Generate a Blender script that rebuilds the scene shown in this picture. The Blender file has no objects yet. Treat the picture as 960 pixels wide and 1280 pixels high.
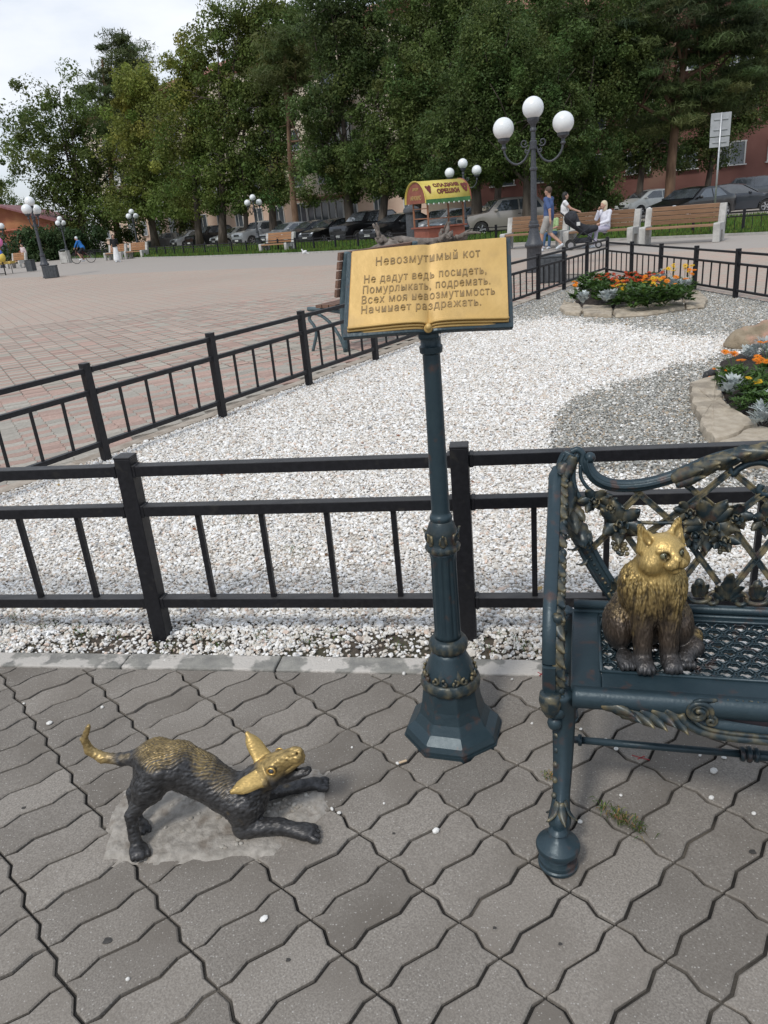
import bpy, bmesh, math, random
import numpy as np
from mathutils import Vector, Matrix, Quaternion
from mathutils import noise as mnoise

random.seed(7)
rng = np.random.default_rng(7)
PI = math.pi
scene = bpy.context.scene
col = scene.collection

# ------------------------------------------------------------------ camera
# A phone held 1.5 m above the paving, tilted down about 22 degrees and rolled about 5 degrees.
EYE = 1.5
FPX = 940.0                                   # focal length for a 960 x 1280 picture
nadir = Vector((210.0, -2360.0, -940.0)).normalized()
c_up = -nadir
fwd = Vector((0, 0, -1))
y_h = (fwd - fwd.dot(c_up) * c_up).normalized()
x_h = y_h.cross(c_up)
RC = Matrix((x_h, y_h, c_up))                 # camera axes -> world axes
cam_d = bpy.data.cameras.new('camera')
cam_d.sensor_fit = 'VERTICAL'
cam_d.sensor_height = 32.0
cam_d.lens = 32.0 * FPX / 1280.0
cam_d.clip_start = 0.05
cam_d.clip_end = 3000
cam = bpy.data.objects.new('camera', cam_d)
col.objects.link(cam)
cam.matrix_world = Matrix.Translation((0, 0, EYE)) @ RC.to_4x4()
scene.camera = cam


def ray(x, y):
    return RC @ Vector((x - 480.0, 640.0 - y, -FPX))


def gp(x, y, z=0.0):                          # a point of the level plane z
    d = ray(x, y)
    t = (z - EYE) / d.z
    return Vector((d.x * t, d.y * t, z))


def at(x, y, Y):                              # a point Y metres in front of the viewer
    d = ray(x, y)
    t = Y / d.y
    return Vector((d.x * t, Y, EYE + d.z * t))


# ------------------------------------------------------------------ world: thin broken overcast
SUN_EL, SUN_AZ = math.radians(52), math.radians(215)      # azimuth clockwise from +Y (north)
world = bpy.data.worlds.new('World')
scene.world = world
world.use_nodes = True
wn, wl = world.node_tree.nodes, world.node_tree.links
wn.clear()
w_out = wn.new('ShaderNodeOutputWorld')
w_bg = wn.new('ShaderNodeBackground')
w_bg.inputs['Strength'].default_value = 0.10
w_sky = wn.new('ShaderNodeTexSky')
w_sky.sky_type = 'NISHITA'
w_sky.sun_disc = False
w_sky.sun_elevation = SUN_EL
w_sky.sun_rotation = SUN_AZ
w_sky.air_density = 1.3
w_tc = wn.new('ShaderNodeTexCoord')
w_map = wn.new('ShaderNodeMapping')
w_map.inputs['Scale'].default_value = (1.0, 1.0, 2.6)
w_map.inputs['Location'].default_value = (0.35, 0.1, 0.3)
w_n = wn.new('ShaderNodeTexNoise')
w_n.inputs['Scale'].default_value = 2.1
w_n.inputs['Detail'].default_value = 7
w_n.inputs['Roughness'].default_value = 0.52
w_r = wn.new('ShaderNodeValToRGB')
w_r.color_ramp.elements[0].position = 0.36
w_r.color_ramp.elements[0].color = (0.50, 0.50, 0.50, 1)
w_r.color_ramp.elements[1].position = 0.60
w_r.color_ramp.elements[1].color = (1, 1, 1, 1)
w_r2 = wn.new('ShaderNodeValToRGB')
w_r2.color_ramp.elements[0].position = 0.34
w_r2.color_ramp.elements[0].color = (4.3, 4.95, 6.1, 1)
w_r2.color_ramp.elements[1].position = 0.66
w_r2.color_ramp.elements[1].color = (7.6, 7.9, 8.4, 1)
w_mix = wn.new('ShaderNodeMix')
w_mix.data_type = 'RGBA'
wl.new(w_tc.outputs['Generated'], w_map.inputs['Vector'])
wl.new(w_map.outputs[0], w_n.inputs['Vector'])
wl.new(w_n.outputs['Fac'], w_r.inputs['Fac'])
wl.new(w_n.outputs['Fac'], w_r2.inputs['Fac'])
wl.new(w_r.outputs[0], w_mix.inputs['Factor'])
wl.new(w_sky.outputs[0], w_mix.inputs['A'])
wl.new(w_r2.outputs[0], w_mix.inputs['B'])
wl.new(w_mix.outputs['Result'], w_bg.inputs['Color'])
wl.new(w_bg.outputs[0], w_out.inputs[0])

# ------------------------------------------------------------------ sun behind thin cloud
sun_d = bpy.data.lights.new('sun', 'SUN')
sun_d.energy = 1.5
sun_d.angle = math.radians(10)
sun_d.color = (1.0, 0.96, 0.9)
sun = bpy.data.objects.new('sun', sun_d)
col.objects.link(sun)
sv = Vector((math.sin(SUN_AZ) * math.cos(SUN_EL), math.cos(SUN_AZ) * math.cos(SUN_EL), math.sin(SUN_EL)))
sun.rotation_euler = sv.to_track_quat('Z', 'Y').to_euler()

scene.view_settings.view_transform = 'Standard'
scene.view_settings.look = 'None'
scene.view_settings.exposure = 0.38
scene.view_settings.gamma = 1.0
scene.view_settings.use_curve_mapping = False
scene.render.engine = 'CYCLES'
scene.cycles.max_bounces = 6
scene.cycles.transparent_max_bounces = 8


# ------------------------------------------------------------------ materials
def mat(name, c1, c2=None, rough=0.7, metal=0.0, scale=8.0, detail=5.0, bump=0.0, bscale=None, bdist=0.01,
        stretch=(1, 1, 1), c3=None, s3=1.5, p3=(0.45, 0.62), rnd=0.0, coat=0.0, spec=0.5, coord='Object',
        lo=0.35, hi=0.65, trans=0.0, rough2=None, emit=None):
    """noise-mottled surface: c1<->c2 by noise, c3 in large patches, rnd = value change per object"""
    m = bpy.data.materials.new(name)
    m.use_nodes = True
    n, l = m.node_tree.nodes, m.node_tree.links
    b = n['Principled BSDF']
    tc = n.new('ShaderNodeTexCoord')
    mp = n.new('ShaderNodeMapping')
    mp.inputs['Scale'].default_value = stretch
    l.new(tc.outputs[coord], mp.inputs['Vector'])
    vec = mp.outputs[0]
    if rnd > 0:                     # no two copies carry the same blotches
        oj = n.new('ShaderNodeObjectInfo')
        av = n.new('ShaderNodeVectorMath'); av.operation = 'ADD'
        sv_ = n.new('ShaderNodeMath'); sv_.operation = 'MULTIPLY'; sv_.inputs[1].default_value = 37.0
        l.new(oj.outputs['Random'], sv_.inputs[0])
        l.new(vec, av.inputs[0]); l.new(sv_.outputs[0], av.inputs[1])
        vec = av.outputs[0]
    outc = None
    if c2 is not None:
        nz = n.new('ShaderNodeTexNoise')
        nz.inputs['Scale'].default_value = scale
        nz.inputs['Detail'].default_value = detail
        l.new(vec, nz.inputs['Vector'])
        rp = n.new('ShaderNodeValToRGB')
        rp.color_ramp.elements[0].position = lo
        rp.color_ramp.elements[1].position = hi
        rp.color_ramp.elements[0].color = (*c1, 1)
        rp.color_ramp.elements[1].color = (*c2, 1)
        l.new(nz.outputs['Fac'], rp.inputs['Fac'])
        outc = rp.outputs[0]
    if c3 is not None:
        n3 = n.new('ShaderNodeTexNoise')
        n3.inputs['Scale'].default_value = s3
        n3.inputs['Detail'].default_value = 6
        l.new(vec, n3.inputs['Vector'])
        r3 = n.new('ShaderNodeMapRange')
        r3.inputs['From Min'].default_value = p3[0]
        r3.inputs['From Max'].default_value = p3[1]
        l.new(n3.outputs['Fac'], r3.inputs['Value'])
        mx = n.new('ShaderNodeMix')
        mx.data_type = 'RGBA'
        l.new(r3.outputs[0], mx.inputs['Factor'])
        if outc is not None:
            l.new(outc, mx.inputs['A'])
        else:
            mx.inputs['A'].default_value = (*c1, 1)
        mx.inputs['B'].default_value = (*c3, 1)
        outc = mx.outputs['Result']
    if rnd > 0:
        oi = n.new('ShaderNodeObjectInfo')
        mr = n.new('ShaderNodeMapRange')
        mr.inputs['To Min'].default_value = 1 - rnd
        mr.inputs['To Max'].default_value = 1 + rnd
        l.new(oi.outputs['Random'], mr.inputs['Value'])
        mm = n.new('ShaderNodeVectorMath')
        mm.operation = 'SCALE'
        if outc is not None:
            l.new(outc, mm.inputs[0])
        else:
            mm.inputs[0].default_value = c1
        l.new(mr.outputs[0], mm.inputs['Scale'])
        outc = mm.outputs[0]
    if outc is not None:
        l.new(outc, b.inputs['Base Color'])
    else:
        b.inputs['Base Color'].default_value = (*c1, 1)
    b.inputs['Roughness'].default_value = rough
    if rough2 is not None:
        nr = n.new('ShaderNodeTexNoise')
        nr.inputs['Scale'].default_value = scale * 0.6
        l.new(vec, nr.inputs['Vector'])
        rr = n.new('ShaderNodeMapRange')
        rr.inputs['To Min'].default_value = rough
        rr.inputs['To Max'].default_value = rough2
        l.new(nr.outputs['Fac'], rr.inputs['Value'])
        l.new(rr.outputs[0], b.inputs['Roughness'])
    b.inputs['Metallic'].default_value = metal
    b.inputs['Specular IOR Level'].default_value = spec
    b.inputs['Coat Weight'].default_value = coat
    if trans:
        b.inputs['Transmission Weight'].default_value = trans
    if bump > 0:
        nb = n.new('ShaderNodeTexNoise')
        nb.inputs['Scale'].default_value = bscale or scale * 3
        nb.inputs['Detail'].default_value = 6
        l.new(vec, nb.inputs['Vector'])
        bp = n.new('ShaderNodeBump')
        bp.inputs['Strength'].default_value = bump
        bp.inputs['Distance'].default_value = bdist
        l.new(nb.outputs['Fac'], bp.inputs['Height'])
        l.new(bp.outputs[0], b.inputs['Normal'])
    return m


def attr_mat(name, attr='tint', rough=0.8, bump=0.0, bscale=60, bdist=0.004, metal=0.0, kind='GEOMETRY',
             trans=0.0, spec=0.5, rough_attr=None):
    """colour from a stored colour attribute (per leaf, per pebble, per petal)"""
    m = bpy.data.materials.new(name)
    m.use_nodes = True
    n, l = m.node_tree.nodes, m.node_tree.links
    b = n['Principled BSDF']
    a = n.new('ShaderNodeAttribute')
    a.attribute_type = kind
    a.attribute_name = attr
    l.new(a.outputs['Color'], b.inputs['Base Color'])
    b.inputs['Roughness'].default_value = rough
    b.inputs['Metallic'].default_value = metal
    b.inputs['Specular IOR Level'].default_value = spec
    if trans:
        out = n['Material Output']
        tr = n.new('ShaderNodeBsdfTranslucent')
        l.new(a.outputs['Color'], tr.inputs['Color'])
        ms = n.new('ShaderNodeMixShader')
        ms.inputs[0].default_value = trans
        l.new(b.outputs[0], ms.inputs[1])
        l.new(tr.outputs[0], ms.inputs[2])
        l.new(ms.outputs[0], out.inputs['Surface'])
    if bump:
        tc = n.new('ShaderNodeTexCoord')
        nb = n.new('ShaderNodeTexNoise')
        nb.inputs['Scale'].default_value = bscale
        nb.inputs['Detail'].default_value = 5
        l.new(tc.outputs['Object'], nb.inputs['Vector'])
        bp = n.new('ShaderNodeBump')
        bp.inputs['Strength'].default_value = bump
        bp.inputs['Distance'].default_value = bdist
        l.new(nb.outputs['Fac'], bp.inputs['Height'])
        l.new(bp.outputs[0], b.inputs['Normal'])
    return m


# ------------------------------------------------------------------ object helpers
def tag(o, label=None, cat=None, group=None, kind=None):
    if label: o['label'] = label
    if cat: o['category'] = cat
    if group: o['group'] = group
    if kind: o['kind'] = kind
    return o


def empty(name, loc=(0, 0, 0), rz=0.0, label=None, cat=None, group=None):
    o = bpy.data.objects.new(name, None)
    o.empty_display_size = 0.1
    col.objects.link(o)
    o.location = loc
    o.rotation_euler = (0, 0, rz)
    return tag(o, label, cat, group)


KIDS = {}


def link(name, me, parent=None, M=None):
    o = bpy.data.objects.new(name, me)
    col.objects.link(o)
    if parent is not None:
        o.parent = parent
        KIDS.setdefault(parent.name, []).append(o)
    if M is not None:
        o.matrix_local = M
    return o


def copy_tree(o, loc=None, rz=None, parent=None, label=None):
    c = o.copy()
    col.objects.link(c)
    if parent is not None:
        c.parent = parent
        KIDS.setdefault(parent.name, []).append(c)
    if loc is not None: c.location = loc
    if rz is not None: c.rotation_euler = (0, 0, rz)
    if label: c['label'] = label
    for ch in KIDS.get(o.name, []):
        copy_tree(ch, parent=c)
    return c


class MB:
    """collects shapes for ONE mesh object"""
    def __init__(self):
        self.v, self.f, self.m, self.cm = [], [], [], 0

    def add(self, vs, fs):
        k = len(self.v)
        self.v.extend([tuple(p) for p in vs])
        self.f.extend([tuple(i + k for i in f) for f in fs])
        self.m.extend([self.cm] * len(fs))
        return self

    def box(self, c, s, R=None):
        R = R or Matrix.Identity(3)
        c = Vector(c)
        vs = [c + R @ Vector((sx * s[0] / 2, sy * s[1] / 2, sz * s[2] / 2))
              for sx in (-1, 1) for sy in (-1, 1) for sz in (-1, 1)]
        return self.add(vs, [(0, 1, 3, 2), (4, 6, 7, 5), (0, 4, 5, 1), (2, 3, 7, 6), (0, 2, 6, 4), (1, 5, 7, 3)])

    def bar(self, a, b, w, h, up=(0, 0, 1)):
        a, b = Vector(a), Vector(b)
        d = (b - a)
        L = d.length
        x = d.normalized()
        u = Vector(up)
        y = u.cross(x).normalized()
        z = x.cross(y)
        R = Matrix((x, y, z)).transposed()
        return self.box((a + b) / 2, (L, w, h), R)

    def tube(self, pts, rad, seg=8, closed=False, sx=1.0, sy=1.0, up=None, lobes=0, lamp=0.0):
        pts = [Vector(p) for p in pts]
        n = len(pts)
        if not hasattr(rad, '__len__'): rad = [rad] * n
        rings = []
        nrm = None
        for i in range(n):
            if closed: t = pts[(i + 1) % n] - pts[i - 1]
            else: t = pts[min(i + 1, n - 1)] - pts[max(i - 1, 0)]
            if t.length < 1e-9: t = Vector((0, 0, 1))
            t.normalize()
            if nrm is None:
                u = Vector(up) if up else (Vector((0, 0, 1)) if abs(t.z) < 0.9 else Vector((1, 0, 0)))
                nrm = (u - u.dot(t) * t).normalized()
            else:
                nn = nrm - nrm.dot(t) * t
                if up:
                    nn = Vector(up) - Vector(up).dot(t) * t
                if nn.length > 1e-6: nrm = nn.normalized()
            bn = t.cross(nrm)
            ring = []
            for k in range(seg):
                a = 2 * PI * k / seg
                r = rad[i] * (1 + (lamp * math.cos(lobes * a) if lobes else 0))
                ring.append(pts[i] + nrm * (math.cos(a) * r * sx) + bn * (math.sin(a) * r * sy))
            rings.append(ring)
        vs = [p for r_ in rings for p in r_]
        fs = []
        m = n if closed else n - 1
        for i in range(m):
            j = (i + 1) % n
            for k in range(seg):
                k2 = (k + 1) % seg
                fs.append((i * seg + k, i * seg + k2, j * seg + k2, j * seg + k))
        if not closed:
            fs.append(tuple(range(seg))[::-1])
            fs.append(tuple((n - 1) * seg + k for k in range(seg)))
        return self.add(vs, fs)

    def lathe(self, prof, seg=16, c=(0, 0, 0), rot=0.0, fn=None):
        vs, fs = [], []
        n = len(prof)
        for i, (r, z) in enumerate(prof):
            for k in range(seg):
                a = 2 * PI * (k + rot) / seg
                q = fn(a, z, r) if fn else r
                vs.append((c[0] + q * math.cos(a), c[1] + q * math.sin(a), c[2] + z))
        for i in range(n - 1):
            for k in range(seg):
                k2 = (k + 1) % seg
                fs.append((i * seg + k, i * seg + k2, (i + 1) * seg + k2, (i + 1) * seg + k))
        fs.append(tuple(range(seg))[::-1])
        fs.append(tuple((n - 1) * seg + k for k in range(seg)))
        return self.add(vs, fs)

    def ball(self, c, r, seg=12, rings=8, R=None):
        if not hasattr(r, '__len__'): r = (r, r, r)
        R = R or Matrix.Identity(3)
        c = Vector(c)
        vs = [c + R @ Vector((0, 0, -r[2]))]
        for i in range(1, rings):
            p = -PI / 2 + PI * i / rings
            for k in range(seg):
                a = 2 * PI * k / seg
                vs.append(c + R @ Vector((r[0] * math.cos(p) * math.cos(a), r[1] * math.cos(p) * math.sin(a), r[2] * math.sin(p))))
        vs.append(c + R @ Vector((0, 0, r[2])))
        fs = [(0, 1 + (k + 1) % seg, 1 + k) for k in range(seg)]
        for i in range(rings - 2):
            for k in range(seg):
                a = 1 + i * seg + k
                b = 1 + i * seg + (k + 1) % seg
                fs.append((a, b, b + seg, a + seg))
        top = len(vs) - 1
        o = 1 + (rings - 2) * seg
        fs += [(o + k, o + (k + 1) % seg, top) for k in range(seg)]
        return self.add(vs, fs)

    def prism(self, poly, z0, z1, M=None):
        """poly in local xy, extruded z0..z1"""
        n = len(poly)
        vs = [Vector((x, y, z0)) for x, y in poly] + [Vector((x, y, z1)) for x, y in poly]
        if M is not None: vs = [M @ v for v in vs]
        fs = [tuple(range(n))[::-1], tuple(range(n, 2 * n))]
        fs += [(i, (i + 1) % n, n + (i + 1) % n, n + i) for i in range(n)]
        return self.add(vs, fs)

    def xf(self, M, start=0):
        for i in range(start, len(self.v)):
            self.v[i] = tuple(M @ Vector(self.v[i]))
        return self

    def mesh(self, name, mats, smooth=False):
        me = bpy.data.meshes.new(name)
        me.from_pydata(self.v, [], self.f)
        for m_ in (mats if isinstance(mats, (list, tuple)) else [mats]):
            me.materials.append(m_)
        me.polygons.foreach_set('material_index', self.m)
        if smooth:
            me.polygons.foreach_set('use_smooth', [True] * len(self.f))
        me.update()
        return me

    def build(self, name, mats, parent=None, smooth=False, bevel=0.0, bseg=2, loc=None, rz=0.0, subsurf=0, angle=None):
        me = self.mesh(name, mats, smooth)
        if angle is not None:
            me.polygons.foreach_set('use_smooth', [True] * len(self.f))
            try: me.set_sharp_from_angle(angle=math.radians(angle))
            except Exception: pass
        o = link(name, me, parent)
        if loc is not None: o.location = loc
        if rz: o.rotation_euler = (0, 0, rz)
        if bevel:
            b = o.modifiers.new('bevel', 'BEVEL')
            b.width = bevel
            b.segments = bseg
            b.limit_method = 'ANGLE'
            b.angle_limit = math.radians(35)
        if subsurf:
            s = o.modifiers.new('sub', 'SUBSURF')
            s.levels = s.render_levels = subsurf
        return o


def np_mesh(name, V, Fq, mats, colors=None, attr='tint', smooth=False):
    """V (n,3), Fq (m,k) all faces with k corners; colors per face (m,3)"""
    me = bpy.data.meshes.new(name)
    V = np.asarray(V, np.float32)
    Fq = np.asarray(Fq, np.int32)
    m, k = Fq.shape
    me.vertices.add(len(V))
    me.vertices.foreach_set('co', V.ravel())
    me.loops.add(m * k)
    me.loops.foreach_set('vertex_index', Fq.ravel())
    me.polygons.add(m)
    me.polygons.foreach_set('loop_start', np.arange(0, m * k, k, dtype=np.int32))
    me.polygons.foreach_set('loop_total', np.full(m, k, np.int32))
    if smooth: me.polygons.foreach_set('use_smooth', np.ones(m, bool))
    me.update(calc_edges=True)
    if colors is not None:
        a = me.attributes.new(attr, 'FLOAT_COLOR', 'FACE')
        c4 = np.ones((m, 4), np.float32)
        c4[:, :3] = colors
        a.data.foreach_set('color', c4.ravel())
    for m_ in (mats if isinstance(mats, (list, tuple)) else [mats]):
        me.materials.append(m_)
    return me


def spline(P, n=8, closed=False):
    """Catmull-Rom through P"""
    P = [Vector(p) for p in P]
    out = []
    N = len(P)
    segs = N if closed else N - 1
    for i in range(segs):
        p0 = P[i - 1] if (closed or i > 0) else P[0] * 2 - P[1]
        p1, p2 = P[i], P[(i + 1) % N]
        p3 = P[(i + 2) % N] if (closed or i + 2 < N) else P[-1] * 2 - P[-2]
        for k in range(n):
            t = k / n
            out.append(0.5 * ((2 * p1) + (p2 - p0) * t + (2 * p0 - 5 * p1 + 4 * p2 - p3) * t * t + (3 * p1 - p0 - 3 * p2 + p3) * t ** 3))
    if not closed: out.append(P[-1])
    return out


def lerp(a, b, t): return a + (b - a) * t


def inpoly(x, y, poly):
    x = np.asarray(x); y = np.asarray(y)
    r = np.zeros(x.shape, bool)
    n = len(poly)
    for i in range(n):
        x1, y1 = poly[i][0], poly[i][1]
        x2, y2 = poly[(i + 1) % n][0], poly[(i + 1) % n][1]
        c = ((y1 > y) != (y2 > y)) & (x < (x2 - x1) * (y - y1) / (y2 - y1 + 1e-12) + x1)
        r ^= c
    return r


# ------------------------------------------------------------------ implicit surfaces (statues, people, rocks)
def sdf_mesh(prims, h, pad=None):
    """prims: ('c',a,b,ra,rb,k) round cone | ('e',c,(rx,ry,rz),R,k) ellipsoid | leading '-' subtracts.
    returns vertices and quads of the smooth union on a grid of step h"""
    los, his = [], []
    for p in prims:
        if p[0][-1] == 'c':
            r = max(p[3], p[4])
            a, b = np.array(p[1], float), np.array(p[2], float)
            lo, hi = np.minimum(a, b) - r, np.maximum(a, b) + r
        else:
            c = np.array(p[1], float); r = max(p[2])
            lo, hi = c - r, c + r
        los.append(lo); his.append(hi)
    pad = pad or 4 * h
    LO = np.min([l for l, p in zip(los, prims) if p[0][0] != '-'], axis=0) - pad
    HI = np.max([q for q, p in zip(his, prims) if p[0][0] != '-'], axis=0) + pad
    n = np.ceil((HI - LO) / h).astype(int) + 1
    F = np.full(n, 0.2, np.float32)
    ax = [LO[i] + h * np.arange(n[i]) for i in range(3)]
    for p, lo, hi in zip(prims, los, his):
        k = p[-1]
        m = k * 1.3 + 3 * h
        i0 = np.maximum(np.floor((lo - m - LO) / h).astype(int), 0)
        i1 = np.minimum(np.ceil((hi + m - LO) / h).astype(int) + 1, n)
        if (i1 <= i0).any(): continue
        X = ax[0][i0[0]:i1[0], None, None]
        Y = ax[1][None, i0[1]:i1[1], None]
        Z = ax[2][None, None, i0[2]:i1[2]]
        if p[0][-1] == 'c':
            a, b = np.array(p[1], float), np.array(p[2], float)
            d = b - a
            L2 = d.dot(d) + 1e-12
            t = np.clip(((X - a[0]) * d[0] + (Y - a[1]) * d[1] + (Z - a[2]) * d[2]) / L2, 0, 1)
            D = np.sqrt((X - a[0] - d[0] * t) ** 2 + (Y - a[1] - d[1] * t) ** 2 + (Z - a[2] - d[2] * t) ** 2) - (p[3] + (p[4] - p[3]) * t)
        else:
            c = np.array(p[1], float); r = p[2]
            R = np.array(p[3]) if p[3] is not None else np.eye(3)
            x = X - c[0]; y = Y - c[1]; z = Z - c[2]
            u = (R[0, 0] * x + R[1, 0] * y + R[2, 0] * z) / r[0]
            v = (R[0, 1] * x + R[1, 1] * y + R[2, 1] * z) / r[1]
            w = (R[0, 2] * x + R[1, 2] * y + R[2, 2] * z) / r[2]
            k0 = np.sqrt(u * u + v * v + w * w)
            k1 = np.sqrt((u / r[0]) ** 2 + (v / r[1]) ** 2 + (w / r[2]) ** 2) + 1e-9
            D = np.where(k0 < 0.3, (k0 - 1) * min(r), k0 * (k0 - 1) / k1)
        S = F[i0[0]:i1[0], i0[1]:i1[1], i0[2]:i1[2]]
        if p[0][0] == '-':
            D = -D
            hh = np.clip(0.5 - 0.5 * (S - D) / k, 0, 1)
            N = S + (D - S) * hh + k * hh * (1 - hh)
        else:
            hh = np.clip(0.5 + 0.5 * (S - D) / k, 0, 1)
            N = S + (D - S) * hh - k * hh * (1 - hh)
        F[i0[0]:i1[0], i0[1]:i1[1], i0[2]:i1[2]] = N
    neg = F < 0
    # surface nets
    cn = tuple(s - 1 for s in F.shape)
    acc = np.zeros(cn + (3,), np.float32)
    cnt = np.zeros(cn, np.float32)
    offs = [(i, j, k) for i in (0, 1) for j in (0, 1) for k in (0, 1)]

    def sl(A, o): return A[o[0]:o[0] + cn[0], o[1]:o[1] + cn[1], o[2]:o[2] + cn[2]]
    for o in offs:
        for axx in range(3):
            if o[axx] == 1: continue
            o2 = list(o); o2[axx] = 1
            fa, fb = sl(F, o), sl(F, o2)
            cr = sl(neg, o) != sl(neg, o2)
            t = np.where(cr, fa / (fa - fb + 1e-12), 0)
            for d in range(3):
                acc[..., d] += np.where(cr, (o[d] + t) if d == axx else o[d], 0)
            cnt += cr
    act = cnt > 0
    idx = -np.ones(cn, np.int64)
    I = np.argwhere(act)
    idx[act] = np.arange(len(I))
    V = LO + h * (I + acc[act] / cnt[act][:, None])
    quads = []
    for axx in range(3):
        b, c = (axx + 1) % 3, (axx + 2) % 3
        s0 = [slice(None)] * 3; s1 = [slice(None)] * 3
        s0[axx] = slice(0, -1); s1[axx] = slice(1, None)
        e = neg[tuple(s0)] != neg[tuple(s1)]
        E = np.argwhere(e)
        E = E[(E[:, b] > 0) & (E[:, c] > 0) & (E[:, b] < cn[b]) & (E[:, c] < cn[c])]
        if not len(E): continue
        q = []
        for db, dc in ((1, 1), (0, 1), (0, 0), (1, 0)):
            G = E.copy(); G[:, b] -= db; G[:, c] -= dc
            q.append(idx[G[:, 0], G[:, 1], G[:, 2]])
        q = np.stack(q, 1)
        fl = neg[E[:, 0], E[:, 1], E[:, 2]]
        q[~fl] = q[~fl][:, ::-1]
        quads.append(q)
    Q = np.concatenate(quads)
    return V, Q


def vnormals(V, Q):
    fn = np.cross(V[Q[:, 2]] - V[Q[:, 0]], V[Q[:, 3]] - V[Q[:, 1]])
    N = np.zeros_like(V)
    for k in range(4): np.add.at(N, Q[:, k], fn)
    return N / (np.linalg.norm(N, axis=1)[:, None] + 1e-12)


def sdf_obj(name, prims, h, m, parent=None, relief=None, color=None):
    V, Q = sdf_mesh(prims, h)
    N = vnormals(V, Q)
    if relief is not None:
        V = V + N * relief(V, N)[:, None]
    me = np_mesh(name, V, Q, m, smooth=True)
    if color is not None:
        C = np.ones((len(V), 4), np.float32)
        C[:, :3] = color(V, N)
        a = me.attributes.new('tint', 'FLOAT_COLOR', 'POINT')
        a.data.foreach_set('color', C.ravel())
    return link(name, me, parent)


def vnoise(P, s=1.0, seed=0.0):
    """cheap smooth value noise, vectorised, -1..1"""
    P = np.asarray(P, float) * s + seed
    I = np.floor(P).astype(np.int64)
    f = P - I
    f = f * f * (3 - 2 * f)
    out = 0
    for dx in (0, 1):
        for dy in (0, 1):
            for dz in (0, 1):
                hsh = (I[:, 0] + dx) * 73856093 ^ (I[:, 1] + dy) * 19349663 ^ (I[:, 2] + dz) * 83492791
                hsh = (hsh ^ (hsh >> 13)) * 1274126177
                v = ((hsh ^ (hsh >> 16)) & 0xffff) / 32767.5 - 1
                wgt = (f[:, 0] if dx else 1 - f[:, 0]) * (f[:, 1] if dy else 1 - f[:, 1]) * (f[:, 2] if dz else 1 - f[:, 2])
                out = out + v * wgt
    return out

# ================================================================== GROUND, PAVING, GRAVEL
M_asph = mat('asphalt', (0.05, 0.05, 0.052), (0.085, 0.083, 0.08), rough=0.9, scale=3, bump=0.3, bscale=80)
M_joint = mat('joint_soil', (0.014, 0.013, 0.012), (0.032, 0.029, 0.025), c3=(0.13, 0.115, 0.095), s3=2.2, p3=(0.54, 0.66), rough=0.95, scale=30, bump=0.4, bscale=200)
M_paver = mat('grey_paver', (0.180, 0.162, 0.142), (0.278, 0.253, 0.222), rough=0.92, scale=210, detail=3,
              c3=(0.165, 0.146, 0.125), s3=3.5, p3=(0.40, 0.74), rnd=0.14, bump=0.35, bscale=330, bdist=0.003, spec=0.25)
_n = M_paver.node_tree.nodes; _l = M_paver.node_tree.links
# small pale aggregate flecks in the concrete
_v = _n.new('ShaderNodeTexVoronoi'); _v.inputs['Scale'].default_value = 135
_tc = [x for x in _n if x.type == 'TEX_COORD'][0]
_l.new(_tc.outputs['Object'], _v.inputs['Vector'])
_r = _n.new('ShaderNodeMapRange'); _r.inputs['From Min'].default_value = 0.30; _r.inputs['From Max'].default_value = 0.18
_l.new(_v.outputs['Distance'], _r.inputs['Value'])
_nn = _n.new('ShaderNodeTexNoise'); _nn.inputs['Scale'].default_value = 95; _l.new(_tc.outputs['Object'], _nn.inputs['Vector'])
_rr = _n.new('ShaderNodeMapRange'); _rr.inputs['From Min'].default_value = 0.50; _rr.inputs['From Max'].default_value = 0.60
_l.new(_nn.outputs['Fac'], _rr.inputs['Value'])
_mu = _n.new('ShaderNodeMath'); _mu.operation = 'MULTIPLY'; _l.new(_r.outputs[0], _mu.inputs[0]); _l.new(_rr.outputs[0], _mu.inputs[1])
_mx = _n.new('ShaderNodeMix'); _mx.data_type = 'RGBA'; _mx.inputs['B'].default_value = (0.38, 0.36, 0.33, 1)
_b = _n['Principled BSDF']; _src = _b.inputs['Base Color'].links[0].from_socket
_l.new(_mu.outputs[0], _mx.inputs['Factor']); _l.new(_src, _mx.inputs['A']); _l.new(_mx.outputs['Result'], _b.inputs['Base Color'])

M_paver_attr = attr_mat('plaza_paver', rough=0.9, bump=0.3, bscale=120)
M_curb = mat('old_curb_concrete', (0.20, 0.195, 0.18), (0.30, 0.29, 0.26), rough=0.9, scale=18, bump=0.5, bscale=120,
             c3=(0.50, 0.47, 0.43), s3=8.5, p3=(0.49, 0.54), rnd=0.08)

# everything rests on one far-reaching sheet
g_ = MB().add([(-900, -300, -0.07), (900, -300, -0.07), (900, 1500, -0.07), (-900, 1500, -0.07)], [(0, 1, 2, 3)])
tag(g_.build('ground', M_asph), kind='structure')

EU = Vector((0.619, -0.785, 0)).normalized()
EV = Vector((0.785, 0.619, 0)).normalized()
PU, PV = 0.1219, 0.2425


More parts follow.
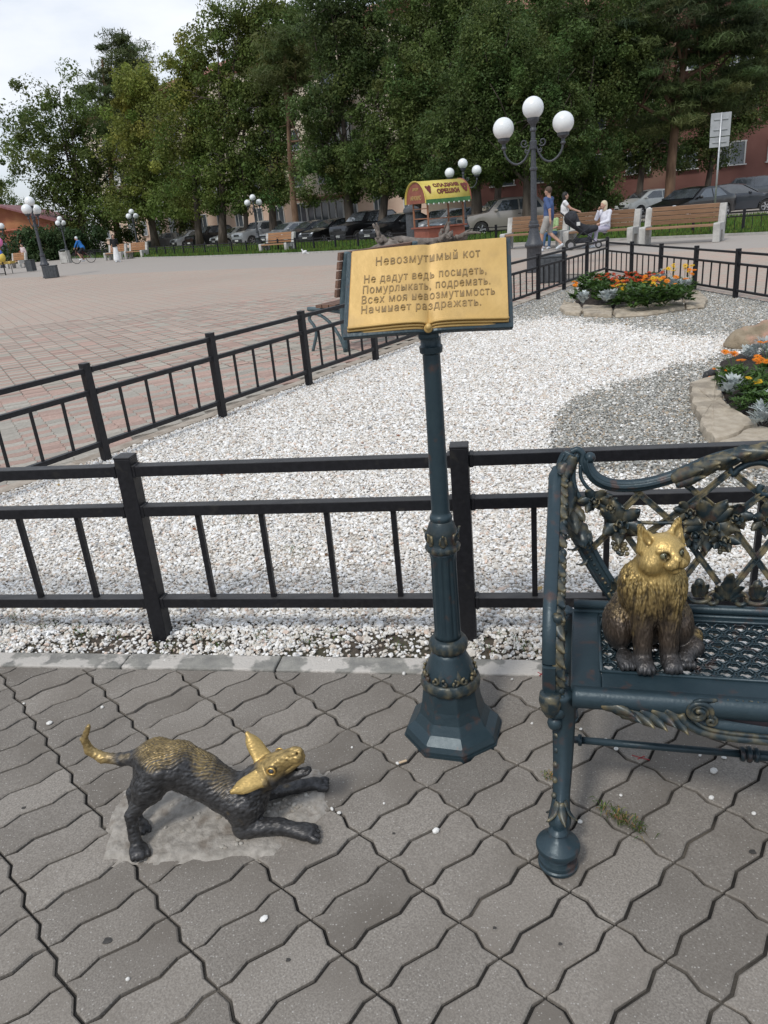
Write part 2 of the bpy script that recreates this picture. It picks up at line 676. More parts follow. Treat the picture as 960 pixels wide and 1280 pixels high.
def paver_outline(gap=0.0035, pu=PU, pv=PV):
    """wavy interlocking block, local u along the short side, v along the long side"""
    lu = [(0, 0), (0.042, 0.0072), (0.080, -0.0072), (pu, 0)]
    lv = [(0, 0), (0.0052, 0.031), (-0.0092, 0.080), (0.0092, 0.1625), (-0.0052, 0.2115), (0, pv)]
    pts = []
    pts += [(u, w) for u, w in lu[:-1]]
    pts += [(pu + w, v) for w, v in lv[:-1]]
    pts += [(u, pv + w) for u, w in lu[:0:-1]]
    pts += [(w, v) for w, v in lv[:0:-1]]
    cx, cy = pu / 2, pv / 2
    out = []
    n = len(pts)
    for i, (x, y) in enumerate(pts):       # inset by the joint
        a = Vector(pts[i - 1]); b = Vector(pts[(i + 1) % n])
        t = (b - a).normalized()
        nrm = Vector((-t.y, t.x))
        out.append((x + nrm.x * gap - cx, y + nrm.y * gap - cy))
    return out


def paver_mesh(gap=0.0040, cham=0.0036):
    o1 = paver_outline(gap)
    o2 = paver_outline(gap + cham)
    n = len(o1)
    vs = [(x, y, -0.05) for x, y in o1] + [(x, y, -cham * 0.9) for x, y in o1] + [(x, y, 0) for x, y in o2]
    fs = [tuple(range(2 * n, 3 * n))]
    for r_ in (0, 1):
        fs += [(r_ * n + i, r_ * n + (i + 1) % n, (r_ + 1) * n + (i + 1) % n, (r_ + 1) * n + i) for i in range(n)]
    return vs, fs


pv_, pf_ = paver_mesh()
pm = MB().add(pv_, pf_).mesh('paver', M_paver)
RUV = Matrix(((EU.x, EV.x, 0), (EU.y, EV.y, 0), (0, 0, 1)))
# make sure the frame is right-handed for the mesh (u x v = +z)
J0 = Vector((0.354, 1.293, 0))

pave = MB().add([(-6, -0.5, -0.012), (6, -0.5, -0.012), (6, 2.1, -0.012), (1.0, 2.045, -0.012), (-2.4, 2.662, -0.012), (-6, 3.3, -0.012)],
                [(0, 1, 2, 3, 4, 5)]).build('pavement', M_joint)
tag(pave, kind='structure')
KA, KB = Vector((-1.53, 2.53, 0)), Vector((0.54, 2.14, 0))       # curb line, near edge
kd = (KB - KA).normalized()
kn = Vector((-kd.y, kd.x, 0))


def beyond_curb(p): return (p - KA).dot(kn)


patch = [tuple(gp(x, y).xy) for x, y in [(131, 1074), (140, 1020), (158, 985), (196, 968), (260, 962), (330, 962), (398, 962), (408, 985), (405, 1018), (372, 1042), (338, 1070), (236, 1074)]]


def clip_poly(P, fnd):
    out = []
    for i in range(len(P)):
        a, b = P[i - 1], P[i]
        da, db = fnd(a), fnd(b)
        if (da < 0) != (db < 0):
            t = da / (da - db)
            out.append((a[0] + (b[0] - a[0]) * t, a[1] + (b[1] - a[1]) * t))
        if db < 0: out.append(b)
    return out


clip_t = 0
near, beside = [], []
for i in range(-44, 44):
    for j in range(-24, 24):
        c = J0 + EU * (PU * (i + 0.5)) + EV * (PV * (j + 0.5))
        if not (-0.4 < c.y < 3.3 and abs(c.x) < 3.4): continue
        dz = RC.transposed() @ (c - Vector((0, 0, EYE)))
        b = beyond_curb(c)
        if b > 0.11: continue
        px, py = (480 + FPX * dz.x / -dz.z, 640 - FPX * dz.y / -dz.z) if dz.z < -0.3 else (0, 9999)
        if px < -90 or px > 1050 or py > 1400:
            if b < -0.12: beside.append(c)
            continue
        near.append((c, b))
for c, b in near:
    tilt = Matrix.Rotation(random.gauss(0, 0.005), 3, 'X') @ Matrix.Rotation(random.gauss(0, 0.005), 3, 'Y')
    zoff = random.gauss(-0.0012, 0.0013)
    Rm = (RUV @ tilt)
    if b < -0.15:
        o = link('paver', pm, pave)
        M4 = Rm.to_4x4(); M4.translation = c + Vector((0, 0, min(zoff, 0)))
        o.matrix_local = M4
    else:                                    # cut against the curb
        P = [tuple((c + RUV @ Vector((x, y, 0))).xy) for x, y in paver_outline(0.004)]
        P = clip_poly(P, lambda q: (q[0] - KA.x) * kn.x + (q[1] - KA.y) * kn.y + 0.006)
        if len(P) < 3: continue
        xs = [p[0] for p in P]; ys = [p[1] for p in P]
        if (max(xs) - min(xs)) * (max(ys) - min(ys)) < 0.0009: continue
        q = MB().prism([(x - c.x, y - c.y) for x, y in P], -0.05, -0.001)
        o = link('paver', q.mesh('paver_cut', M_paver), pave)
        o.location = c
        clip_t += 1

VVb = np.array(pv_) @ np.array(RUV).T
fb_ = MB()
for c in beside:                             # the same paving goes on past the edges of the picture
    fb_.add(VVb + np.array([c.x, c.y, random.gauss(-.0015, .001) - 0.0]), pf_)
_o = fb_.build('paver_field', M_paver, pave); _o['kind'] = 'stuff'
# flush curb between paving and gravel, old whitewash left in places
cur = tag(MB().bar(KA - kd * 3.2 + kn * 0.05 + Vector((0, 0, -0.045)), KB + kd * 3.2 + kn * 0.05 + Vector((0, 0, -0.045)), 0.085, 0.06).build('curb', M_joint), kind='structure')
s = -2.9
while s < 5.6:
    L = 0.62 + random.uniform(-0.03, 0.03) if s > -0.6 else 0.7
    a = KA + kd * s + kn * 0.052
    q = MB().bar(Vector((-L / 2 + 0.003, 0, 0)), Vector((L / 2 - 0.003, 0, 0)), 0.094, 0.12)
    o = q.build('curb_stone', M_curb, cur, bevel=0.006)
    o.location = a + kd * (L / 2) + Vector((0, 0, -0.058 + random.uniform(-0.002, 0.003)))
    o.rotation_euler = (0, 0, math.atan2(kd.y, kd.x) + random.gauss(0, 0.003))
    s += L

# mortar patch under the dog
M_patch = mat('mortar', (0.26, 0.238, 0.208), (0.385, 0.355, 0.315), rough=0.95, scale=48, bump=0.6, bscale=60, c3=(0.20, 0.172, 0.142), s3=19, p3=(0.54, 0.68), bdist=0.012)
rg_ = np.random.default_rng(4)
gx, gy = np.meshgrid(np.arange(-0.90, -0.18, .009), np.arange(1.40, 1.86, .009), indexing='ij')
G_ = np.stack([gx.ravel(), gy.ravel(), 0 * gx.ravel()], 1)
jx, jy = G_[:, 0] + .007 * vnoise(G_, 30, 1), G_[:, 1] + .007 * vnoise(G_, 30, 5)
dd = np.full(len(G_), 9.0)                    # distance to the outline
for i in range(len(patch)):
    a_, b_ = np.array(patch[i - 1]), np.array(patch[i])
    t_ = np.clip(((jx - a_[0]) * (b_ - a_)[0] + (jy - a_[1]) * (b_ - a_)[1]) / ((b_ - a_) @ (b_ - a_)), 0, 1)
    dd = np.minimum(dd, np.hypot(jx - a_[0] - t_ * (b_ - a_)[0], jy - a_[1] - t_ * (b_ - a_)[1]))
ins = inpoly(jx, jy, patch)
dd = np.where(ins, dd, -dd)
zz_ = np.clip(dd * 1.2, -.006, .0060) + .0022 * vnoise(G_, 30, 3) + .0016 * vnoise(G_, 75, 6) - .006 * np.clip(vnoise(G_, 9, 8) - .35, 0, 1)
V_ = np.stack([G_[:, 0], G_[:, 1], zz_], 1)
ny_ = gx.shape[1]
q_ = [(i * ny_ + j, (i + 1) * ny_ + j, (i + 1) * ny_ + j + 1, i * ny_ + j + 1) for i in range(gx.shape[0] - 1) for j in range(ny_ - 1)]
q_ = [f for f in q_ if dd[f[0]] > -.02]
tag(link('mortar_patch', np_mesh('mortar_patch', V_, q_, M_patch, smooth=True)), kind='structure')

# ---- the square beyond the fence: wavy blocks in red and grey rows
plz = MB().add([(-300, -20, -0.016), (60, -20, -0.016), (60, 120, -0.016), (-300, 260, -0.016)], [(0, 1, 2, 3)])


def brick_far(name):
    m = bpy.data.materials.new(name)
    m.use_nodes = True
    n, l = m.node_tree.nodes, m.node_tree.links
    b = n['Principled BSDF']
    tc = n.new('ShaderNodeTexCoord')
    mp = n.new('ShaderNodeMapping')
    mp.inputs['Rotation'].default_value = (0, 0, math.radians(-PLZ_ROT))
    l.new(tc.outputs['Object'], mp.inputs['Vector'])
    br = n.new('ShaderNodeTexBrick')
    br.inputs['Scale'].default_value = 1.0
    br.inputs['Brick Width'].default_value = PV
    br.inputs['Row Height'].default_value = PU
    br.inputs['Mortar Size'].default_value = 0.006
    br.inputs['Color1'].default_value = (0.42, 0.31, 0.255, 1)
    br.inputs['Color2'].default_value = (0.39, 0.345, 0.29, 1)
    br.inputs['Mortar'].default_value = (0.24, 0.195, 0.165, 1)
    br.offset = 0.0
    l.new(mp.outputs[0], br.inputs['Vector'])
    nz = n.new('ShaderNodeTexNoise')
    nz.inputs['Scale'].default_value = 0.18
    nz.inputs['Detail'].default_value = 5
    l.new(tc.outputs['Object'], nz.inputs['Vector'])
    mr = n.new('ShaderNodeMapRange')
    mr.inputs['To Min'].default_value = 0.86
    mr.inputs['To Max'].default_value = 1.12
    l.new(nz.outputs['Fac'], mr.inputs['Value'])
    vm = n.new('ShaderNodeVectorMath'); vm.operation = 'SCALE'
    l.new(br.outputs['Color'], vm.inputs[0]); l.new(mr.outputs[0], vm.inputs['Scale'])
    # towards the grass the square turns into a plain grey band
    sep = n.new('ShaderNodeSeparateXYZ'); l.new(tc.outputs['Object'], sep.inputs[0])
    ma = n.new('ShaderNodeMath'); ma.operation = 'MULTIPLY_ADD'; ma.inputs[1].default_value = 0.80; l.new(sep.outputs['X'], ma.inputs[0]); l.new(sep.outputs['Y'], ma.inputs[2])
    r2 = n.new('ShaderNodeMapRange'); r2.inputs['From Min'].default_value = 25.8; r2.inputs['From Max'].default_value = 26.2
    l.new(ma.outputs[0], r2.inputs['Value'])
    mx = n.new('ShaderNodeMix'); mx.data_type = 'RGBA'; mx.inputs['B'].default_value = (0.33, 0.31, 0.285, 1)
    r3 = n.new('ShaderNodeMath'); r3.operation = 'MULTIPLY'; r3.inputs[1].default_value = 0.75; l.new(r2.outputs[0], r3.inputs[0])
    l.new(r3.outputs[0], mx.inputs['Factor']); l.new(vm.outputs[0], mx.inputs['A'])
    l.new(mx.outputs['Result'], b.inputs['Base Color'])
    b.inputs['Roughness'].default_value = 0.9
    b.inputs['Specular IOR Level'].default_value = 0.25
    return m


PLZ_ROT = 29.0
M_far = brick_far('square_paving_far')
M_farj = mat('square_joints', (0.16, 0.14, 0.12), (0.22, 0.195, 0.165), rough=0.95, scale=8)
LF0, LFD = Vector((0.06, 8.33, 0)), Vector((0.677, 1.016, 0))        # left fence line
lfd = LFD.normalized(); lfn = Vector((-lfd.y, lfd.x, 0))
square = plz.build('square', M_farj)
tag(square, kind='structure')
pl = []
eu = Vector((math.cos(math.radians(PLZ_ROT - 90)), math.sin(math.radians(PLZ_ROT - 90)), 0))
ev = Vector((math.cos(math.radians(PLZ_ROT)), math.sin(math.radians(PLZ_ROT)), 0))
for i in range(-170, 60):
    for j in range(-70, 90):
        off = 0.0
        c = Vector((-3, 5, 0)) + eu * (PU * i) + ev * (PV * j + off)
        dl = (c - LF0).dot(lfn)
        if dl < 0.245: continue
        if c.y < 2.2 or c.y > 17: continue
        if dl < .25 + (0 if c.y > 3 else 0): continue
        q = RC.transposed() @ (c - Vector((0, 0, EYE)))
        px = 480 + FPX * q.x / -q.z
        if px < -900 or px > 700: continue
        if dl > 9.5 and c.y < 0: continue
        pl.append((c.length, i + j, c))
pl.sort(key=lambda t: t[0] + (100 if (RC.transposed() @ (t[2] - Vector((0, 0, EYE)))).x / -(RC.transposed() @ (t[2] - Vector((0, 0, EYE)))).z < -.56 else 0))
FAR_PAV = 17.0


def plaza_tint(i):
    red = ((i // 1) % 2 == 0)
    if random.random() < 0.13: red = not red
    k = random.uniform(0.86, 1.12)
    return tuple(v * k for v in ((0.395, 0.275, 0.225) if red else (0.365, 0.33, 0.275)))


M_pr = mat('red_paver', (0.33, 0.225, 0.185), (0.42, 0.295, 0.245), rough=0.9, scale=40, rnd=0.12, bump=0.3, bscale=160)
M_pg = mat('pale_paver', (0.305, 0.28, 0.238), (0.375, 0.345, 0.297), rough=0.9, scale=40, rnd=0.12, bump=0.3, bscale=160)
ov, of = paver_mesh(0.0020, 0.0026)
mr_, mg_ = MB().add(ov, of).mesh('paver_red', M_pr), MB().add(ov, of).mesh('paver_pale', M_pg)
Ru = Matrix(((eu.x, ev.x, 0), (eu.y, ev.y, 0), (0, 0, 1)))
flip = Matrix(((0, 1, 0), (-1, 0, 0), (0, 0, 1)))
Rp = Ru
VV, FF, CC = [], [], []
base_v = np.array([v for v in ov if True])
n_out = len(ov) // 3
top = np.array(ov[2 * n_out:]); mid = np.array(ov[n_out:2 * n_out])
RpN = np.array(Rp)
k = 0
tri_f = []
for (d, i, c) in pl:
    if d > FAR_PAV: continue
    tint = plaza_tint(i)
    if k < 300:
        o = link('paver', mr_ if tint[1] < tint[0] * .8 else mg_, square)
        M4 = Rp.to_4x4(); M4.translation = c + Vector((0, 0, random.gauss(-0.002, 0.001)))
        o.matrix_local = M4
        k += 1
        continue
    zz = random.gauss(-0.002, 0.001)
    P = (RpN @ top.T).T + np.array([c.x, c.y, zz])
    b0 = len(VV) and sum(len(a) for a in VV)
    VV.append(P); CC.append(tint)
NT = len(top)
if VV:
    V = np.concatenate(VV)
    F_ = np.arange(len(V)).reshape(-1, NT)
    me = np_mesh('plaza_pavers', V, F_, M_paver_attr, colors=np.array(CC))
    o = link('paver_field', me, square); o['kind'] = 'stuff'
print('plaza pavers', len(VV), 'cut', clip_t, 'near', len(near))
# the rest of the square, same bond, too far for single blocks
ring = MB()
ang = []
a0, a1 = -100, 40
P0 = []
for t in range(41):
    a = math.radians(lerp(62, 200, t / 40))
    P0.append((a, FAR_PAV - 0.15))
vs, fs = [], []
for a, r_ in P0:
    vs.append((r_ * math.cos(a), r_ * math.sin(a), -0.004)); vs.append((330 * math.cos(a), 330 * math.sin(a), -0.004))
for t in range(40): fs.append((2 * t, 2 * t + 1, 2 * t + 3, 2 * t + 2))
ring.add(vs, fs)
# the wedge to the right of the corner, beyond the right-hand fence
ring.add([(7.9, 15.0, -0.0045), (7.98, 14.9, -0.0045), (40, -10, -0.0045), (120, -10, -0.0045), (160, 290, -0.0045)], [(0, 1, 2, 3, 4)])
ring.add([(5.15, 3.0, -0.005), (40, -9.9, -0.005), (8.2, 15.4, -0.005), (4.0, 16.6, -0.005), (4.72, 15.7, -0.005), (5.10, 13, -0.005), (5.4, 8.4, -0.005)], [(0, 1, 2, 3, 4, 5, 6)])
tag(ring.build('square_beyond', M_far), kind='structure')

# curb along the left fence
M_curb2 = mat('sandy_curb', (0.30, 0.25, 0.20), (0.42, 0.37, 0.31), rough=0.95, scale=9, bump=0.5, bscale=60, rnd=0.1)
cl = tag(MB().bar(LF0 - lfd * 8 + lfn * 0.17 + Vector((0, 0, -0.05)), LF0 + lfd * 8.5 + lfn * 0.17 + Vector((0, 0, -0.05)), 0.09, 0.06).build('curb', M_joint), kind='structure')
for k in range(24):
    q = MB().box((0, 0, 0), (0.69, 0.12, 0.10))
    o = q.build('curb_stone', M_curb2, cl, bevel=0.006)
    o.location = LF0 - lfd * 8 + lfd * (0.7 * k + 0.35) + lfn * 0.17 + Vector((0, 0, -0.045))
    o.rotation_euler = (0, 0, math.atan2(lfd.y, lfd.x))

# ---- gravel garden: soil, white chippings, grey chippings
CN = Vector((4.80, 15.4, 0))
gard = [tuple((KA - kd * 2.2 + kn * 0.1).xy), tuple((KB + kd * 5.2 + kn * 0.1).xy), (6.2, 2.0), (5.5, 6.0), (5.20, 10.6), (CN.x + 0.05, CN.y), (CN.x - 0.05, CN.y + 0.06),
        tuple((LF0 + lfn * 0.10 - lfd * 4.6).xy)]
M_soil = mat('garden_soil', (0.055, 0.043, 0.033), (0.11, 0.09, 0.07), rough=0.95, scale=25, bump=0.6, bscale=90, c3=(0.07, 0.065, 0.04), s3=4)
tag(MB().prism(gard, -0.06, -0.0135).build("garden_soil", M_soil), kind='structure')
M_bedw = mat('white_chippings_below', (0.30, 0.285, 0.26), (0.60, 0.575, 0.54), rough=0.95, scale=75, detail=2, c3=(0.44, 0.40, 0.35), s3=3)
M_bedg = mat('grey_chippings_below', (0.14, 0.135, 0.125), (0.34, 0.33, 0.30), rough=0.95, scale=80, detail=2, c3=(0.24, 0.21, 0.17), s3=3)
_in = [tuple((KA - kd * 2.2 + kn * 0.36).xy), tuple((KB + kd * 5.2 + kn * 0.36).xy), (6.1, 2.3), (5.4, 6.0), (5.12, 10.6), (CN.x + 0.02, CN.y - .05), (CN.x - 0.06, CN.y), tuple((LF0 + lfn * 0.06 - lfd * 4.4).xy)]
tag(MB().add([(x, y, -0.0095) for x, y in _in], [tuple(range(len(_in)))]).build('gravel_bed', M_bedw), kind='structure')

grey_a = [gp(*p).xy for p in [(682, 552), (690, 522), (712, 500), (752, 484), (800, 475), (840, 459), (880, 448), (905, 438), (1100, 430), (1100, 640), (700, 600)]]
grey_b = [gp(*p).xy for p in [(640, 402), (680, 396), (760, 404), (800, 410), (850, 416), (880, 425), (910, 420), (1100, 415), (1100, 360), (760, 330), (672, 370), (620, 392)]]

for _g in (grey_a, grey_b):
    _P = [(p.x, p.y) for p in _g]
    for _i in range(len(_in)):               # keep it inside the garden
        _a, _b = Vector(_in[_i - 1]), Vector(_in[_i])
        _n = Vector((-(_b - _a).y, (_b - _a).x)).normalized()
        _P = clip_poly(_P, lambda q: -((q[0] - _a.x) * _n.x + (q[1] - _a.y) * _n.y) + .01)
    if len(_P) > 2: tag(MB().add([(x, y, -0.0055) for x, y in _P], [tuple(range(len(_P)))]).build('grey_gravel_bed', M_bedg), kind='structure')


def pebble_field(name, n_try, area, keep, size, tones, seed, zsp=(-0.010, 0.004)):
    r = np.random.default_rng(seed)
    # area sampled so that density falls slowly with distance; sizes grow to keep the cover
    x0, x1, y0, y1 = area
    X = r.uniform(x0, x1, n_try); Y = r.uniform(y0, y1, n_try)
    ok = inpoly(X, Y, gard) & keep(X, Y, r)
    # in view only (with a margin for a step aside)
    px = X / np.maximum(Y, 0.1)
    ok &= (px < 0.72) & (px > -0.72)
    X, Y = X[ok], Y[ok]
    n = len(X)
    s = size * np.exp(r.normal(0, 0.28, n)) * (1 + 0.02 * Y)
    Z = r.uniform(zsp[0], zsp[1], n)
    me = bpy.data.meshes.new(name)
    me.vertices.add(n)
    me.vertices.foreach_set('co', np.stack([X, Y, Z], 1).astype(np.float32).ravel())
    a = me.attributes.new('psize', 'FLOAT_VECTOR', 'POINT')
    sc = np.stack([s * r.uniform(0.8, 1.35, n), s * r.uniform(0.7, 1.0, n), s * r.uniform(0.45, 0.8, n)], 1)
    a.data.foreach_set('vector', sc.astype(np.float32).ravel())
    a = me.attributes.new('prot', 'FLOAT_VECTOR', 'POINT')
    a.data.foreach_set('vector', np.stack([r.normal(0, 0.35, n), r.normal(0, 0.35, n), r.uniform(0, 6.3, n)], 1).astype(np.float32).ravel())
    cols = np.array([t[0] for t in tones]); w = np.array([t[1] for t in tones], float)
    C = cols[r.choice(len(cols), n, p=w / w.sum())] * np.exp(r.normal(0, 0.09, n))[:, None]
    C4 = np.ones((n, 4), np.float32); C4[:, :3] = np.clip(C, 0, 0.92)
    a = me.attributes.new('tone', 'FLOAT_COLOR', 'POINT')
    a.data.foreach_set('color', C4.ravel())
    me.materials.append(M_peb)
    o = link(name, me)
    o['kind'] = 'stuff'
    md = o.modifiers.new('pebbles', 'NODES')
    md.node_group = peb_group
    print(name, n)
    return o


M_peb = attr_mat('pebble', attr='tone', kind='INSTANCER', rough=0.75, spec=0.3)


def make_peb_group():
    g = bpy.data.node_groups.new('pebbles', 'GeometryNodeTree')
    g.interface.new_socket('Geometry', in_out='INPUT', socket_type='NodeSocketGeometry')
    g.interface.new_socket('Geometry', in_out='OUTPUT', socket_type='NodeSocketGeometry')
    n, l = g.nodes, g.links
    gi = n.new('NodeGroupInput'); go = n.new('NodeGroupOutput')
    ico = n.new('GeometryNodeMeshIcoSphere'); ico.inputs['Radius'].default_value = 0.5; ico.inputs['Subdivisions'].default_value = 1
    # knock the ball out of round
    sp = n.new('GeometryNodeSetPosition')
    rv = n.new('FunctionNodeRandomValue'); rv.data_type = 'FLOAT_VECTOR'
    rv.inputs[0].default_value = (-0.14, -0.14, -0.14); rv.inputs[1].default_value = (0.14, 0.14, 0.14)
    l.new(ico.outputs['Mesh'], sp.inputs['Geometry']); l.new(rv.outputs[0], sp.inputs['Offset'])
    sm = n.new('GeometryNodeSetMaterial'); sm.inputs['Material'].default_value = M_peb
    l.new(sp.outputs[0], sm.inputs['Geometry'])
    ip = n.new('GeometryNodeInstanceOnPoints')
    l.new(gi.outputs[0], ip.inputs['Points']); l.new(sm.outputs[0], ip.inputs['Instance'])
    a1 = n.new('GeometryNodeInputNamedAttribute'); a1.data_type = 'FLOAT_VECTOR'; a1.inputs['Name'].default_value = 'psize'
    a2 = n.new('GeometryNodeInputNamedAttribute'); a2.data_type = 'FLOAT_VECTOR'; a2.inputs['Name'].default_value = 'prot'
    l.new(a1.outputs['Attribute'], ip.inputs['Scale'])
    er = n.new('FunctionNodeEulerToRotation'); l.new(a2.outputs['Attribute'], er.inputs[0]); l.new(er.outputs[0], ip.inputs['Rotation'])
    l.new(ip.outputs[0], go.inputs[0])
    return g


peb_group = make_peb_group()
WHITE = [((0.72, 0.695, 0.65), 5), ((0.60, 0.56, 0.50), 3.0), ((0.82, 0.81, 0.79), 4), ((0.58, 0.50, 0.42), 0.9), ((0.50, 0.42, 0.35), 0.35), ((0.42, 0.42, 0.42), 0.4), ((0.62, 0.50, 0.42), 0.4)]
GREY = [((0.33, 0.325, 0.295), 4), ((0.22, 0.22, 0.20), 3.2), ((0.44, 0.43, 0.395), 3.2), ((0.39, 0.32, 0.235), 1.8), ((0.64, 0.63, 0.60), 1.6), ((0.12, 0.12, 0.12), 1)]


def fence_near_y(x): return 2.66 - (x + 0.93) * 0.1818


def kw(X, Y, r):
    strip = (Y < 2.66 - (X + 0.93) * 0.1818 + 0.02)
    P = np.stack([X, Y, 0 * X], 1)
    bare = vnoise(P, 5.0, 3.1) + 0.6 * vnoise(P, 14.0, 1.2)
    u = r.uniform(0, 1, len(X))
    k = np.where(strip, (bare < -0.16 + 1.5 * (Y - (2.53 - (X + 1.53) * .188))) | (u < 0.35), (vnoise(P, 2.2, 9.0) < 0.66) | (u < 0.75))
    ga = inpoly(X, Y, grey_a) | inpoly(X, Y, grey_b)
    edge = vnoise(P, 4.0, 5.0) * 0.10 + r.normal(0, .030, len(X)) * (1 + .12 * Y)
    ga = inpoly(X + edge, Y + edge * 2, grey_a) | inpoly(X + edge, Y + edge * 3, grey_b)
    near_mix = (Y < 3.3) & (X > 0.7)
    return k & (~ga | (u < np.where(near_mix, 0.30, 0.045)))


def kg(X, Y, r):
    P = np.stack([X, Y, 0 * X], 1)
    edge = vnoise(P, 4.0, 5.0) * 0.10 + r.normal(0, .030, len(X)) * (1 + .12 * Y)
    ga = inpoly(X + edge, Y + edge * 2, grey_a) | inpoly(X + edge, Y + edge * 3, grey_b)
    return ga


DENS = 12500
pebble_field('white_gravel', int(DENS * 6.4 * 2.9), (-2.9, 3.5, 2.1, 5.0), kw, 0.0135, WHITE, 1)
pebble_field('white_gravel_far', int(6600 * 7.3 * 10.8), (-2.4, 4.9, 5.0, 15.6), kw, 0.0165, WHITE, 2)
pebble_field('grey_gravel', int(9500 * 5.0 * 13.6), (0.6, 5.6, 2.0, 15.6), kg, 0.0138, GREY, 3)
M_scrap = mat('loose_stone', (0.6, 0.58, 0.54), (0.78, 0.77, 0.74), rough=0.8, scale=30)

# ================================================================== FENCES
M_black = mat('black_paint', (0.007, 0.007, 0.009), (0.013, 0.013, 0.016), spec=.35, rough=0.42, scale=60, bump=0.15, bscale=180, bdist=0.001,
              c3=(0.030, 0.028, 0.025), s3=22, p3=(0.62, 0.75), rough2=0.6)


_n = M_black.node_tree.nodes; _l = M_black.node_tree.links; _b = _n['Principled BSDF']
_ge = _n.new('ShaderNodeNewGeometry'); _sp = _n.new('ShaderNodeSeparateXYZ'); _l.new(_ge.outputs['Normal'], _sp.inputs[0])
_du = _n.new('ShaderNodeMapRange'); _du.inputs['From Min'].default_value = .6; _du.inputs['From Max'].default_value = 1; _du.inputs['To Max'].default_value = .55; _l.new(_sp.outputs['Z'], _du.inputs['Value'])
_dn = _n.new('ShaderNodeTexNoise'); _dn.inputs['Scale'].default_value = 9; _dn.inputs['Detail'].default_value = 7
_dm = _n.new('ShaderNodeMath'); _dm.operation = 'MULTIPLY'; _l.new(_du.outputs[0], _dm.inputs[0]); _l.new(_dn.outputs['Fac'], _dm.inputs[1])
_mx = _n.new('ShaderNodeMix'); _mx.data_type = 'RGBA'; _mx.inputs['B'].default_value = (0.13, 0.125, 0.12, 1)      # dust plus painted-in sky sheen on upward faces
_src = _b.inputs['Base Color'].links[0].from_socket
_l.new(_dm.outputs[0], _mx.inputs['Factor']); _l.new(_src, _mx.inputs['A']); _l.new(_mx.outputs['Result'], _b.inputs['Base Color'])


def fence(name, P, hts, label, bal=4, post=0.052, rail=0.034, balw=0.017, htop=None, joined=False, skip_last=False, group='black metal rail fences round the gravel'):
    """P: post positions; hts: heights of rail centres (top, middle, bottom); children: post, top_rail, middle_rail, bottom_rail, baluster"""
    root = empty(name, P[0], 0, label, 'fence', group)
    o = Vector(P[0])
    ht = htop or (hts[0] + 0.045)
    pm_ = MB().box((0, 0, ht / 2 - 0.05), (post, post, ht + 0.1)).box((0, 0, ht + 0.003), (post * 1.04, post * 1.04, 0.008)).mesh('post', M_black)
    stuff = MB()
    for i, p in enumerate(P):
        p = Vector(p) - o
        d = (Vector(P[min(i + 1, len(P) - 1)]) - Vector(P[max(i - 1, 0)])).normalized()
        q = link('post', pm_, root)
        q.location = p
        q.rotation_euler = (random.gauss(0, 0.006), random.gauss(0, 0.006), math.atan2(d.y, d.x))
        if not joined:
            b = q.modifiers.new('bevel', 'BEVEL'); b.width = 0.003; b.segments = 2
    bm_ = MB().box((0, 0, 0), (balw, balw, hts[1] - hts[2])).mesh('baluster', M_black)
    for i in range(len(P) - 1):
        a, b = Vector(P[i]) - o, Vector(P[i + 1]) - o
        d = (b - a).normalized()
        a1, b1 = a + d * (post / 2 - 0.004), b - d * (post / 2 - 0.004)
        for k, (nm, hz) in enumerate(zip(('top_rail', 'middle_rail', 'bottom_rail'), hts)):
            m = MB().bar(a1 + Vector((0, 0, hz)), b1 + Vector((0, 0, hz + random.gauss(0, 0.002))), rail * 1.15, rail)
            # small weld collars
            if not joined:
                for e, s_ in ((a1, 1), (b1, -1)):
                    m.bar(e + d * (0.004 * s_) + Vector((0, 0, hz)), e + d * (0.018 * s_) + Vector((0, 0, hz)), rail * 1.32, rail * 1.16)
            m.build(nm, M_black, root, bevel=0 if joined else 0.0025)
        for k in range(bal):
            t = (k + 1) / (bal + 1)
            c = a.lerp(b, t) + Vector((0, 0, (hts[1] + hts[2]) / 2))
            if joined:
                stuff.box(c, (balw, balw, hts[1] - hts[2]), Matrix.Rotation(math.atan2(d.y, d.x), 3, 'Z'))
            else:
                q = link('baluster', bm_, root)
                q.location = c
                q.rotation_euler = (random.gauss(0, 0.004), random.gauss(0, 0.004), math.atan2(d.y, d.x))
    if joined:
        s_ = stuff.build('baluster_row', M_black, root)
        s_['kind'] = 'stuff'
    return root


NH = (0.700, 0.542, 0.155)
FN0, FNd = Vector((-0.93, 2.66, 0)), Vector((1.205, -0.219, 0))
fence('rail_fence', [FN0 + FNd * k for k in range(-1, 5)], NH, 'black square-tube fence in front, behind the book stand and the iron bench', rail=0.040, post=0.062, balw=0.019, htop=0.75)
LFp = [LF0 + LFD * k for k in range(-5, 6)]
LFp = LFp + [LF0 + (CN - LF0) * (k / 7.05) for k in (6,)]
fence('rail_fence', [LF0 + LFD * k for k in range(-5, 7)] + [CN], (0.655, 0.50, 0.13), 'black fence receding along the left curb of the white gravel', htop=0.70, post=0.056, rail=0.034)
fence('rail_fence', [CN + Vector((0.08, -1.19, 0)) * k for k in range(1, 8)], (0.60, 0.45, 0.10), 'black fence behind the flower bed running off to the right', htop=0.645, post=0.056, rail=0.03)
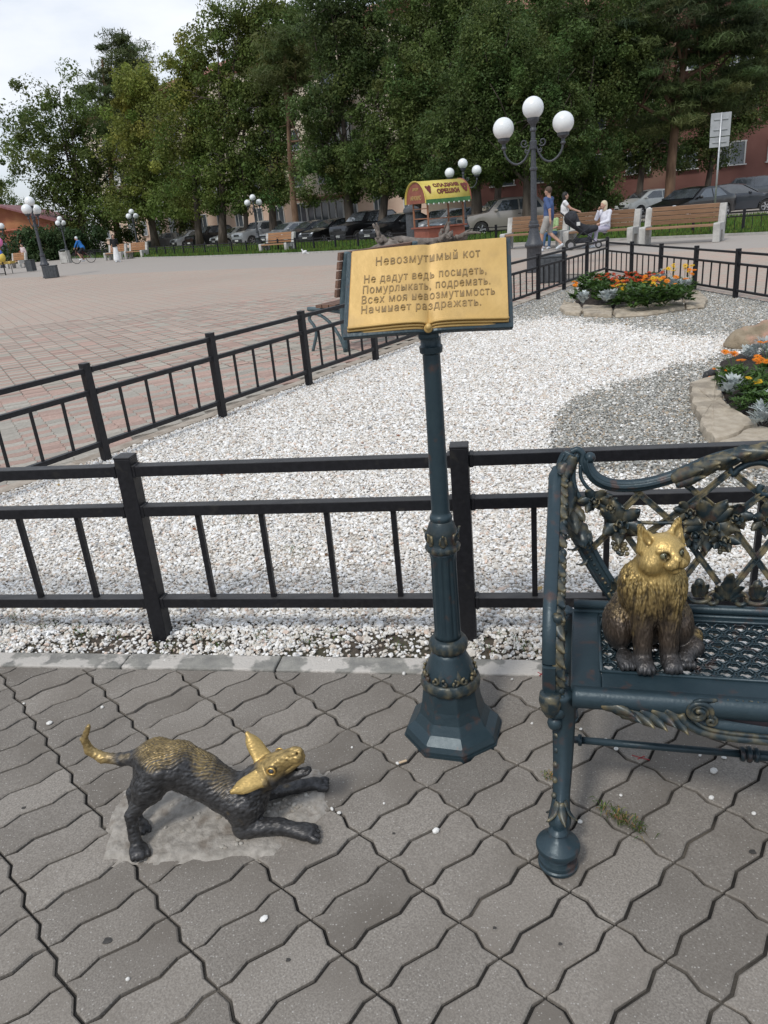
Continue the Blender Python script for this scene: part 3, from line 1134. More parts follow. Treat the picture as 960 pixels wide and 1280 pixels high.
# its first bay starts at the shared corner post
_r = empty('rail_fence', CN, 0, 'short black fence bay at the far corner post', 'fence', 'black metal rail fences round the gravel')
_a, _b = Vector((0, 0, 0)), Vector((0.08, -1.19, 0))
for nm, hz in zip(('top_rail', 'middle_rail', 'bottom_rail'), (0.60, 0.45, 0.10)):
    MB().bar(_a + Vector((0.002, -0.028, hz)), _b + Vector((0, 0.028, hz)), 0.034, 0.03).build(nm, M_black, _r)
for k in range(4):
    MB().box(_b * ((k + 1) / 5) + Vector((0, 0, 0.275)), (0.017, 0.017, 0.35)).build('baluster', M_black, _r)

# low fence round the lawn
LAWN = [Vector(p) for p in [(22, 12.6, 0), (17, 18.6, 0), (12.0, 23.8, 0), (4.8, 31.4, 0), (-2.4, 38.9, 0), (-9.6, 47.7, 0), (-23.5, 68.0, 0), (-41, 92, 0), (-60, 118, 0)]]


def resample(P, step):
    out, acc = [P[0].copy()], 0.0
    for a, b in zip(P[:-1], P[1:]):
        L = (b - a).length
        s_ = step - acc
        while s_ <= L:
            out.append(a + (b - a) * (s_ / L)); s_ += step
        acc = (acc + L) % step
    return out


lp = resample(LAWN, 1.55)
cut1 = next(i for i, p in enumerate(lp) if p.y > 34)
cut2 = next(i for i, p in enumerate(lp) if p.y > 52)
fence('lawn_fence', lp[:cut1 + 1], (0.62, 0.50, 0.12), 'low black fence along the lawn behind the concrete benches at right', bal=5, htop=0.70, joined=True, post=0.07, group='low lawn fences')
fence('lawn_fence', lp[cut1:cut2 + 1], (0.62, 0.50, 0.12), 'low black fence along the lawn left of the yellow-roofed cart', bal=5, htop=0.70, joined=True, post=0.07, group='low lawn fences')
fence('lawn_fence', lp[cut2:], (0.62, 0.50, 0.12), 'low black fence far off at the left end of the lawn', bal=5, htop=0.70, joined=True, post=0.07, group='low lawn fences')

# ---- lawn
M_grassbed = mat('lawn_ground', (0.07, 0.115, 0.028), (0.11, 0.165, 0.04), rough=0.95, scale=1.2, c3=(0.12, 0.12, 0.05), s3=0.6)
M_blade = attr_mat('grass_blade', rough=0.8, trans=0.3, spec=0.2)


def offs(P, d):
    out = []
    for i, p in enumerate(P):
        t = (P[min(i + 1, len(P) - 1)] - P[max(i - 1, 0)]).normalized()
        out.append(p + Vector((t.y, -t.x, 0)) * d)        # towards +x+y side = behind
    return out


front = offs(LAWN, -0.75)
back = [Vector(p) for p in [(30, 20, 0), (25.5, 25.5, 0), (18.0, 34.6, 0), (9.2, 40.0, 0), (0.5, 45.5, 0), (-5.5, 56.0, 0), (-17, 76, 0), (-30, 98, 0), (-46, 124, 0)]]
vs = [(p.x, p.y, 0.03) for p in front] + [(p.x, p.y, 0.05) for p in back]
n_ = len(front)
lawn = MB().add(vs, [(i, n_ + i, n_ + i + 1, i + 1) for i in range(n_ - 1)]).build('lawn', M_grassbed)
tag(lawn, kind='structure')
M_kerb = mat('kerb_grey', (0.30, 0.29, 0.27), (0.40, 0.39, 0.36), rough=0.9, scale=6, bump=0.3)
kb = MB()
f2 = offs(LAWN, -0.83)
for a, b in zip(f2[:-1], f2[1:]): kb.bar(a + Vector((0, 0, 0.01)), b + Vector((0, 0, 0.01)), 0.09, 0.12)
tag(kb.build('lawn_kerb', M_kerb), kind='structure')


def blades(name, n, seed):
    r = np.random.default_rng(seed)
    i = r.integers(0, n_ - 2, n * 3); t = r.uniform(0, 1, n * 3); u = r.uniform(0, 1, n * 3) ** 1.6
    Fx = np.array([[p.x, p.y] for p in front]); Bx = np.array([[p.x, p.y] for p in back])
    f = Fx[i] + (Fx[i + 1] - Fx[i]) * t[:, None]; b = Bx[i] + (Bx[i + 1] - Bx[i]) * t[:, None]
    P = f + (b - f) * u[:, None]
    ok = r.uniform(0, 1, len(P)) < np.clip(30 / P[:, 1], 0.05, 1) ** 1.5
    P = P[ok][:n]
    m = len(P)
    h = r.uniform(0.05, 0.13, m) * (1 + P[:, 1] / 60)
    w = r.uniform(0.010, 0.02, m) * (1 + P[:, 1] / 25)
    a = r.uniform(0, 6.3, m)
    dx, dy = np.cos(a) * w, np.sin(a) * w
    lx, ly = r.normal(0, 0.035, m), r.normal(0, 0.035, m)
    V = np.zeros((m, 3, 3))
    V[:, 0] = np.stack([P[:, 0] - dx, P[:, 1] - dy, 0 * h + 0.02], 1)
    V[:, 1] = np.stack([P[:, 0] + dx, P[:, 1] + dy, 0 * h + 0.02], 1)
    V[:, 2] = np.stack([P[:, 0] + lx, P[:, 1] + ly, h + 0.03], 1)
    C = np.array([0.10, 0.165, 0.035])[None] * np.exp(r.normal(0, 0.25, m))[:, None] * np.array([1, 1, 1])
    C[:, 0] *= np.exp(r.normal(0, 0.2, m))
    o = link(name, np_mesh(name, V.reshape(-1, 3), np.arange(m * 3).reshape(-1, 3), M_blade, colors=C))
    tag(o, 'mown green grass on the strip behind the low fence', 'grass', kind='stuff')


blades('grass', 90000, 5)

# ================================================================== STREET LAMPS
M_iron = mat('lamp_iron', (0.040, 0.044, 0.052), (0.062, 0.067, 0.078), rough=0.5, scale=30, bump=0.2, bscale=80)
M_globe = mat('opal_globe', (0.80, 0.82, 0.82), (0.74, 0.77, 0.78), rough=0.25, scale=5, spec=0.5)
M_box = mat('dark_box', (0.050, 0.056, 0.062), (0.075, 0.082, 0.09), rough=0.7, scale=12, bump=0.2)


def ground_z(p): return 0.0


lamp_proto = None


def make_lamp(name, loc, rz, label, box=True):
    r = empty(name, loc, rz, label, 'street lamp', 'three-globe street lamps')
    prof = [(0.19, 0), (0.19, 0.06), (0.165, 0.075), (0.16, 0.50), (0.175, 0.52), (0.20, 0.545), (0.205, 0.58), (0.19, 0.61), (0.155, 0.66), (0.13, 0.75), (0.105, 0.86),
            (0.098, 0.92), (0.115, 0.94), (0.118, 0.98), (0.095, 1.0), (0.10, 1.04), (0.09, 1.07)]
    MB().lathe(prof, 24).build('base', M_iron, r, angle=40)
    sh = [(0.068, 1.05), (0.064, 1.5), (0.060, 2.02), (0.058, 2.06), (0.080, 2.075), (0.082, 2.11), (0.058, 2.13), (0.052, 2.40), (0.05, 2.47), (0.072, 2.48), (0.076, 2.62), (0.05, 2.64), (0.045, 2.80),
          (0.066, 2.82), (0.066, 2.86), (0.05, 2.88), (0.062, 2.94), (0.12, 3.0), (0.125, 3.06), (0.09, 3.07)]
    MB().lathe(sh, 20, fn=lambda a, z, q: q * (1 + (0.03 * math.cos(10 * a) if 1.08 < z < 2.0 else 0))).build('pole', M_iron, r, angle=40)
    R_ = 0.218
    g = MB().ball((0, 0, 3.245), (R_, R_, R_ * 0.99), 28, 18)
    g.build('globe', M_globe, r, smooth=True)
    for s_ in (-1, 1):
        arm = MB()
        P = spline([(s_ * x, 0, z) for x, z in [(0.05, 2.54), (0.11, 2.40), (0.20, 2.27), (0.34, 2.21), (0.48, 2.27), (0.58, 2.40), (0.61, 2.55)]], 6)
        arm.tube(P, 0.021, 10)
        for (cx, cz, r0, dirn, ph) in ((0.185, 2.60, 0.085, 1, -2.6), (0.13, 2.44, 0.045, -1, 1.4)):
            Q = []
            for k in range(26):
                a = ph + dirn * k * 0.30
                rr = r0 * (1 - k / 34)
                Q.append((s_ * (cx + rr * math.cos(a)), 0, cz + rr * math.sin(a)))
            arm.tube(Q, 0.014, 7)
        arm.build('arm', M_iron, r, smooth=True)
        MB().lathe([(0.025, 2.50), (0.055, 2.54), (0.035, 2.58), (0.04, 2.62), (0.12, 2.68), (0.125, 2.73), (0.09, 2.74)], 18, c=(s_ * 0.61, 0, 0)).build('globe_holder', M_iron, r, angle=40)
        MB().ball((s_ * 0.61, 0, 2.915), (R_, R_, R_ * 0.99), 28, 18).build('globe', M_globe, r, smooth=True)
    return r


L0 = make_lamp('street_lamp', (3.80, 17.38, 0), math.radians(-10), 'nearest three-globe street lamp, right of the book stand, behind the far fence')
copy_tree(L0, (4.92, 37.1, 0), math.radians(-12), label='three-globe street lamp standing right behind the yellow-roofed cart')
copy_tree(L0, (-14.45, 36.6, 0), math.radians(93), label='tall three-globe street lamp at the left edge with a dark box at its foot')
copy_tree(L0, (-7.3, 58.0, 0), math.radians(55), label='three-globe street lamp above the lone concrete bench left of the cart')
copy_tree(L0, (-18.3, 66.5, 0), math.radians(78), label='three-globe street lamp behind the pair of concrete benches at left')
copy_tree(L0, (-24.9, 68.5, 0), math.radians(90), label='small far three-globe street lamp by the brick hall, right of the tall one')
copy_tree(L0, (-27.0, 60.5, 0), math.radians(40), label='street lamp cut off by the left edge with one globe showing')


def dark_box(loc, rz, s, label):
    b = MB().box((0, 0, s[2] / 2), s).box((0, 0, s[2] + 0.012), (s[0] * 1.05, s[1] * 1.05, 0.03))
    for k in range(5):
        b.box((-s[0] / 2 + s[0] * (k + 0.5) / 5, -s[1] / 2 - 0.006, s[2] / 2), (s[0] / 5 - 0.02, 0.012, s[2] - 0.05))
    tag(b.build('planter_box', M_box, bevel=0.008, loc=loc, rz=rz), label, 'box', 'dark boxes at the lamp feet')


dark_box(tuple(gp(691, 352)), math.radians(-12), (0.50, 0.45, 0.46), 'dark slatted box at the foot of the nearest street lamp')
dark_box((-14.0, 36.0, 0), math.radians(10), (0.55, 0.5, 0.50), 'dark box at the foot of the tall left street lamp')

# ================================================================== CONCRETE BENCHES
M_conc = mat('bench_concrete', (0.42, 0.41, 0.385), (0.52, 0.51, 0.48), rough=0.9, scale=9, bump=0.3, bscale=60, c3=(0.33, 0.32, 0.30), s3=3, rnd=0.05)
M_plank = mat('bench_plank', (0.20, 0.115, 0.065), (0.30, 0.18, 0.105), rough=0.65, scale=3, stretch=(1, 14, 14), bump=0.2, bscale=12, rnd=0.14)
M_plank_o = mat('bench_plank_light', (0.34, 0.175, 0.085), (0.44, 0.25, 0.13), rough=0.65, scale=3, stretch=(1, 14, 14), bump=0.2, rnd=0.12)


def make_bench(loc, rz, label, W=2.0, plank=M_plank):
    """concrete end frames, timber seat and back; local x along the seat, -y the front"""
    r = empty('concrete_bench', loc, rz, label, 'bench', 'concrete and timber benches')
    side = [(-0.32, 0), (-0.18, 0), (-0.17, 0.30), (0.10, 0.30), (0.12, 0.0), (0.30, 0.0), (0.34, 0.45), (0.44, 0.98), (0.30, 0.98), (0.20, 0.50), (-0.30, 0.50), (-0.33, 0.46)]
    for s_ in (-1, 1):
        M = Matrix(((0, 0, 1, s_ * W / 2 - 0.09), (1, 0, 0, 0), (0, 1, 0, 0), (0, 0, 0, 1)))
        MB().prism(side, 0, 0.18, M).build('end_frame', M_conc, r, bevel=0.012)
    m = MB().box((0, 0, 0), (W - 0.18, 0.100, 0.045)).mesh('plank', plank)
    for k in range(4):
        q = link('seat_plank', m, r)
        q.location = (0, -0.25 + 0.125 * k, 0.445); q.rotation_euler = (0.0 if k else 0.1, 0, 0)
    for k in range(4):
        q = link('back_plank', m, r)
        z = 0.57 + k * 0.122
        q.location = (0, 0.222 + (z - 0.5) * 0.20 + 0.0, z); q.rotation_euler = (math.radians(-90 + 11 + 180), 0, 0)
    return r


def bench_px(xl, yl, xr, yr, label, W=2.0, plank=M_plank, Y=None):
    a, b = gp(xl, yl), gp(xr, yr)
    c = (a + b) / 2
    return c, math.atan2(b.y - a.y, b.x - a.x)


_rz = math.radians(-42)
make_bench((9.05, 22.35, 0), math.radians(-36), 'concrete bench with brown slats nearest the sign post, at the right')
make_bench((7.35, 24.25, 0), math.radians(-38), 'brown concrete bench on which the woman in white sits')
make_bench((5.75, 26.35, 0), math.radians(-38), 'brown concrete bench half hidden behind the walking couple')
make_bench((-4.3, 41.4, 0), math.radians(-42), 'lone light brown concrete bench left of the book, in front of the parked cars', W=1.95, plank=M_plank_o)
make_bench((-15.2, 54.5, 0), math.radians(-30), 'right one of the two concrete benches side by side at left', W=1.5, plank=M_plank_o)
make_bench((-16.85, 55.3, 0), math.radians(-30), 'left one of the two concrete benches side by side at left', W=1.5, plank=M_plank_o)
make_bench((-24.2, 56.5, 0), math.radians(-35), 'small far concrete bench by the hedge at the left edge', W=1.5, plank=M_plank_o)

# ================================================================== SIGN AND BINS
M_galv = mat('galvanised', (0.42, 0.43, 0.44), (0.52, 0.53, 0.54), rough=0.45, metal=0.6, scale=12)
M_signback = mat('sign_back', (0.36, 0.37, 0.38), (0.44, 0.45, 0.46), rough=0.5, metal=0.3, scale=4)
sp = gp(893, 281)
sg = empty('road_sign', (13.9, 31.2, 0), math.radians(-12), 'grey road sign seen from behind on a thin pole at right', 'sign')
MB().tube([(0, 0, 0), (0, 0, 3.92)], 0.035, 10).build('pole', M_galv, sg, smooth=True)
MB().box((0, 0.045, 3.52), (0.72, 0.02, 0.80)).box((0, 0.02, 3.7), (0.5, 0.03, 0.04)).box((0, 0.02, 3.35), (0.5, 0.03, 0.04)).build('sign_plate', M_signback, sg, bevel=0.006)
MB().box((0, 0.045, 2.92), (0.70, 0.02, 0.34)).box((0, 0.02, 2.92), (0.5, 0.03, 0.04)).build('lower_plate', M_signback, sg, bevel=0.006)


def bin_(loc, label, m, s=(0.5, 0.45, 0.75), lid=True, splay=0.0):
    r = empty('litter_bin', loc, math.radians(-15), label, 'litter bin')
    b = MB().box((0, 0, s[2] / 2 + 0.03), s)
    b.build('body', m, r, bevel=0.01)
    if lid:
        MB().lathe([(0.27, 0), (0.28, 0.03), (0.24, 0.07), (0.05, 0.09)], 16, c=(0, 0, s[2] + 0.12)).build('lid', M_box, r, angle=40)
        p = MB()
        for sx in (-1, 1):
            p.bar((sx * 0.33, 0, 0), (sx * 0.27, 0, s[2] + 0.10), 0.40, 0.07)
        p.build('side_panel', M_conc, r)
    else:
        MB().box((0, 0, s[2] + 0.045), (s[0] * 1.06, s[1] * 1.06, 0.03)).build('rim', M_box, r)
    return r


bin_((-18.2, 55.8, 0) if False else (-21.3, 58.0, 0), 'grey and white litter bin left of the cyclist', M_conc)
bin_((-19.2, 46.6, 0), 'black square bin by the small fence at the left edge', M_box, s=(.4, .4, .6), lid=False)

# ================================================================== TREES
M_bark = mat('bark', (0.055, 0.042, 0.032), (0.12, 0.098, 0.078), rough=0.95, scale=5, stretch=(1, 1, 0.25), bump=0.8, bscale=9, bdist=0.05)
M_bark2 = mat('pine_bark', (0.11, 0.062, 0.038), (0.20, 0.125, 0.078), rough=0.95, scale=4, stretch=(1, 1, 0.3), bump=0.8, bscale=8, bdist=0.05)
M_leaf = attr_mat('leaf', rough=0.6, trans=0.38, spec=0.3)


def leaves(clumps, per, size, tint, rr, drop=0.25, needle=False, tint2=None):
    """clumps: (x,y,z,rx,ry,rz) small foliage masses; returns triangles-ready quads and colours"""
    C = np.array(clumps)
    n = len(C)
    idx = np.repeat(np.arange(n), per)
    m = len(idx)
    d = rr.normal(0, 1, (m, 3)); d /= np.linalg.norm(d, axis=1)[:, None]
    rad = rr.uniform(0.12, 1, m) ** 0.5
    P = C[idx, :3] + d * rad[:, None] * C[idx, 3:6]
    nrm = d * 0.6 + rr.normal(0, 0.7, (m, 3)) + np.array([0, 0, 0.5])
    nrm /= np.linalg.norm(nrm, axis=1)[:, None]
    a = np.cross(nrm, rr.normal(0, 1, (m, 3))); a /= np.linalg.norm(a, axis=1)[:, None] + 1e-9
    a[:, 2] -= drop; a /= np.linalg.norm(a, axis=1)[:, None]
    b = np.cross(nrm, a)
    s = size * np.exp(rr.normal(0, 0.3, m))
    la, lb = (s * 1.5, s * 0.20) if needle else (s * 0.75, s * 0.42)
    V = np.stack([P - a * la[:, None], P + b * lb[:, None] - a * (la * 0.1)[:, None], P + a * la[:, None], P - b * lb[:, None] + a * (la * 0.1)[:, None]], 1)
    ct = np.array(tint)
    per_c = np.exp(rr.normal(0, 0.16, n))
    hue = rr.normal(0, 0.10, n)
    Cc = ct[None] * per_c[idx][:, None] * np.exp(rr.normal(0, 0.16, m))[:, None]
    if tint2 is not None:
        w = np.clip((rr.uniform(0, 1, n) * 0.9 + 0.35 * (C[:, 2] - C[:, 2].mean()) / (C[:, 2].std() + 1e-6)), 0, 1)[idx][:, None]
        Cc = Cc * (1 - w) + np.array(tint2)[None] * (Cc.mean(1) / ct.mean())[:, None] * w
    Cc[:, 0] *= np.exp(hue[idx])
    return V.reshape(-1, 3), np.arange(m * 4).reshape(-1, 4), np.clip(Cc, 0.002, 0.6)


def tree(base_px, Y, crown, label, tint=(0.055, 0.085, 0.032), tint2=None, nclump=110, per=150, leaf=0.15, r0=0.22, seed=0,
         pine=False, droop=1.25, name='leafy_tree', zmin=2.1, trunk_top=None, sub=0.85, bark=None, limbs=9, group='trees along the lawn'):
    """crown: ellipses (cx, cy, rx, ry, dy) measured on the picture, standing Y metres away; built with their own depth"""
    rr = np.random.default_rng(100 + seed)
    b = at(base_px[0], base_px[1], Y); b.z = 0
    sc = Y / FPX * 1.03
    E_ = []
    for e in crown:
        dy = e[4] if len(e) > 4 else 0
        c = at(e[0], e[1], Y + dy)
        E_.append((c - b, e[2] * sc, e[3] * sc))
    root = empty(name, b, 0, label, 'tree', group)
    # trunk with limbs reaching into the crown ellipses
    T = MB()
    topz = max(c.z + rz * 0.5 for c, rx, rz in E_)
    cx = sum(c.x for c, _, _ in E_) / len(E_)
    th = topz * (0.9 if pine else 0.62)
    tx = (trunk_top.x - b.x) if trunk_top else cx * (0.5 if pine else 0.65)
    P = []
    for k in range(9):
        t = k / 8
        P.append(Vector((tx * t ** 1.2 + math.sin(t * 5 + seed) * 0.10, math.sin(t * 4 + seed * 2) * 0.12, th * t)))
    rads = [r0 * (1.25 if k == 0 else 1) * (1 - 0.72 * (k / 8)) for k in range(9)]
    P[0].z = -0.15
    T.tube(P, rads, 9)
    trunk_f = len(T.f)
    L_ = MB()
    for k in range(limbs):
        t = rr.uniform(0.35, 0.98)
        i = min(int(t * 8), 7)
        st = P[i].lerp(P[i + 1], t * 8 - i)
        c, rx, rz = E_[rr.integers(0, len(E_))]
        en = c + Vector((rr.uniform(-.7, .7) * rx, rr.uniform(-.7, .7) * rx, rr.uniform(-.5, .7) * rz))
        if en.z < st.z + 0.4 and not pine: en.z = st.z + rr.uniform(0.4, 2.0)
        mid = st.lerp(en, 0.5) + Vector((rr.uniform(-.3, .3), rr.uniform(-.3, .3), rr.uniform(-0.1, 0.6)))
        q = spline([st, mid, en], 4)
        rs = r0 * (0.45 - 0.2 * t)
        L_.tube(q, [lerp(rs, 0.02, j / (len(q) - 1)) for j in range(len(q))], 6)
        for w in range(4):
            s2 = q[rr.integers(3, len(q) - 1)]
            e2 = s2 + Vector((rr.uniform(-1, 1), rr.uniform(-1, 1), rr.uniform(-0.2, 1.2))) * (1.0 if pine else 1.3)
            L_.tube([s2, s2.lerp(e2, 0.5) + Vector((0, 0, 0.15)), e2], [0.035, 0.025, 0.012], 5)
    T.build('trunk', bark or (M_bark2 if pine else M_bark), root, smooth=True)
    L_.build('limbs', bark or (M_bark2 if pine else M_bark), root, smooth=True)
    # foliage masses
    vol = np.array([rx * rx * rz for _, rx, rz in E_]) ** 0.75
    cl = []
    for _ in range(int(nclump * (1.05 if b.x < -3 else 1.5))):
        c, rx, rz = E_[rr.choice(len(E_), p=vol / vol.sum())]
        d = rr.normal(0, 1, 3); d /= np.linalg.norm(d)
        q = rr.uniform(0.0, 1) ** 0.45
        p = np.array(c) + d * q * np.array([rx, min(rx, 4.5), rz])
        s = sub * rr.choice([.45, .6, .8, 1.05, 1.3]) * rr.uniform(.85, 1.1)
        if pine: cl.append((*p, s * 1.35, s * 1.35, s * 0.42))
        else: cl.append((*p, s * 1.0, s * 1.0, s * .88))
        if p[2] < zmin + s * 0.8: cl.pop()
    cl = [c_ for c_ in cl if rr.uniform() < .93]
    V, F_, C = leaves(cl, int(per * 1.35), leaf * (1.0 if pine else 0.76), [tint[0] * (2.5 if b.x < -2 else 2.3), tint[1] * (2.1 if b.x < -2 else 2.0), tint[2] * 1.3], rr, drop=0.1 if pine else 0.12, needle=pine, tint2=tint2)
    link('crown', np_mesh('crown', V, F_, M_leaf, colors=C), root)
    return root


DK = (0.040, 0.066, 0.027)
MD = (0.050, 0.082, 0.030)
YL = (0.20, 0.225, 0.045)
tree((12, 312), 125, [(8, 262, 30, 52), (38, 280, 26, 34), (-20, 240, 40, 60)], 'dark low trees at the far left edge behind the brick hall', DK, zmin=0.5, nclump=90, seed=1, leaf=0.24, sub=1.3)
tree((108, 312), 84, [(48, 150, 38, 44), (95, 138, 34, 46), (70, 195, 55, 42), (125, 205, 42, 60), (88, 240, 42, 34), (150, 190, 30, 50), (110, 275, 40, 24)], 'broad dark green elm, leftmost of the tall trees', DK, zmin=1.0, nclump=190, per=160, seed=2, leaf=0.21, sub=1.35, r0=0.45)
tree((150, 312), 92, [(150, 52, 13, 13), (150, 66, 22, 16), (166, 74, 12, 10), (152, 92, 30, 24), (140, 135, 40, 34), (168, 120, 32, 40)], 'tall sparse pine rising above the elms at left', (0.035, 0.055, 0.032), nclump=125, per=200, seed=3, pine=True, leaf=0.17, sub=1.25, r0=0.4, name='pine_tree')
tree((196, 311), 78, [(170, 105, 28, 26), (160, 150, 26, 42), (190, 130, 26, 40), (175, 200, 38, 40), (205, 235, 40, 44), (170, 270, 40, 30)], 'elm with yellowing crown between the tall pine and the big elm', MD, tint2=YL, nclump=190, per=160, seed=4, leaf=0.19, sub=1.2, r0=0.4)
tree((252, 310), 68, [(222, 110, 26, 34), (240, 80, 22, 30), (225, 165, 34, 34), (255, 205, 34, 44), (226, 262, 34, 34), (262, 130, 26, 30)], 'light yellow-green elm right of the yellowing one', MD, tint2=(0.18, 0.21, 0.045), nclump=180, per=150, seed=5, leaf=0.17, sub=1.05, r0=0.33)
tree((279, 308), 66, [(285, 40, 34, 44), (275, 90, 34, 40), (305, 130, 36, 44), (268, 175, 30, 36), (300, 215, 36, 34), (270, 258, 26, 30), (330, 20, 40, 40)], 'tall elm whose crown bounds the sky opening', MD, tint2=(0.125, 0.16, 0.04), nclump=230, per=150, seed=6, leaf=0.165, sub=1.0, r0=0.36)
tree((307, 306), 65, [(340, 70, 34, 50), (325, 160, 30, 50), (318, 235, 26, 34), (290, 265, 20, 22), (345, 200, 26, 40)], 'slim elm behind the third street lamp', DK, nclump=130, per=150, seed=7, leaf=0.165, sub=1.0, r0=0.22)
tree((341, 303), 64, [(372, 30, 44, 46), (378, 90, 26, 40), (350, 120, 32, 50), (342, 190, 30, 44), (352, 245, 30, 30)], 'dark elm left of the tall straight pine trunk', DK, nclump=150, per=150, seed=8, leaf=0.165, sub=1.0, r0=0.34)
tree((372, 301), 61, [(362, 60, 40, 34), (345, 85, 30, 22), (385, 105, 26, 22), (395, 210, 22, 30)], 'pine with a long bare reddish trunk behind the parked cars', (0.045, 0.068, 0.035), nclump=60, per=170, seed=9, pine=True, leaf=0.13, sub=0.95, r0=0.27, name='pine_tree')
tree((442, 301), 50, [(420, 30, 46, 44), (400, 150, 34, 40), (440, 105, 40, 30), (425, 200, 40, 34), (445, 240, 36, 22), (470, 60, 30, 50), (380, 250, 16, 16)], 'leaning elm in front of the black off-roader', DK, tint2=(0.065, 0.10, 0.032), nclump=230, per=160, seed=10, leaf=0.125, sub=0.8, r0=0.33)
tree((479, 300), 47, [(500, 160, 36, 60), (485, 215, 34, 40), (520, 110, 34, 60), (478, 255, 26, 14), (515, 235, 34, 24), (462, 175, 26, 40)], 'elm just above the left half of the book', DK, nclump=230, per=160, seed=11, leaf=0.115, sub=0.75, r0=0.31)
tree((520, 302), 52, [(515, 20, 40, 50), (545, 60, 44, 60), (575, 20, 44, 50), (530, 150, 40, 50), (535, 215, 30, 30)], 'tall dark elm behind the yellow-roofed cart', DK, nclump=220, per=160, seed=12, leaf=0.125, sub=0.85, r0=0.35)
tree((595, 299), 41, [(590, 140, 36, 60), (600, 205, 34, 30), (560, 175, 30, 44), (615, 60, 36, 60), (570, 225, 26, 18), (625, 230, 24, 20)], 'broad elm with thick trunk beside the cart', (0.036, 0.062, 0.026), nclump=230, per=170, seed=13, leaf=0.105, sub=0.7, r0=0.33)
tree((656, 298), 40, [(650, 180, 40, 50), (690, 225, 40, 36), (640, 225, 26, 26), (700, 160, 40, 50), (655, 90, 50, 50), (712, 255, 34, 28)], 'dark spruce-like elm behind the nearest street lamp', (0.036, 0.062, 0.026), nclump=260, per=170, seed=14, leaf=0.10, sub=0.68, r0=0.30)
tree((722, 290), 43, [(735, 200, 34, 50), (745, 120, 40, 60), (720, 240, 34, 44), (760, 240, 22, 26), (700, 40, 50, 60), (770, 60, 44, 60), (745, 262, 26, 24)], 'dark tree filling the view behind the seated woman', zmin=0.2, tint=(0.036, 0.060, 0.025), nclump=270, per=170, seed=15, leaf=0.105, sub=0.72, r0=0.3)
tree((838, 270), 43.5, [(850, 150, 60, 12), (900, 110, 58, 16), (800, 118, 50, 12), (880, 60, 70, 16), (790, 70, 46, 14), (860, 20, 80, 18), (925, 35, 50, 20), (755, 40, 44, 16), (905, 130, 44, 10), (810, 155, 34, 8), (860, -30, 70, 22), (940, 85, 34, 14), (780, 100, 60, 10)],
     'big pine with scaly brown trunk between the white and the black car', (0.038, 0.060, 0.030), tint2=(0.055, 0.080, 0.035), nclump=230, per=220, seed=16, pine=True, leaf=0.095, sub=0.72, r0=0.30, name='pine_tree', trunk_top=at(862, -40, 43.5), limbs=16)
tree((800, 268), 52, [(800, 190, 36, 44), (770, 210, 24, 40), (835, 200, 26, 40), (810, 130, 40, 44), (790, 60, 40, 60)], 'dark broadleaf tree behind the big pine trunk', (0.034, 0.056, 0.024), nclump=170, per=150, seed=17, leaf=0.125, sub=0.8, r0=0.25)
tree((880, 262), 53, [(890, 180, 30, 26), (915, 140, 40, 34), (870, 200, 22, 26), (950, 110, 30, 40), (940, 40, 50, 50), (870, 100, 40, 40), (905, 215, 14, 14)], 'dark broadleaf tree in front of the brown house', (0.034, 0.056, 0.024), nclump=190, per=150, seed=18, leaf=0.125, sub=0.8, r0=0.22)
tree((620, 298), 60, [(620, 110, 50, 70), (600, 40, 50, 60), (670, 40, 50, 60), (560, 110, 40, 60), (660, 140, 50, 60), (720, 100, 50, 60)], 'tall dark elm towering behind the others in the middle', (0.034, 0.056, 0.024), nclump=220, per=150, seed=19, leaf=0.16, sub=1.0, r0=0.3)
tree((230, 310), 90, [(235, 210, 40, 60), (290, 170, 40, 60), (255, 260, 40, 40), (200, 265, 40, 40), (150, 262, 36, 36)], 'dark tree mass behind the light elms at left', DK, zmin=0.3, nclump=110, per=140, seed=20, leaf=0.24, sub=1.5, r0=0.3)


def shrub(px, Y, W, H, label, seed, tint=(0.05, 0.085, 0.03)):
    rr = np.random.default_rng(seed)
    b = at(px, 300, Y); b.z = 0
    r = empty('shrub', b, 0, label, 'shrub', 'bushes at the far left')
    cl = [(rr.uniform(-W, W), rr.uniform(-1, 1), rr.uniform(0.2, H) * (1 - 0.3 * abs(rr.uniform(-1, 1))), 0.6, 0.6, 0.5) for _ in range(int(26 * W))]
    V, F_, C = leaves(cl, 70, 0.16, tint, rr)
    link('foliage', np_mesh('foliage', V, F_, M_leaf, colors=C), r)
    s_ = MB()
    for k in range(6): s_.tube([(rr.uniform(-W, W) * .5, 0, 0), (rr.uniform(-W, W) * .8, 0, H * .7)], [0.05, 0.02], 5)
    s_.build('stems', M_bark, r)


shrub(35, 71, 2.6, 3.0, 'round green bush in front of the brick hall', 31)
shrub(68, 71, 2.2, 2.6, 'green bush behind the far small street lamp', 32)
shrub(100, 72, 2.6, 2.6, 'green bush behind the cyclist', 33)

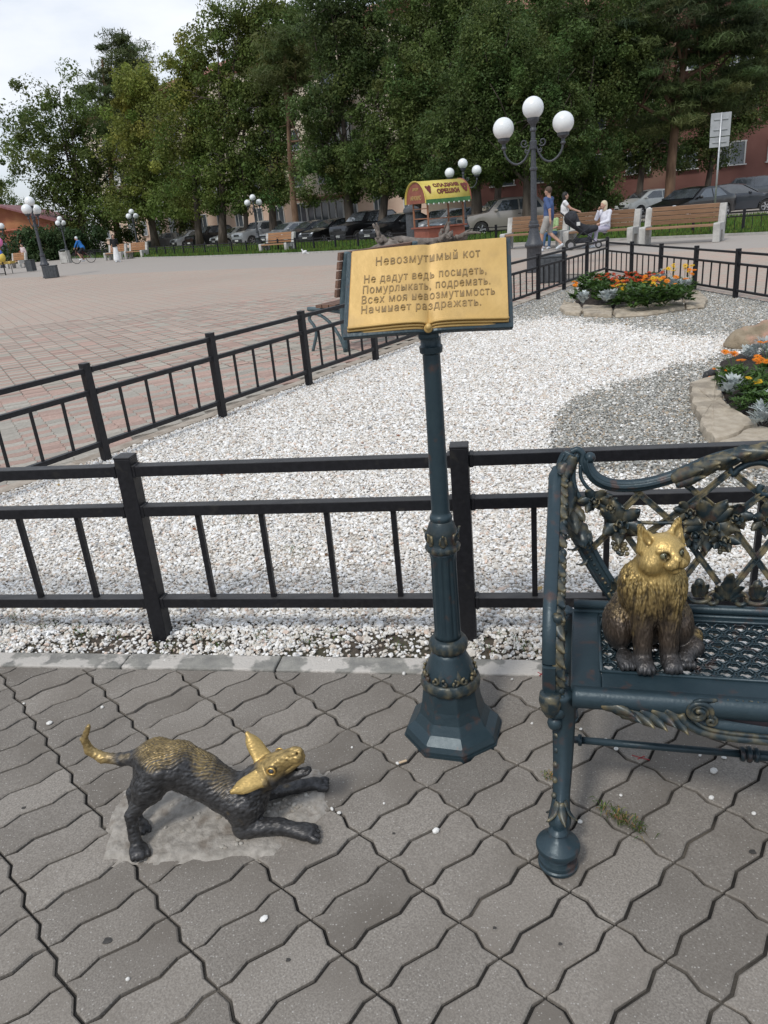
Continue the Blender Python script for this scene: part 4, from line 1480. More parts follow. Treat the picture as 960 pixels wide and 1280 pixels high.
# ================================================================== BUILDINGS
M_plast = mat('peach_plaster', (0.60, 0.43, 0.33), (0.68, 0.52, 0.41), rough=0.9, scale=0.6, bump=0.2)
M_plast2 = mat('yellow_plaster', (0.66, 0.58, 0.45), (0.74, 0.66, 0.54), rough=0.9, scale=0.5, bump=0.2)
M_brown = mat('brown_plaster', (0.17, 0.075, 0.06), (0.22, 0.10, 0.08), rough=0.9, scale=0.5, c3=(0.26, 0.15, 0.11), s3=0.25, p3=(0.55, 0.7), bump=0.2)
M_glass = mat('window_glass', (0.05, 0.06, 0.07), (0.12, 0.14, 0.16), rough=0.12, scale=0.8, spec=0.8)
M_white = mat('white_frame', (0.62, 0.62, 0.60), rough=0.6)
M_roof = mat('red_roof', (0.22, 0.085, 0.06), (0.30, 0.13, 0.09), rough=0.8, scale=2)
M_brick = mat('orange_brick', (0.36, 0.15, 0.07), (0.46, 0.21, 0.10), rough=0.9, scale=1.2, c3=(0.30, 0.11, 0.06), s3=0.5)
M_brickr = mat('red_brick', (0.27, 0.09, 0.055), (0.36, 0.13, 0.08), rough=0.9, scale=2)


def house(name, A, B, H, depth, wallm, label, floors, cols, win=(1.35, 1.6), z0=1.2, dz=3.0, balc=None, ground=None, roof=True, cornice=True, cat='building'):
    A, B = Vector(A), Vector(B)
    d = (B - A); L = d.length; a = math.atan2(d.y, d.x)
    r = empty(name, A, a, label, cat)
    MB().box((L / 2, depth / 2, H / 2), (L, depth, H)).build('wall', wallm, r)
    if ground is not None:
        MB().box((L / 2, -0.04, 1.75), (L, 0.10, 3.5)).build('ground_floor_wall', ground, r)
    if roof:
        MB().add([(-0.6, -0.7, H), (L + 0.6, -0.7, H), (L + 0.6, depth + 0.7, H), (-0.6, depth + 0.7, H), (1.5, depth / 2, H + 2.6), (L - 1.5, depth / 2, H + 2.6)],
                 [(0, 1, 5, 4), (1, 2, 5), (2, 3, 4, 5), (3, 0, 4), (3, 2, 1, 0)]).build('roof', M_roof, r)
    if cornice:
        MB().box((L / 2, -0.18, H - 0.18), (L + 0.3, 0.36, 0.3)).box((L / 2, -0.10, H - 0.55), (L + 0.1, 0.2, 0.16)).build('cornice', M_roof if roof else M_white, r)
    fr = MB()
    W_, h_ = win
    fr.box((0, -0.02, h_ / 2), (W_ + 0.16, 0.10, 0.09)).box((0, -0.02, -h_ / 2), (W_ + 0.3, 0.26, 0.07)).box((-W_ / 2, -0.02, 0), (0.09, 0.10, h_ - 0.1)).box((W_ / 2, -0.02, 0), (0.09, 0.10, h_ - 0.1)).box((-W_ * 0.12, -0.02, 0), (0.07, 0.08, h_ - 0.1))
    fm = fr.mesh('window', M_white)
    pmn = MB().box((0, 0, 0), (W_ - 0.08, 0.03, h_ - 0.08)).mesh('pane', M_glass)
    for f in range(floors):
        for k in range(cols):
            x = L * (k + 0.5) / cols
            z = z0 + dz * f + h_ / 2
            if z + h_ / 2 > H - 0.6: continue
            w = link('window', fm, r); w.location = (x, -0.07 if not (f == 0 and ground) else -0.12, z)
            p = link('pane', pmn, w); p.location = (0, -0.012, 0)
            if balc and f > 0 and (k + balc[0]) % balc[1] == 0:
                bl = MB().box((0, -0.55, -h_ / 2 - 0.1), (W_ + 1.6, 1.0, 0.12))
                bl.box((0, -1.03, -h_ / 2 + 0.4), (W_ + 1.6, 0.05, 0.95))
                q = bl.build('balcony', M_white, r); q.location = (x, 0, z)
                g2 = MB()
                for u in range(5): g2.box((-(W_ + 1.6) / 2 + (W_ + 1.6) * u / 4, -1.03, 0.55), (0.07, 0.07, 1.3))
                g2.box((0, -1.03, 1.2), (W_ + 1.6, 0.07, 0.07))
                g2.build('balcony_frame', M_white, q)
                gl = MB()
                for u in range(4): gl.box((-(W_ + 1.6) / 2 + (W_ + 1.6) * (u + 0.5) / 4, -1.03, 0.55), ((W_ + 1.6) / 4 - 0.08, 0.02, 1.2))
                gl.build('balcony_glass', M_glass, q)
                MB().box((0, -0.55, 1.32), (W_ + 1.8, 1.15, 0.10)).build('balcony_roof', M_roof, q)
    return r


house('apartment_house', (-34, 108, 0), (5.5, 63, 0), 15.3, 12, M_plast2, 'five-storey yellow and peach apartment house behind the elms', 5, 17, balc=(1, 3), ground=M_plast, dz=3.0, z0=1.3)
house('apartment_house', (9.5, 62, 0), (52, 56, 0), 13.5, 12, M_brown, 'dark red-brown plastered house behind the parked cars at right', 4, 13, win=(1.7, 1.55), z0=2.6, dz=3.2, roof=True)
# doors and shop front in the peach ground floor
_hf = Vector((5.5 + 34, 63 - 108, 0)); _hl = _hf.length; _ha = math.atan2(_hf.y, _hf.x)
df = empty('shop_porch', Vector((-34, 108, 0)) + _hf * 0.80, _ha, 'glazed shop entrance with white frames in the peach ground floor', 'shop porch')
MB().box((0, -0.5, 1.5), (5.0, 0.08, 2.6)).build('glazing', M_glass, df)
_m = MB()
for k in range(6): _m.box((-2.5 + k, -0.56, 1.5), (0.12, 0.1, 2.7))
_m.box((0, -0.56, 2.85), (5.2, 0.12, 0.14)).box((0, -0.56, 0.5), (5.2, 0.12, 0.1))
_m.build('frame', M_white, df)
MB().box((0, -0.9, 3.15), (5.6, 1.5, 0.16)).box((0, -0.3, 0.1), (5.4, 0.7, 0.2)).build('canopy', M_roof, df)

# red brick hall at the far left
hb = empty('brick_hall', at(-36, 300, 80).to_2d().to_3d(), math.radians(4), 'orange brick hall with an arched front and low gable at the left edge', 'building')
sc_ = 80 / FPX * 1.03
HW = 10.5
hb.scale = (0.78, 0.78, 0.78)
MB().add([(0, 0, 0), (HW, 0, 0), (HW, 0, 4.5), (HW / 2 - 1.2, 0, 6.6), (0, 0, 4.9), (0, 14, 0), (HW, 14, 0), (HW, 14, 4.5), (HW / 2 - 1.2, 14, 6.6), (0, 14, 4.9)],
         [(0, 1, 2, 3, 4), (9, 8, 7, 6, 5), (0, 5, 6, 1), (1, 6, 7, 2), (2, 7, 8, 3), (3, 8, 9, 4), (4, 9, 5, 0)]).build('wall', M_brick, hb)
rf = MB()
rf.bar((-0.5, 6.5, 4.95 + 0.05), (HW / 2 - 1.2, 6.5, 6.75), 15, 0.22).bar((HW / 2 - 1.2, 6.5, 6.77), (HW + 0.7, 6.5, 4.3), 15, 0.22)
rf.build('roof', mat('plum_roof', (0.20, 0.08, 0.09), (0.28, 0.12, 0.12), rough=0.7, scale=2), hb)
ar = MB()
P = [(5.2 + 2.9 * math.cos(a), -0.12, 2.2 + 1.5 * math.sin(a)) for a in [PI * k / 16 for k in range(17)]]
ar.tube(P, 0.20, 4)
ar.bar((2.3, -0.12, 0), (2.3, -0.12, 2.2), 0.4, 0.3, up=(1, 0, 0)).bar((8.1, -0.12, 0), (8.1, -0.12, 2.2), 0.4, 0.3, up=(1, 0, 0))
ar.build('arch', M_brickr, hb)
MB().prism([(5.2 + 2.75 * math.cos(a), 2.2 + 1.35 * math.sin(a)) for a in [PI * k / 16 for k in range(17)]] + [(2.45, 0), (7.95, 0)], 0.02, 0.06, Matrix(((1, 0, 0, 0), (0, 0, -1, 0), (0, 1, 0, 0), (0, 0, 0, 1)))).build('arch_panel', M_brickr, hb)
for x in (3.8, 6.4):
    w = MB()
    w.box((x - 0.55, -0.14, 1.3), (0.16, 0.12, 2.2)).box((x + 0.55, -0.14, 1.3), (0.16, 0.12, 2.2)).box((x, -0.14, 2.45), (1.3, 0.12, 0.16))
    o = w.build('window', M_brick, hb)
    MB().box((x, -0.10, 1.3), (0.94, 0.06, 2.1)).build('pane', M_glass, o)
MB().box((9.3, -0.1, 2.2), (1.6, 0.2, 4.0)).box((0.6, -0.1, 2.3), (1.0, 0.2, 4.2)).build('pilaster', M_brickr, hb)
MB().box((1.2, 1.0, 6.0), (3.2, 2, 1.5)).build('parapet', M_white, hb)

# ================================================================== CARS
M_tyre = mat('tyre', (0.015, 0.015, 0.015), (0.03, 0.03, 0.03), rough=0.85, scale=8)
M_rim = mat('rim', (0.45, 0.45, 0.47), rough=0.3, metal=0.8)
M_cglass = mat('car_glass', (0.03, 0.036, 0.042), (0.07, 0.08, 0.09), coat=1.0, rough=0.08, scale=2, spec=1.0)
M_lens = mat('lamp_lens', (0.70, 0.72, 0.74), rough=0.1, spec=0.8)
M_red = mat('tail_lens', (0.35, 0.02, 0.02), rough=0.15)
M_trim = mat('car_trim', (0.02, 0.02, 0.022), rough=0.5)
M_plate = mat('number_plate', (0.6, 0.6, 0.58), rough=0.5)


def car_mesh(kind):
    if kind == 'suv':
        L, W, low, hood, belt, roof = 4.5, 1.86, 0.32, 1.05, 1.10, 1.72
        prof = [(-2.25, 0.40), (-2.25, 0.85), (-2.18, 1.00), (-1.10, 1.12), (-0.98, 1.14), (-0.42, 1.66), (0.1, 1.73), (1.55, 1.70), (2.10, 1.20), (2.20, 0.95), (2.24, 0.45)]
    elif kind == 'hatch':
        L, W = 3.9, 1.70
        prof = [(-1.95, 0.36), (-1.96, 0.62), (-1.86, 0.78), (-1.30, 0.98), (-1.15, 1.01), (-0.38, 1.44), (0.25, 1.51), (1.30, 1.46), (1.80, 1.05), (1.90, 0.85), (1.93, 0.40)]
    else:
        L, W = 4.65, 1.80
        prof = [(-2.32, 0.36), (-2.33, 0.60), (-2.22, 0.74), (-1.25, 0.93), (-1.10, 0.95), (-0.32, 1.38), (0.25, 1.45), (0.95, 1.41), (1.70, 1.06), (2.20, 1.00), (2.30, 0.80), (2.32, 0.42)]
    return L, W, prof


def make_car(kind, paint):
    """local x: -x is the nose"""
    L, W, prof = car_mesh(kind)
    r = empty('parked_car', (0, 0, 0))
    zb = {'suv': 1.12, 'hatch': 0.98, 'sedan': 0.95}[kind]

    def hw(x, z):
        w = W / 2 * (1 - 0.10 * max(0, (abs(x) - L / 2 + 0.55) / 0.55) ** 2)
        if z > zb: w *= 1 - 0.20 * (z - zb) / 0.55
        elif z < 0.5: w *= 0.97
        return w
    # resample the profile
    pts = []
    for a, b in zip(prof[:-1], prof[1:]):
        n = 3
        for k in range(n): pts.append((lerp(a[0], b[0], k / n), lerp(a[1], b[1], k / n)))
    pts.append(prof[-1])
    M = MB()
    vs = []
    rows = 9
    for (x, z) in pts:
        w = hw(x, z)
        for k in range(rows):
            u = -1 + 2 * k / (rows - 1)
            crown = 0.035 * (1 - u * u)
            vs.append((x, w * u, z + (crown if 0.6 < z else 0)))
    fs = []
    for i in range(len(pts) - 1):
        for k in range(rows - 1):
            fs.append((i * rows + k, i * rows + k + 1, (i + 1) * rows + k + 1, (i + 1) * rows + k))
    M.add(vs, fs)
    # sides: columns from the sill up to the profile
    xs = [p[0] for p in pts]
    wr = 0.36 if kind == 'suv' else 0.31
    ax = (-L / 2 + 0.85, L / 2 - 0.88)
    for s_ in (-1, 1):
        vs, fs = [], []
        N = 60
        for i in range(N + 1):
            x = lerp(prof[0][0] + 0.005, prof[-1][0] - 0.005, i / N)
            # top of side = profile height
            zt = None
            for a, b in zip(pts[:-1], pts[1:]):
                if a[0] - 1e-6 <= x <= b[0] + 1e-6 and b[0] > a[0]:
                    zt = max(zt or 0, lerp(a[1], b[1], (x - a[0]) / (b[0] - a[0])))
            zt = zt or 0.6
            z0 = 0.25
            for c in ax:
                q = (wr + 0.06) ** 2 - (x - c) ** 2
                if q > 0: z0 = max(z0, wr + math.sqrt(q) * 0.98)
            cols = [z0, lerp(z0, zb, 0.35) if z0 < zb else z0, min(max(lerp(z0, zb, 0.8), z0), zt), min(zb, zt), lerp(min(zb, zt), zt, 0.5), zt]
            for q, z in enumerate(cols):
                w = hw(x, z) * (1.0 + (0.012 if q in (1, 2) else 0))
                vs.append((x, s_ * w, z))
        for i in range(N):
            for q in range(5):
                f = (i * 6 + q, (i + 1) * 6 + q, (i + 1) * 6 + q + 1, i * 6 + q + 1)
                fs.append(f if s_ < 0 else f[::-1])
        M.add(vs, fs)
    M.build('body', paint, r, angle=50)
    MB().box((0, 0, 0.30), (L - 0.5, W - 0.30, 0.2)).box((-L / 2 + 0.02, 0, 0.42), (0.10, W * 0.84, 0.26)).box((L / 2 - 0.03, 0, 0.42), (0.10, W * 0.84, 0.22)).build('bumper', M_trim, r, bevel=0.03)

    # glass panes following profile
    def pane(name, quad, parent=r):
        m = MB().add(quad, [tuple(range(len(quad)))])
        me = m.mesh(name, M_cglass)
        o = link(name, me, parent)
        s2 = o.modifiers.new('sol', 'SOLIDIFY'); s2.thickness = 0.02; s2.offset = 0
        return o
    i_ws = 4
    (xa, za), (xb, zb2) = prof[i_ws], prof[i_ws + 1]
    n = Vector((-(zb2 - za), 0, (xb - xa))).normalized() * 0.045

    def P_(x, z, u): return (x + n.x, hw(x, z) * u, z + n.z)
    pane('windscreen', [P_(lerp(xa, xb, .08), lerp(za, zb2, .08), -0.90), P_(lerp(xa, xb, .08), lerp(za, zb2, .08), 0.90), P_(lerp(xa, xb, .93), lerp(za, zb2, .93), 0.88), P_(lerp(xa, xb, .93), lerp(za, zb2, .93), -0.88)])
    (xa2, za2), (xb3, zb3) = prof[7], prof[8]
    n2 = Vector((-(zb3 - za2), 0, (xb3 - xa2))).normalized() * 0.045

    def P2(x, z, u): return (x + n2.x, hw(x, z) * u, z + n2.z)
    pane('rear_window', [P2(lerp(xa2, xb3, .12), lerp(za2, zb3, .12), -0.86), P2(lerp(xa2, xb3, .12), lerp(za2, zb3, .12), 0.86), P2(lerp(xa2, xb3, .85), lerp(za2, zb3, .85), 0.86), P2(lerp(xa2, xb3, .85), lerp(za2, zb3, .85), -0.86)])
    rz_ = max(p[1] for p in prof) - 0.10
    x1, x2, x3, x4 = xa + 0.30, xb + 0.22, xa2 - 0.02, xb3 - 0.28
    xm = (x2 + x3) / 2 - 0.05
    for s_ in (-1, 1):
        def S(x, z): return (x, s_ * (hw(x, z) + 0.006), z)
        for quad in ([S(x1, zb + 0.03), S(xm - 0.04, zb + 0.03), S(xm - 0.04, rz_), S(x2, rz_)], [S(xm + 0.04, zb + 0.03), S(x4, zb + 0.05), S(x3, rz_), S(xm + 0.04, rz_)]):
            pane('side_window', quad if s_ > 0 else quad[::-1])
        MB().ball((x1 + 0.08, s_ * (hw(x1, zb) + 0.10), zb + 0.07), (0.08, 0.12, 0.07), 10, 6).build('mirror', paint, r, smooth=True)
        MB().box((xm, s_ * (hw(xm, 0.8) * 1.012 + 0.004), zb - 0.16), (0.16, 0.02, 0.03)).build('door_handle', M_trim, r)
        MB().ball((-L / 2 + 0.20, s_ * W * 0.36, zb - (0.28 if kind == 'suv' else 0.26)), (0.17, 0.20, 0.085), 14, 8).build('headlight', M_lens, r, smooth=True)
        MB().ball((L / 2 - 0.13, s_ * W * 0.37, zb - 0.17), (0.12, 0.17, 0.10), 12, 8).build('tail_light', M_red, r, smooth=True)
        for c in ax:
            wh = MB()
            wh.lathe([(wr * 0.62, -0.10), (wr * 0.96, -0.105), (wr, -0.07), (wr, 0.07), (wr * 0.96, 0.105), (wr * 0.62, 0.10)], 26)
            wh.xf(Matrix.Translation((c, s_ * (W / 2 - 0.10), wr)) @ Matrix.Rotation(PI / 2, 4, 'X'))
            o = wh.build('wheel', M_tyre, r, angle=40)
            rm = MB()
            rm.lathe([(wr * 0.12, 0.085), (wr * 0.58, 0.095), (wr * 0.64, 0.108), (wr * 0.64, 0.06), (wr * 0.3, 0.05)], 20)
            for q in range(5):
                a = 2 * PI * q / 5
                rm.bar((0.02 * math.cos(a), 0.02 * math.sin(a), 0.10), (wr * 0.6 * math.cos(a), wr * 0.6 * math.sin(a), 0.10), 0.06, 0.03)
            rm.xf(Matrix.Translation((c, s_ * (W / 2 - 0.10), wr)) @ Matrix.Rotation(-s_ * PI / 2, 4, 'X'))
            rm.build('rim', M_rim, o)
    MB().box((-L / 2 - 0.015, 0, zb - 0.30), (0.05, W * 0.42, 0.13)).build('grille', M_trim, r, bevel=0.02)
    MB().box((-L / 2 - 0.045, 0, 0.44), (0.02, 0.52, 0.11)).build('number_plate', M_plate, r)
    return r


def paint(name, c, metal=0.3): return mat(name, c, rough=0.28, metal=metal, coat=0.6, spec=0.5)


P_black, P_navy, P_white, P_silver, P_sand, P_grey, P_lb = (paint('black_lacquer', (0.012, 0.012, 0.014)), paint('graphite_lacquer', (0.045, 0.052, 0.065)), paint('white_lacquer', (0.62, 0.64, 0.62), 0),
    paint('silver_lacquer', (0.38, 0.40, 0.42)), paint('sand_lacquer', (0.33, 0.30, 0.27)), paint('grey_lacquer', (0.12, 0.13, 0.14)), paint('pale_blue_lacquer', (0.30, 0.35, 0.40)))
PROTO = {}
CARS = [  # kind, paint, ground px x, distance, heading (deg: direction the nose points, 0 = +x), label
    ('hatch', P_white, 808, 52, 196, 'small white hatchback with its nose to the left, behind the big pine'),
    ('sedan', P_black, 862, 38.0, 212, 'black saloon facing left in front of the sign pole'),
    ('sedan', P_navy, 915, 41.0, -28, 'graphite saloon facing right, at the right edge'),
    ('suv', P_grey, 948, 50, -20, 'dark estate car behind the graphite one at the right edge'),
    ('suv', P_sand, 628, 41.5, 188, 'sand-coloured off-roader behind the nearest street lamp'),
    ('sedan', P_lb, 588, 43.5, 205, 'pale blue saloon behind the cart'),
    ('sedan', P_silver, 556, 47.0, 215, 'silver saloon seen through the cart'),
    ('sedan', P_black, 500, 46.5, 215, 'black saloon just behind the roots, right of the elm trunk'),
    ('suv', P_black, 459, 49.5, 217, 'black off-roader behind the leaning elm'),
    ('sedan', P_black, 418, 53.0, 217, 'black saloon left of the black off-roader'),
    ('sedan', P_navy, 392, 57.0, 217, 'dark blue saloon behind the lone concrete bench'),
    ('sedan', P_silver, 362, 60.5, 217, 'silver saloon behind the straight pine trunk'),
    ('suv', P_silver, 326, 65.0, 217, 'silver off-roader behind the third street lamp'),
    ('sedan', P_white, 296, 70.0, 217, 'white saloon between two elm trunks'),
    ('suv', P_black, 263, 74.0, 217, 'black off-roader behind the leftmost elm trunks'),
    ('hatch', P_silver, 238, 79.0, 217, 'silver hatchback at the left end of the car row'),
    ('sedan', P_grey, 205, 84.0, 217, 'grey saloon furthest left of the parked cars'),
]
for kind, pt_, px_, Yd, hd, lab in CARS:
    key = (kind, pt_.name)
    c = at(px_, 290, Yd); c.z = -0.06
    rz = math.radians(hd) - PI
    if key not in PROTO:
        o = make_car(kind, pt_); PROTO[key] = o
        o.location = c; o.rotation_euler = (0, 0, rz)
        tag(o, lab, 'car', 'cars parked behind the lawn')
    else:
        o = copy_tree(PROTO[key], c, rz, label=lab)

# ================================================================== PEOPLE
M_skin = mat('skin', (0.42, 0.24, 0.17), (0.50, 0.30, 0.22), rough=0.55, scale=12)


def cloth(name, c, k=1.18): return mat(name, c, tuple(min(v * k, 0.9) for v in c), rough=0.9, scale=9, bump=0.3, bscale=14, bdist=0.01)


def limb(a, b, ra, rb, k=0.02): return ('c', a, b, ra, rb, k)


def person(loc, rz, label, J, top, bottom, hair, shoe, sleeve=0.5, leg=1.0, dress=False, scale=1.0, longhair=0.0, group='people on the square', hat=None):
    """J: joints in metres (local, facing -y). One skin body, clothing as parts. sleeve/leg = covered share of arm/leg."""
    r = empty('person', loc, rz, label, 'person', group)
    r.scale = (scale,) * 3
    g = lambda n: np.array(J[n], float)
    hd = g('head'); nk = g('neck'); pv_ = g('pelvis'); ch = g('chest')
    b = [('e', hd, (0.075, 0.095, 0.115), None, 0.02), ('c', hd + [0, -0.03, -0.05], hd + [0, -0.055, -0.075], 0.055, 0.035, 0.02), ('c', nk, hd + [0, 0.01, -0.06], 0.055, 0.05, 0.02),
         ('e', hd + [0, -0.098, -0.015], (0.012, 0.02, 0.022), None, 0.01), ('e', hd + [-0.078, 0, -0.01], (0.012, 0.02, 0.03), None, 0.008), ('e', hd + [0.078, 0, -0.01], (0.012, 0.02, 0.03), None, 0.008),
         ('-e', hd + [-0.03, -0.095, 0.015], (0.014, 0.01, 0.01), None, 0.01), ('-e', hd + [0.03, -0.095, 0.015], (0.014, 0.01, 0.01), None, 0.01), ('-e', hd + [0, -0.095, -0.055], (0.022, 0.008, 0.004), None, 0.006),
         ('e', ch, (0.155, 0.10, 0.20), None, 0.05), ('e', pv_, (0.150, 0.11, 0.13), None, 0.06), limb(ch, pv_, 0.125, 0.125, 0.05)]
    sh = [('e', ch, (0.172, 0.118, 0.22), None, 0.05), ('e', pv_ + [0, 0, 0.05], (0.165, 0.125, 0.13), None, 0.06), limb(ch, pv_, 0.145, 0.145, 0.05)]
    bt = [('e', pv_, (0.168, 0.128, 0.125), None, 0.05)]
    sho = []
    for s_ in 'lr':
        S_, E_, W_, H_, K_, A_, T_ = (g(n + s_) for n in ('sh', 'el', 'wr', 'hip', 'kn', 'an', 'toe'))
        b += [limb(ch + [0, 0, 0.12], S_, 0.06, 0.055, 0.04), limb(S_, E_, 0.052, 0.040), limb(E_, W_, 0.040, 0.027)]
        hv = (W_ - E_) / np.linalg.norm(W_ - E_)
        side = np.cross(hv, [0, 0, 1.0]); side /= np.linalg.norm(side) + 1e-9
        pc = W_ + hv * 0.05
        b.append(('c', W_, W_ + hv * 0.085, 0.026, 0.033, 0.01))
        for q in range(4): b.append(('c', pc + side * (q - 1.5) * 0.016 + hv * 0.03, pc + side * (q - 1.5) * 0.019 + hv * (0.10 - 0.012 * abs(q - 1)) + np.array([0, 0, -0.02]), 0.010, 0.008, 0.004))
        b.append(('c', W_ + hv * 0.02, W_ + hv * 0.07 + side * 0.05, 0.012, 0.009, 0.006))
        b += [limb(pv_ + (H_ - pv_) * 0.8, K_, 0.085, 0.055, 0.04), limb(K_, A_, 0.056, 0.036), ('c', A_ + [0, 0, -0.03], T_, 0.036, 0.028, 0.02)]
        e2 = S_ + (E_ - S_) * min(1, sleeve * 2)
        sh += [limb(ch + [0, 0, 0.12], S_, 0.08, 0.070, 0.04), limb(S_, e2, 0.068, 0.062 if sleeve < 0.6 else 0.052)]
        if sleeve > 0.55: sh.append(limb(E_, E_ + (W_ - E_) * (sleeve * 2 - 1), 0.052, 0.042))
        if not dress:
            k2 = H_ + (K_ - H_) * min(1, leg * 2)
            bt += [limb(pv_ + (H_ - pv_) * 0.9, k2, 0.102, 0.082 if leg < 0.6 else 0.066, 0.03)]
            if leg > 0.55: bt.append(limb(K_, K_ + (A_ - K_) * (leg * 2 - 1), 0.066, 0.052))
        hl = A_ + np.array([0, 0, -0.045])
        dr = T_ - A_; dr[2] = 0; dr /= np.linalg.norm(dr) + 1e-9
        sho.append(('c', hl - dr * 0.03, T_ + dr * 0.02 + [0, 0, 0.0], 0.048, 0.038, 0.02))
    if dress:
        an = (g('anl') + g('anr')) / 2
        bt += [('c', pv_, an + [0, 0, 0.10], 0.15, 0.22, 0.04)]
    h = 0.013
    sdf_obj('body', b, 0.0105, M_skin, r)
    sdf_obj('top', sh, h, top, r, relief=lambda V, N: 0.006 * vnoise(V, 9, 1) + 0.003 * vnoise(V, 22, 4))
    sdf_obj('dress_skirt' if dress else 'trousers', bt, h, bottom, r, relief=lambda V, N: 0.007 * vnoise(V * [1, 1, 0.5], 12, 2))
    sdf_obj('shoes', sho, 0.011, shoe, r)
    hp = [('e', hd + [0, 0.018, 0.03], (0.086, 0.100, 0.105), None, 0.02), ('-e', hd + [0, -0.10, -0.06], (0.085, 0.085, 0.105), None, 0.02)]
    if longhair: hp += [('e', hd + [0, 0.045, -0.04], (0.095, 0.075, 0.10 + longhair), None, 0.03)]
    sdf_obj('hair', hp, 0.01, hair, r, relief=lambda V, N: 0.004 * vnoise(V, 60, 3))
    return r


def J_stand(**kw):
    J = dict(head=(0, -0.02, 1.63), neck=(0, 0.01, 1.46), chest=(0, 0, 1.25), pelvis=(0, 0, 0.94), shl=(0.185, 0, 1.42), shr=(-0.185, 0, 1.42),
             ell=(0.24, 0.03, 1.13), elr=(-0.24, 0.03, 1.13), wrl=(0.26, -0.06, 0.89), wrr=(-0.26, -0.06, 0.89), hipl=(0.10, 0, 0.90), hipr=(-0.10, 0, 0.90),
             knl=(0.11, -0.02, 0.50), knr=(-0.11, -0.02, 0.50), anl=(0.11, 0.02, 0.09), anr=(-0.11, 0.02, 0.09), toel=(0.13, -0.15, 0.035), toer=(-0.13, -0.15, 0.035))
    J.update(kw)
    return J


H_brown, H_blond, H_dark = mat('brown_hair', (0.05, 0.03, 0.02), (0.09, 0.055, 0.035), rough=0.7, scale=60), mat('blond_hair', (0.50, 0.42, 0.28), (0.66, 0.58, 0.42), rough=0.6, scale=60), mat('dark_hair', (0.012, 0.01, 0.009), rough=0.6)
W_shoe = mat('white_shoe', (0.55, 0.60, 0.66), (0.7, 0.72, 0.74), rough=0.6, scale=30)
mp_ = gp(686, 314)
# man in blue, walking to the left, seen from behind
person((mp_.x, mp_.y, 0), math.radians(-128), 'person walking left in a blue T-shirt, grey shorts and pale trainers',
       J_stand(anl=(0.10, -0.20, 0.09), knl=(0.11, -0.16, 0.50), toel=(0.11, -0.38, 0.05), knr=(-0.11, -0.02, 0.50), anr=(-0.11, 0.34, 0.20), toer=(-0.12, 0.22, 0.06),
               ell=(0.25, 0.14, 1.15), wrl=(0.25, 0.16, 0.90), elr=(-0.24, -0.06, 1.14), wrr=(-0.23, -0.22, 0.93)),
       cloth('blue_cotton', (0.055, 0.09, 0.20)), cloth('grey_cotton', (0.32, 0.31, 0.29)), H_brown, W_shoe, sleeve=0.42, leg=0.44, scale=1.03)
wp = gp(703, 306)
person((wp.x + 0.05, wp.y - 0.1, 0), math.radians(75), 'person in a white vest and dark green trousers pushing the black pram',
       J_stand(elr=(-0.20, -0.20, 1.20), wrr=(-0.16, -0.44, 1.10), ell=(0.20, -0.20, 1.20), wrl=(0.16, -0.44, 1.10), anl=(0.10, -0.14, 0.09), knl=(0.11, -0.12, 0.5), toel=(0.11, -0.32, 0.04), anr=(-0.1, 0.16, 0.12)),
       cloth('white_jersey', (0.66, 0.66, 0.66)), cloth('green_cloth', (0.03, 0.10, 0.085)), H_dark, W_shoe, sleeve=0.18, leg=0.97, scale=0.93, longhair=0.04)


def sit(**kw):
    J = dict(head=(0, -0.04, 1.20), neck=(0, 0.0, 1.04), chest=(0, 0.03, 0.83), pelvis=(0, 0.02, 0.52), shl=(0.175, 0.02, 0.99), shr=(-0.175, 0.02, 0.99),
             ell=(0.22, -0.08, 0.74), elr=(-0.22, -0.08, 0.74), wrl=(0.10, -0.28, 0.68), wrr=(-0.10, -0.28, 0.68), hipl=(0.10, 0, 0.52), hipr=(-0.10, 0, 0.52),
             knl=(0.10, -0.44, 0.50), knr=(-0.08, -0.46, 0.50), anl=(0.09, -0.48, 0.09), anr=(-0.07, -0.62, 0.10), toel=(0.10, -0.64, 0.035), toer=(-0.08, -0.78, 0.06))
    J.update(kw)
    return J


person((7.38, 24.0, 0), math.radians(-62), 'blond person in a white jacket and pale trousers sitting and eating',
       sit(wrr=(-0.05, -0.20, 1.05), elr=(-0.20, -0.16, 0.80), head=(0.0, -0.06, 1.19)),
       cloth('white_jacket', (0.62, 0.62, 0.68)), cloth('lilac_cloth', (0.40, 0.38, 0.47)), H_blond, W_shoe, sleeve=0.95, leg=0.97, longhair=0.06, scale=0.98)
person((6.15, 25.45, 0), math.radians(-38), 'person in jeans and light green top on the bench behind the street lamp',
       sit(), cloth('pale_green', (0.30, 0.42, 0.20)), cloth('denim', (0.05, 0.10, 0.18)), H_brown, W_shoe, sleeve=0.4, leg=0.97, scale=0.85)

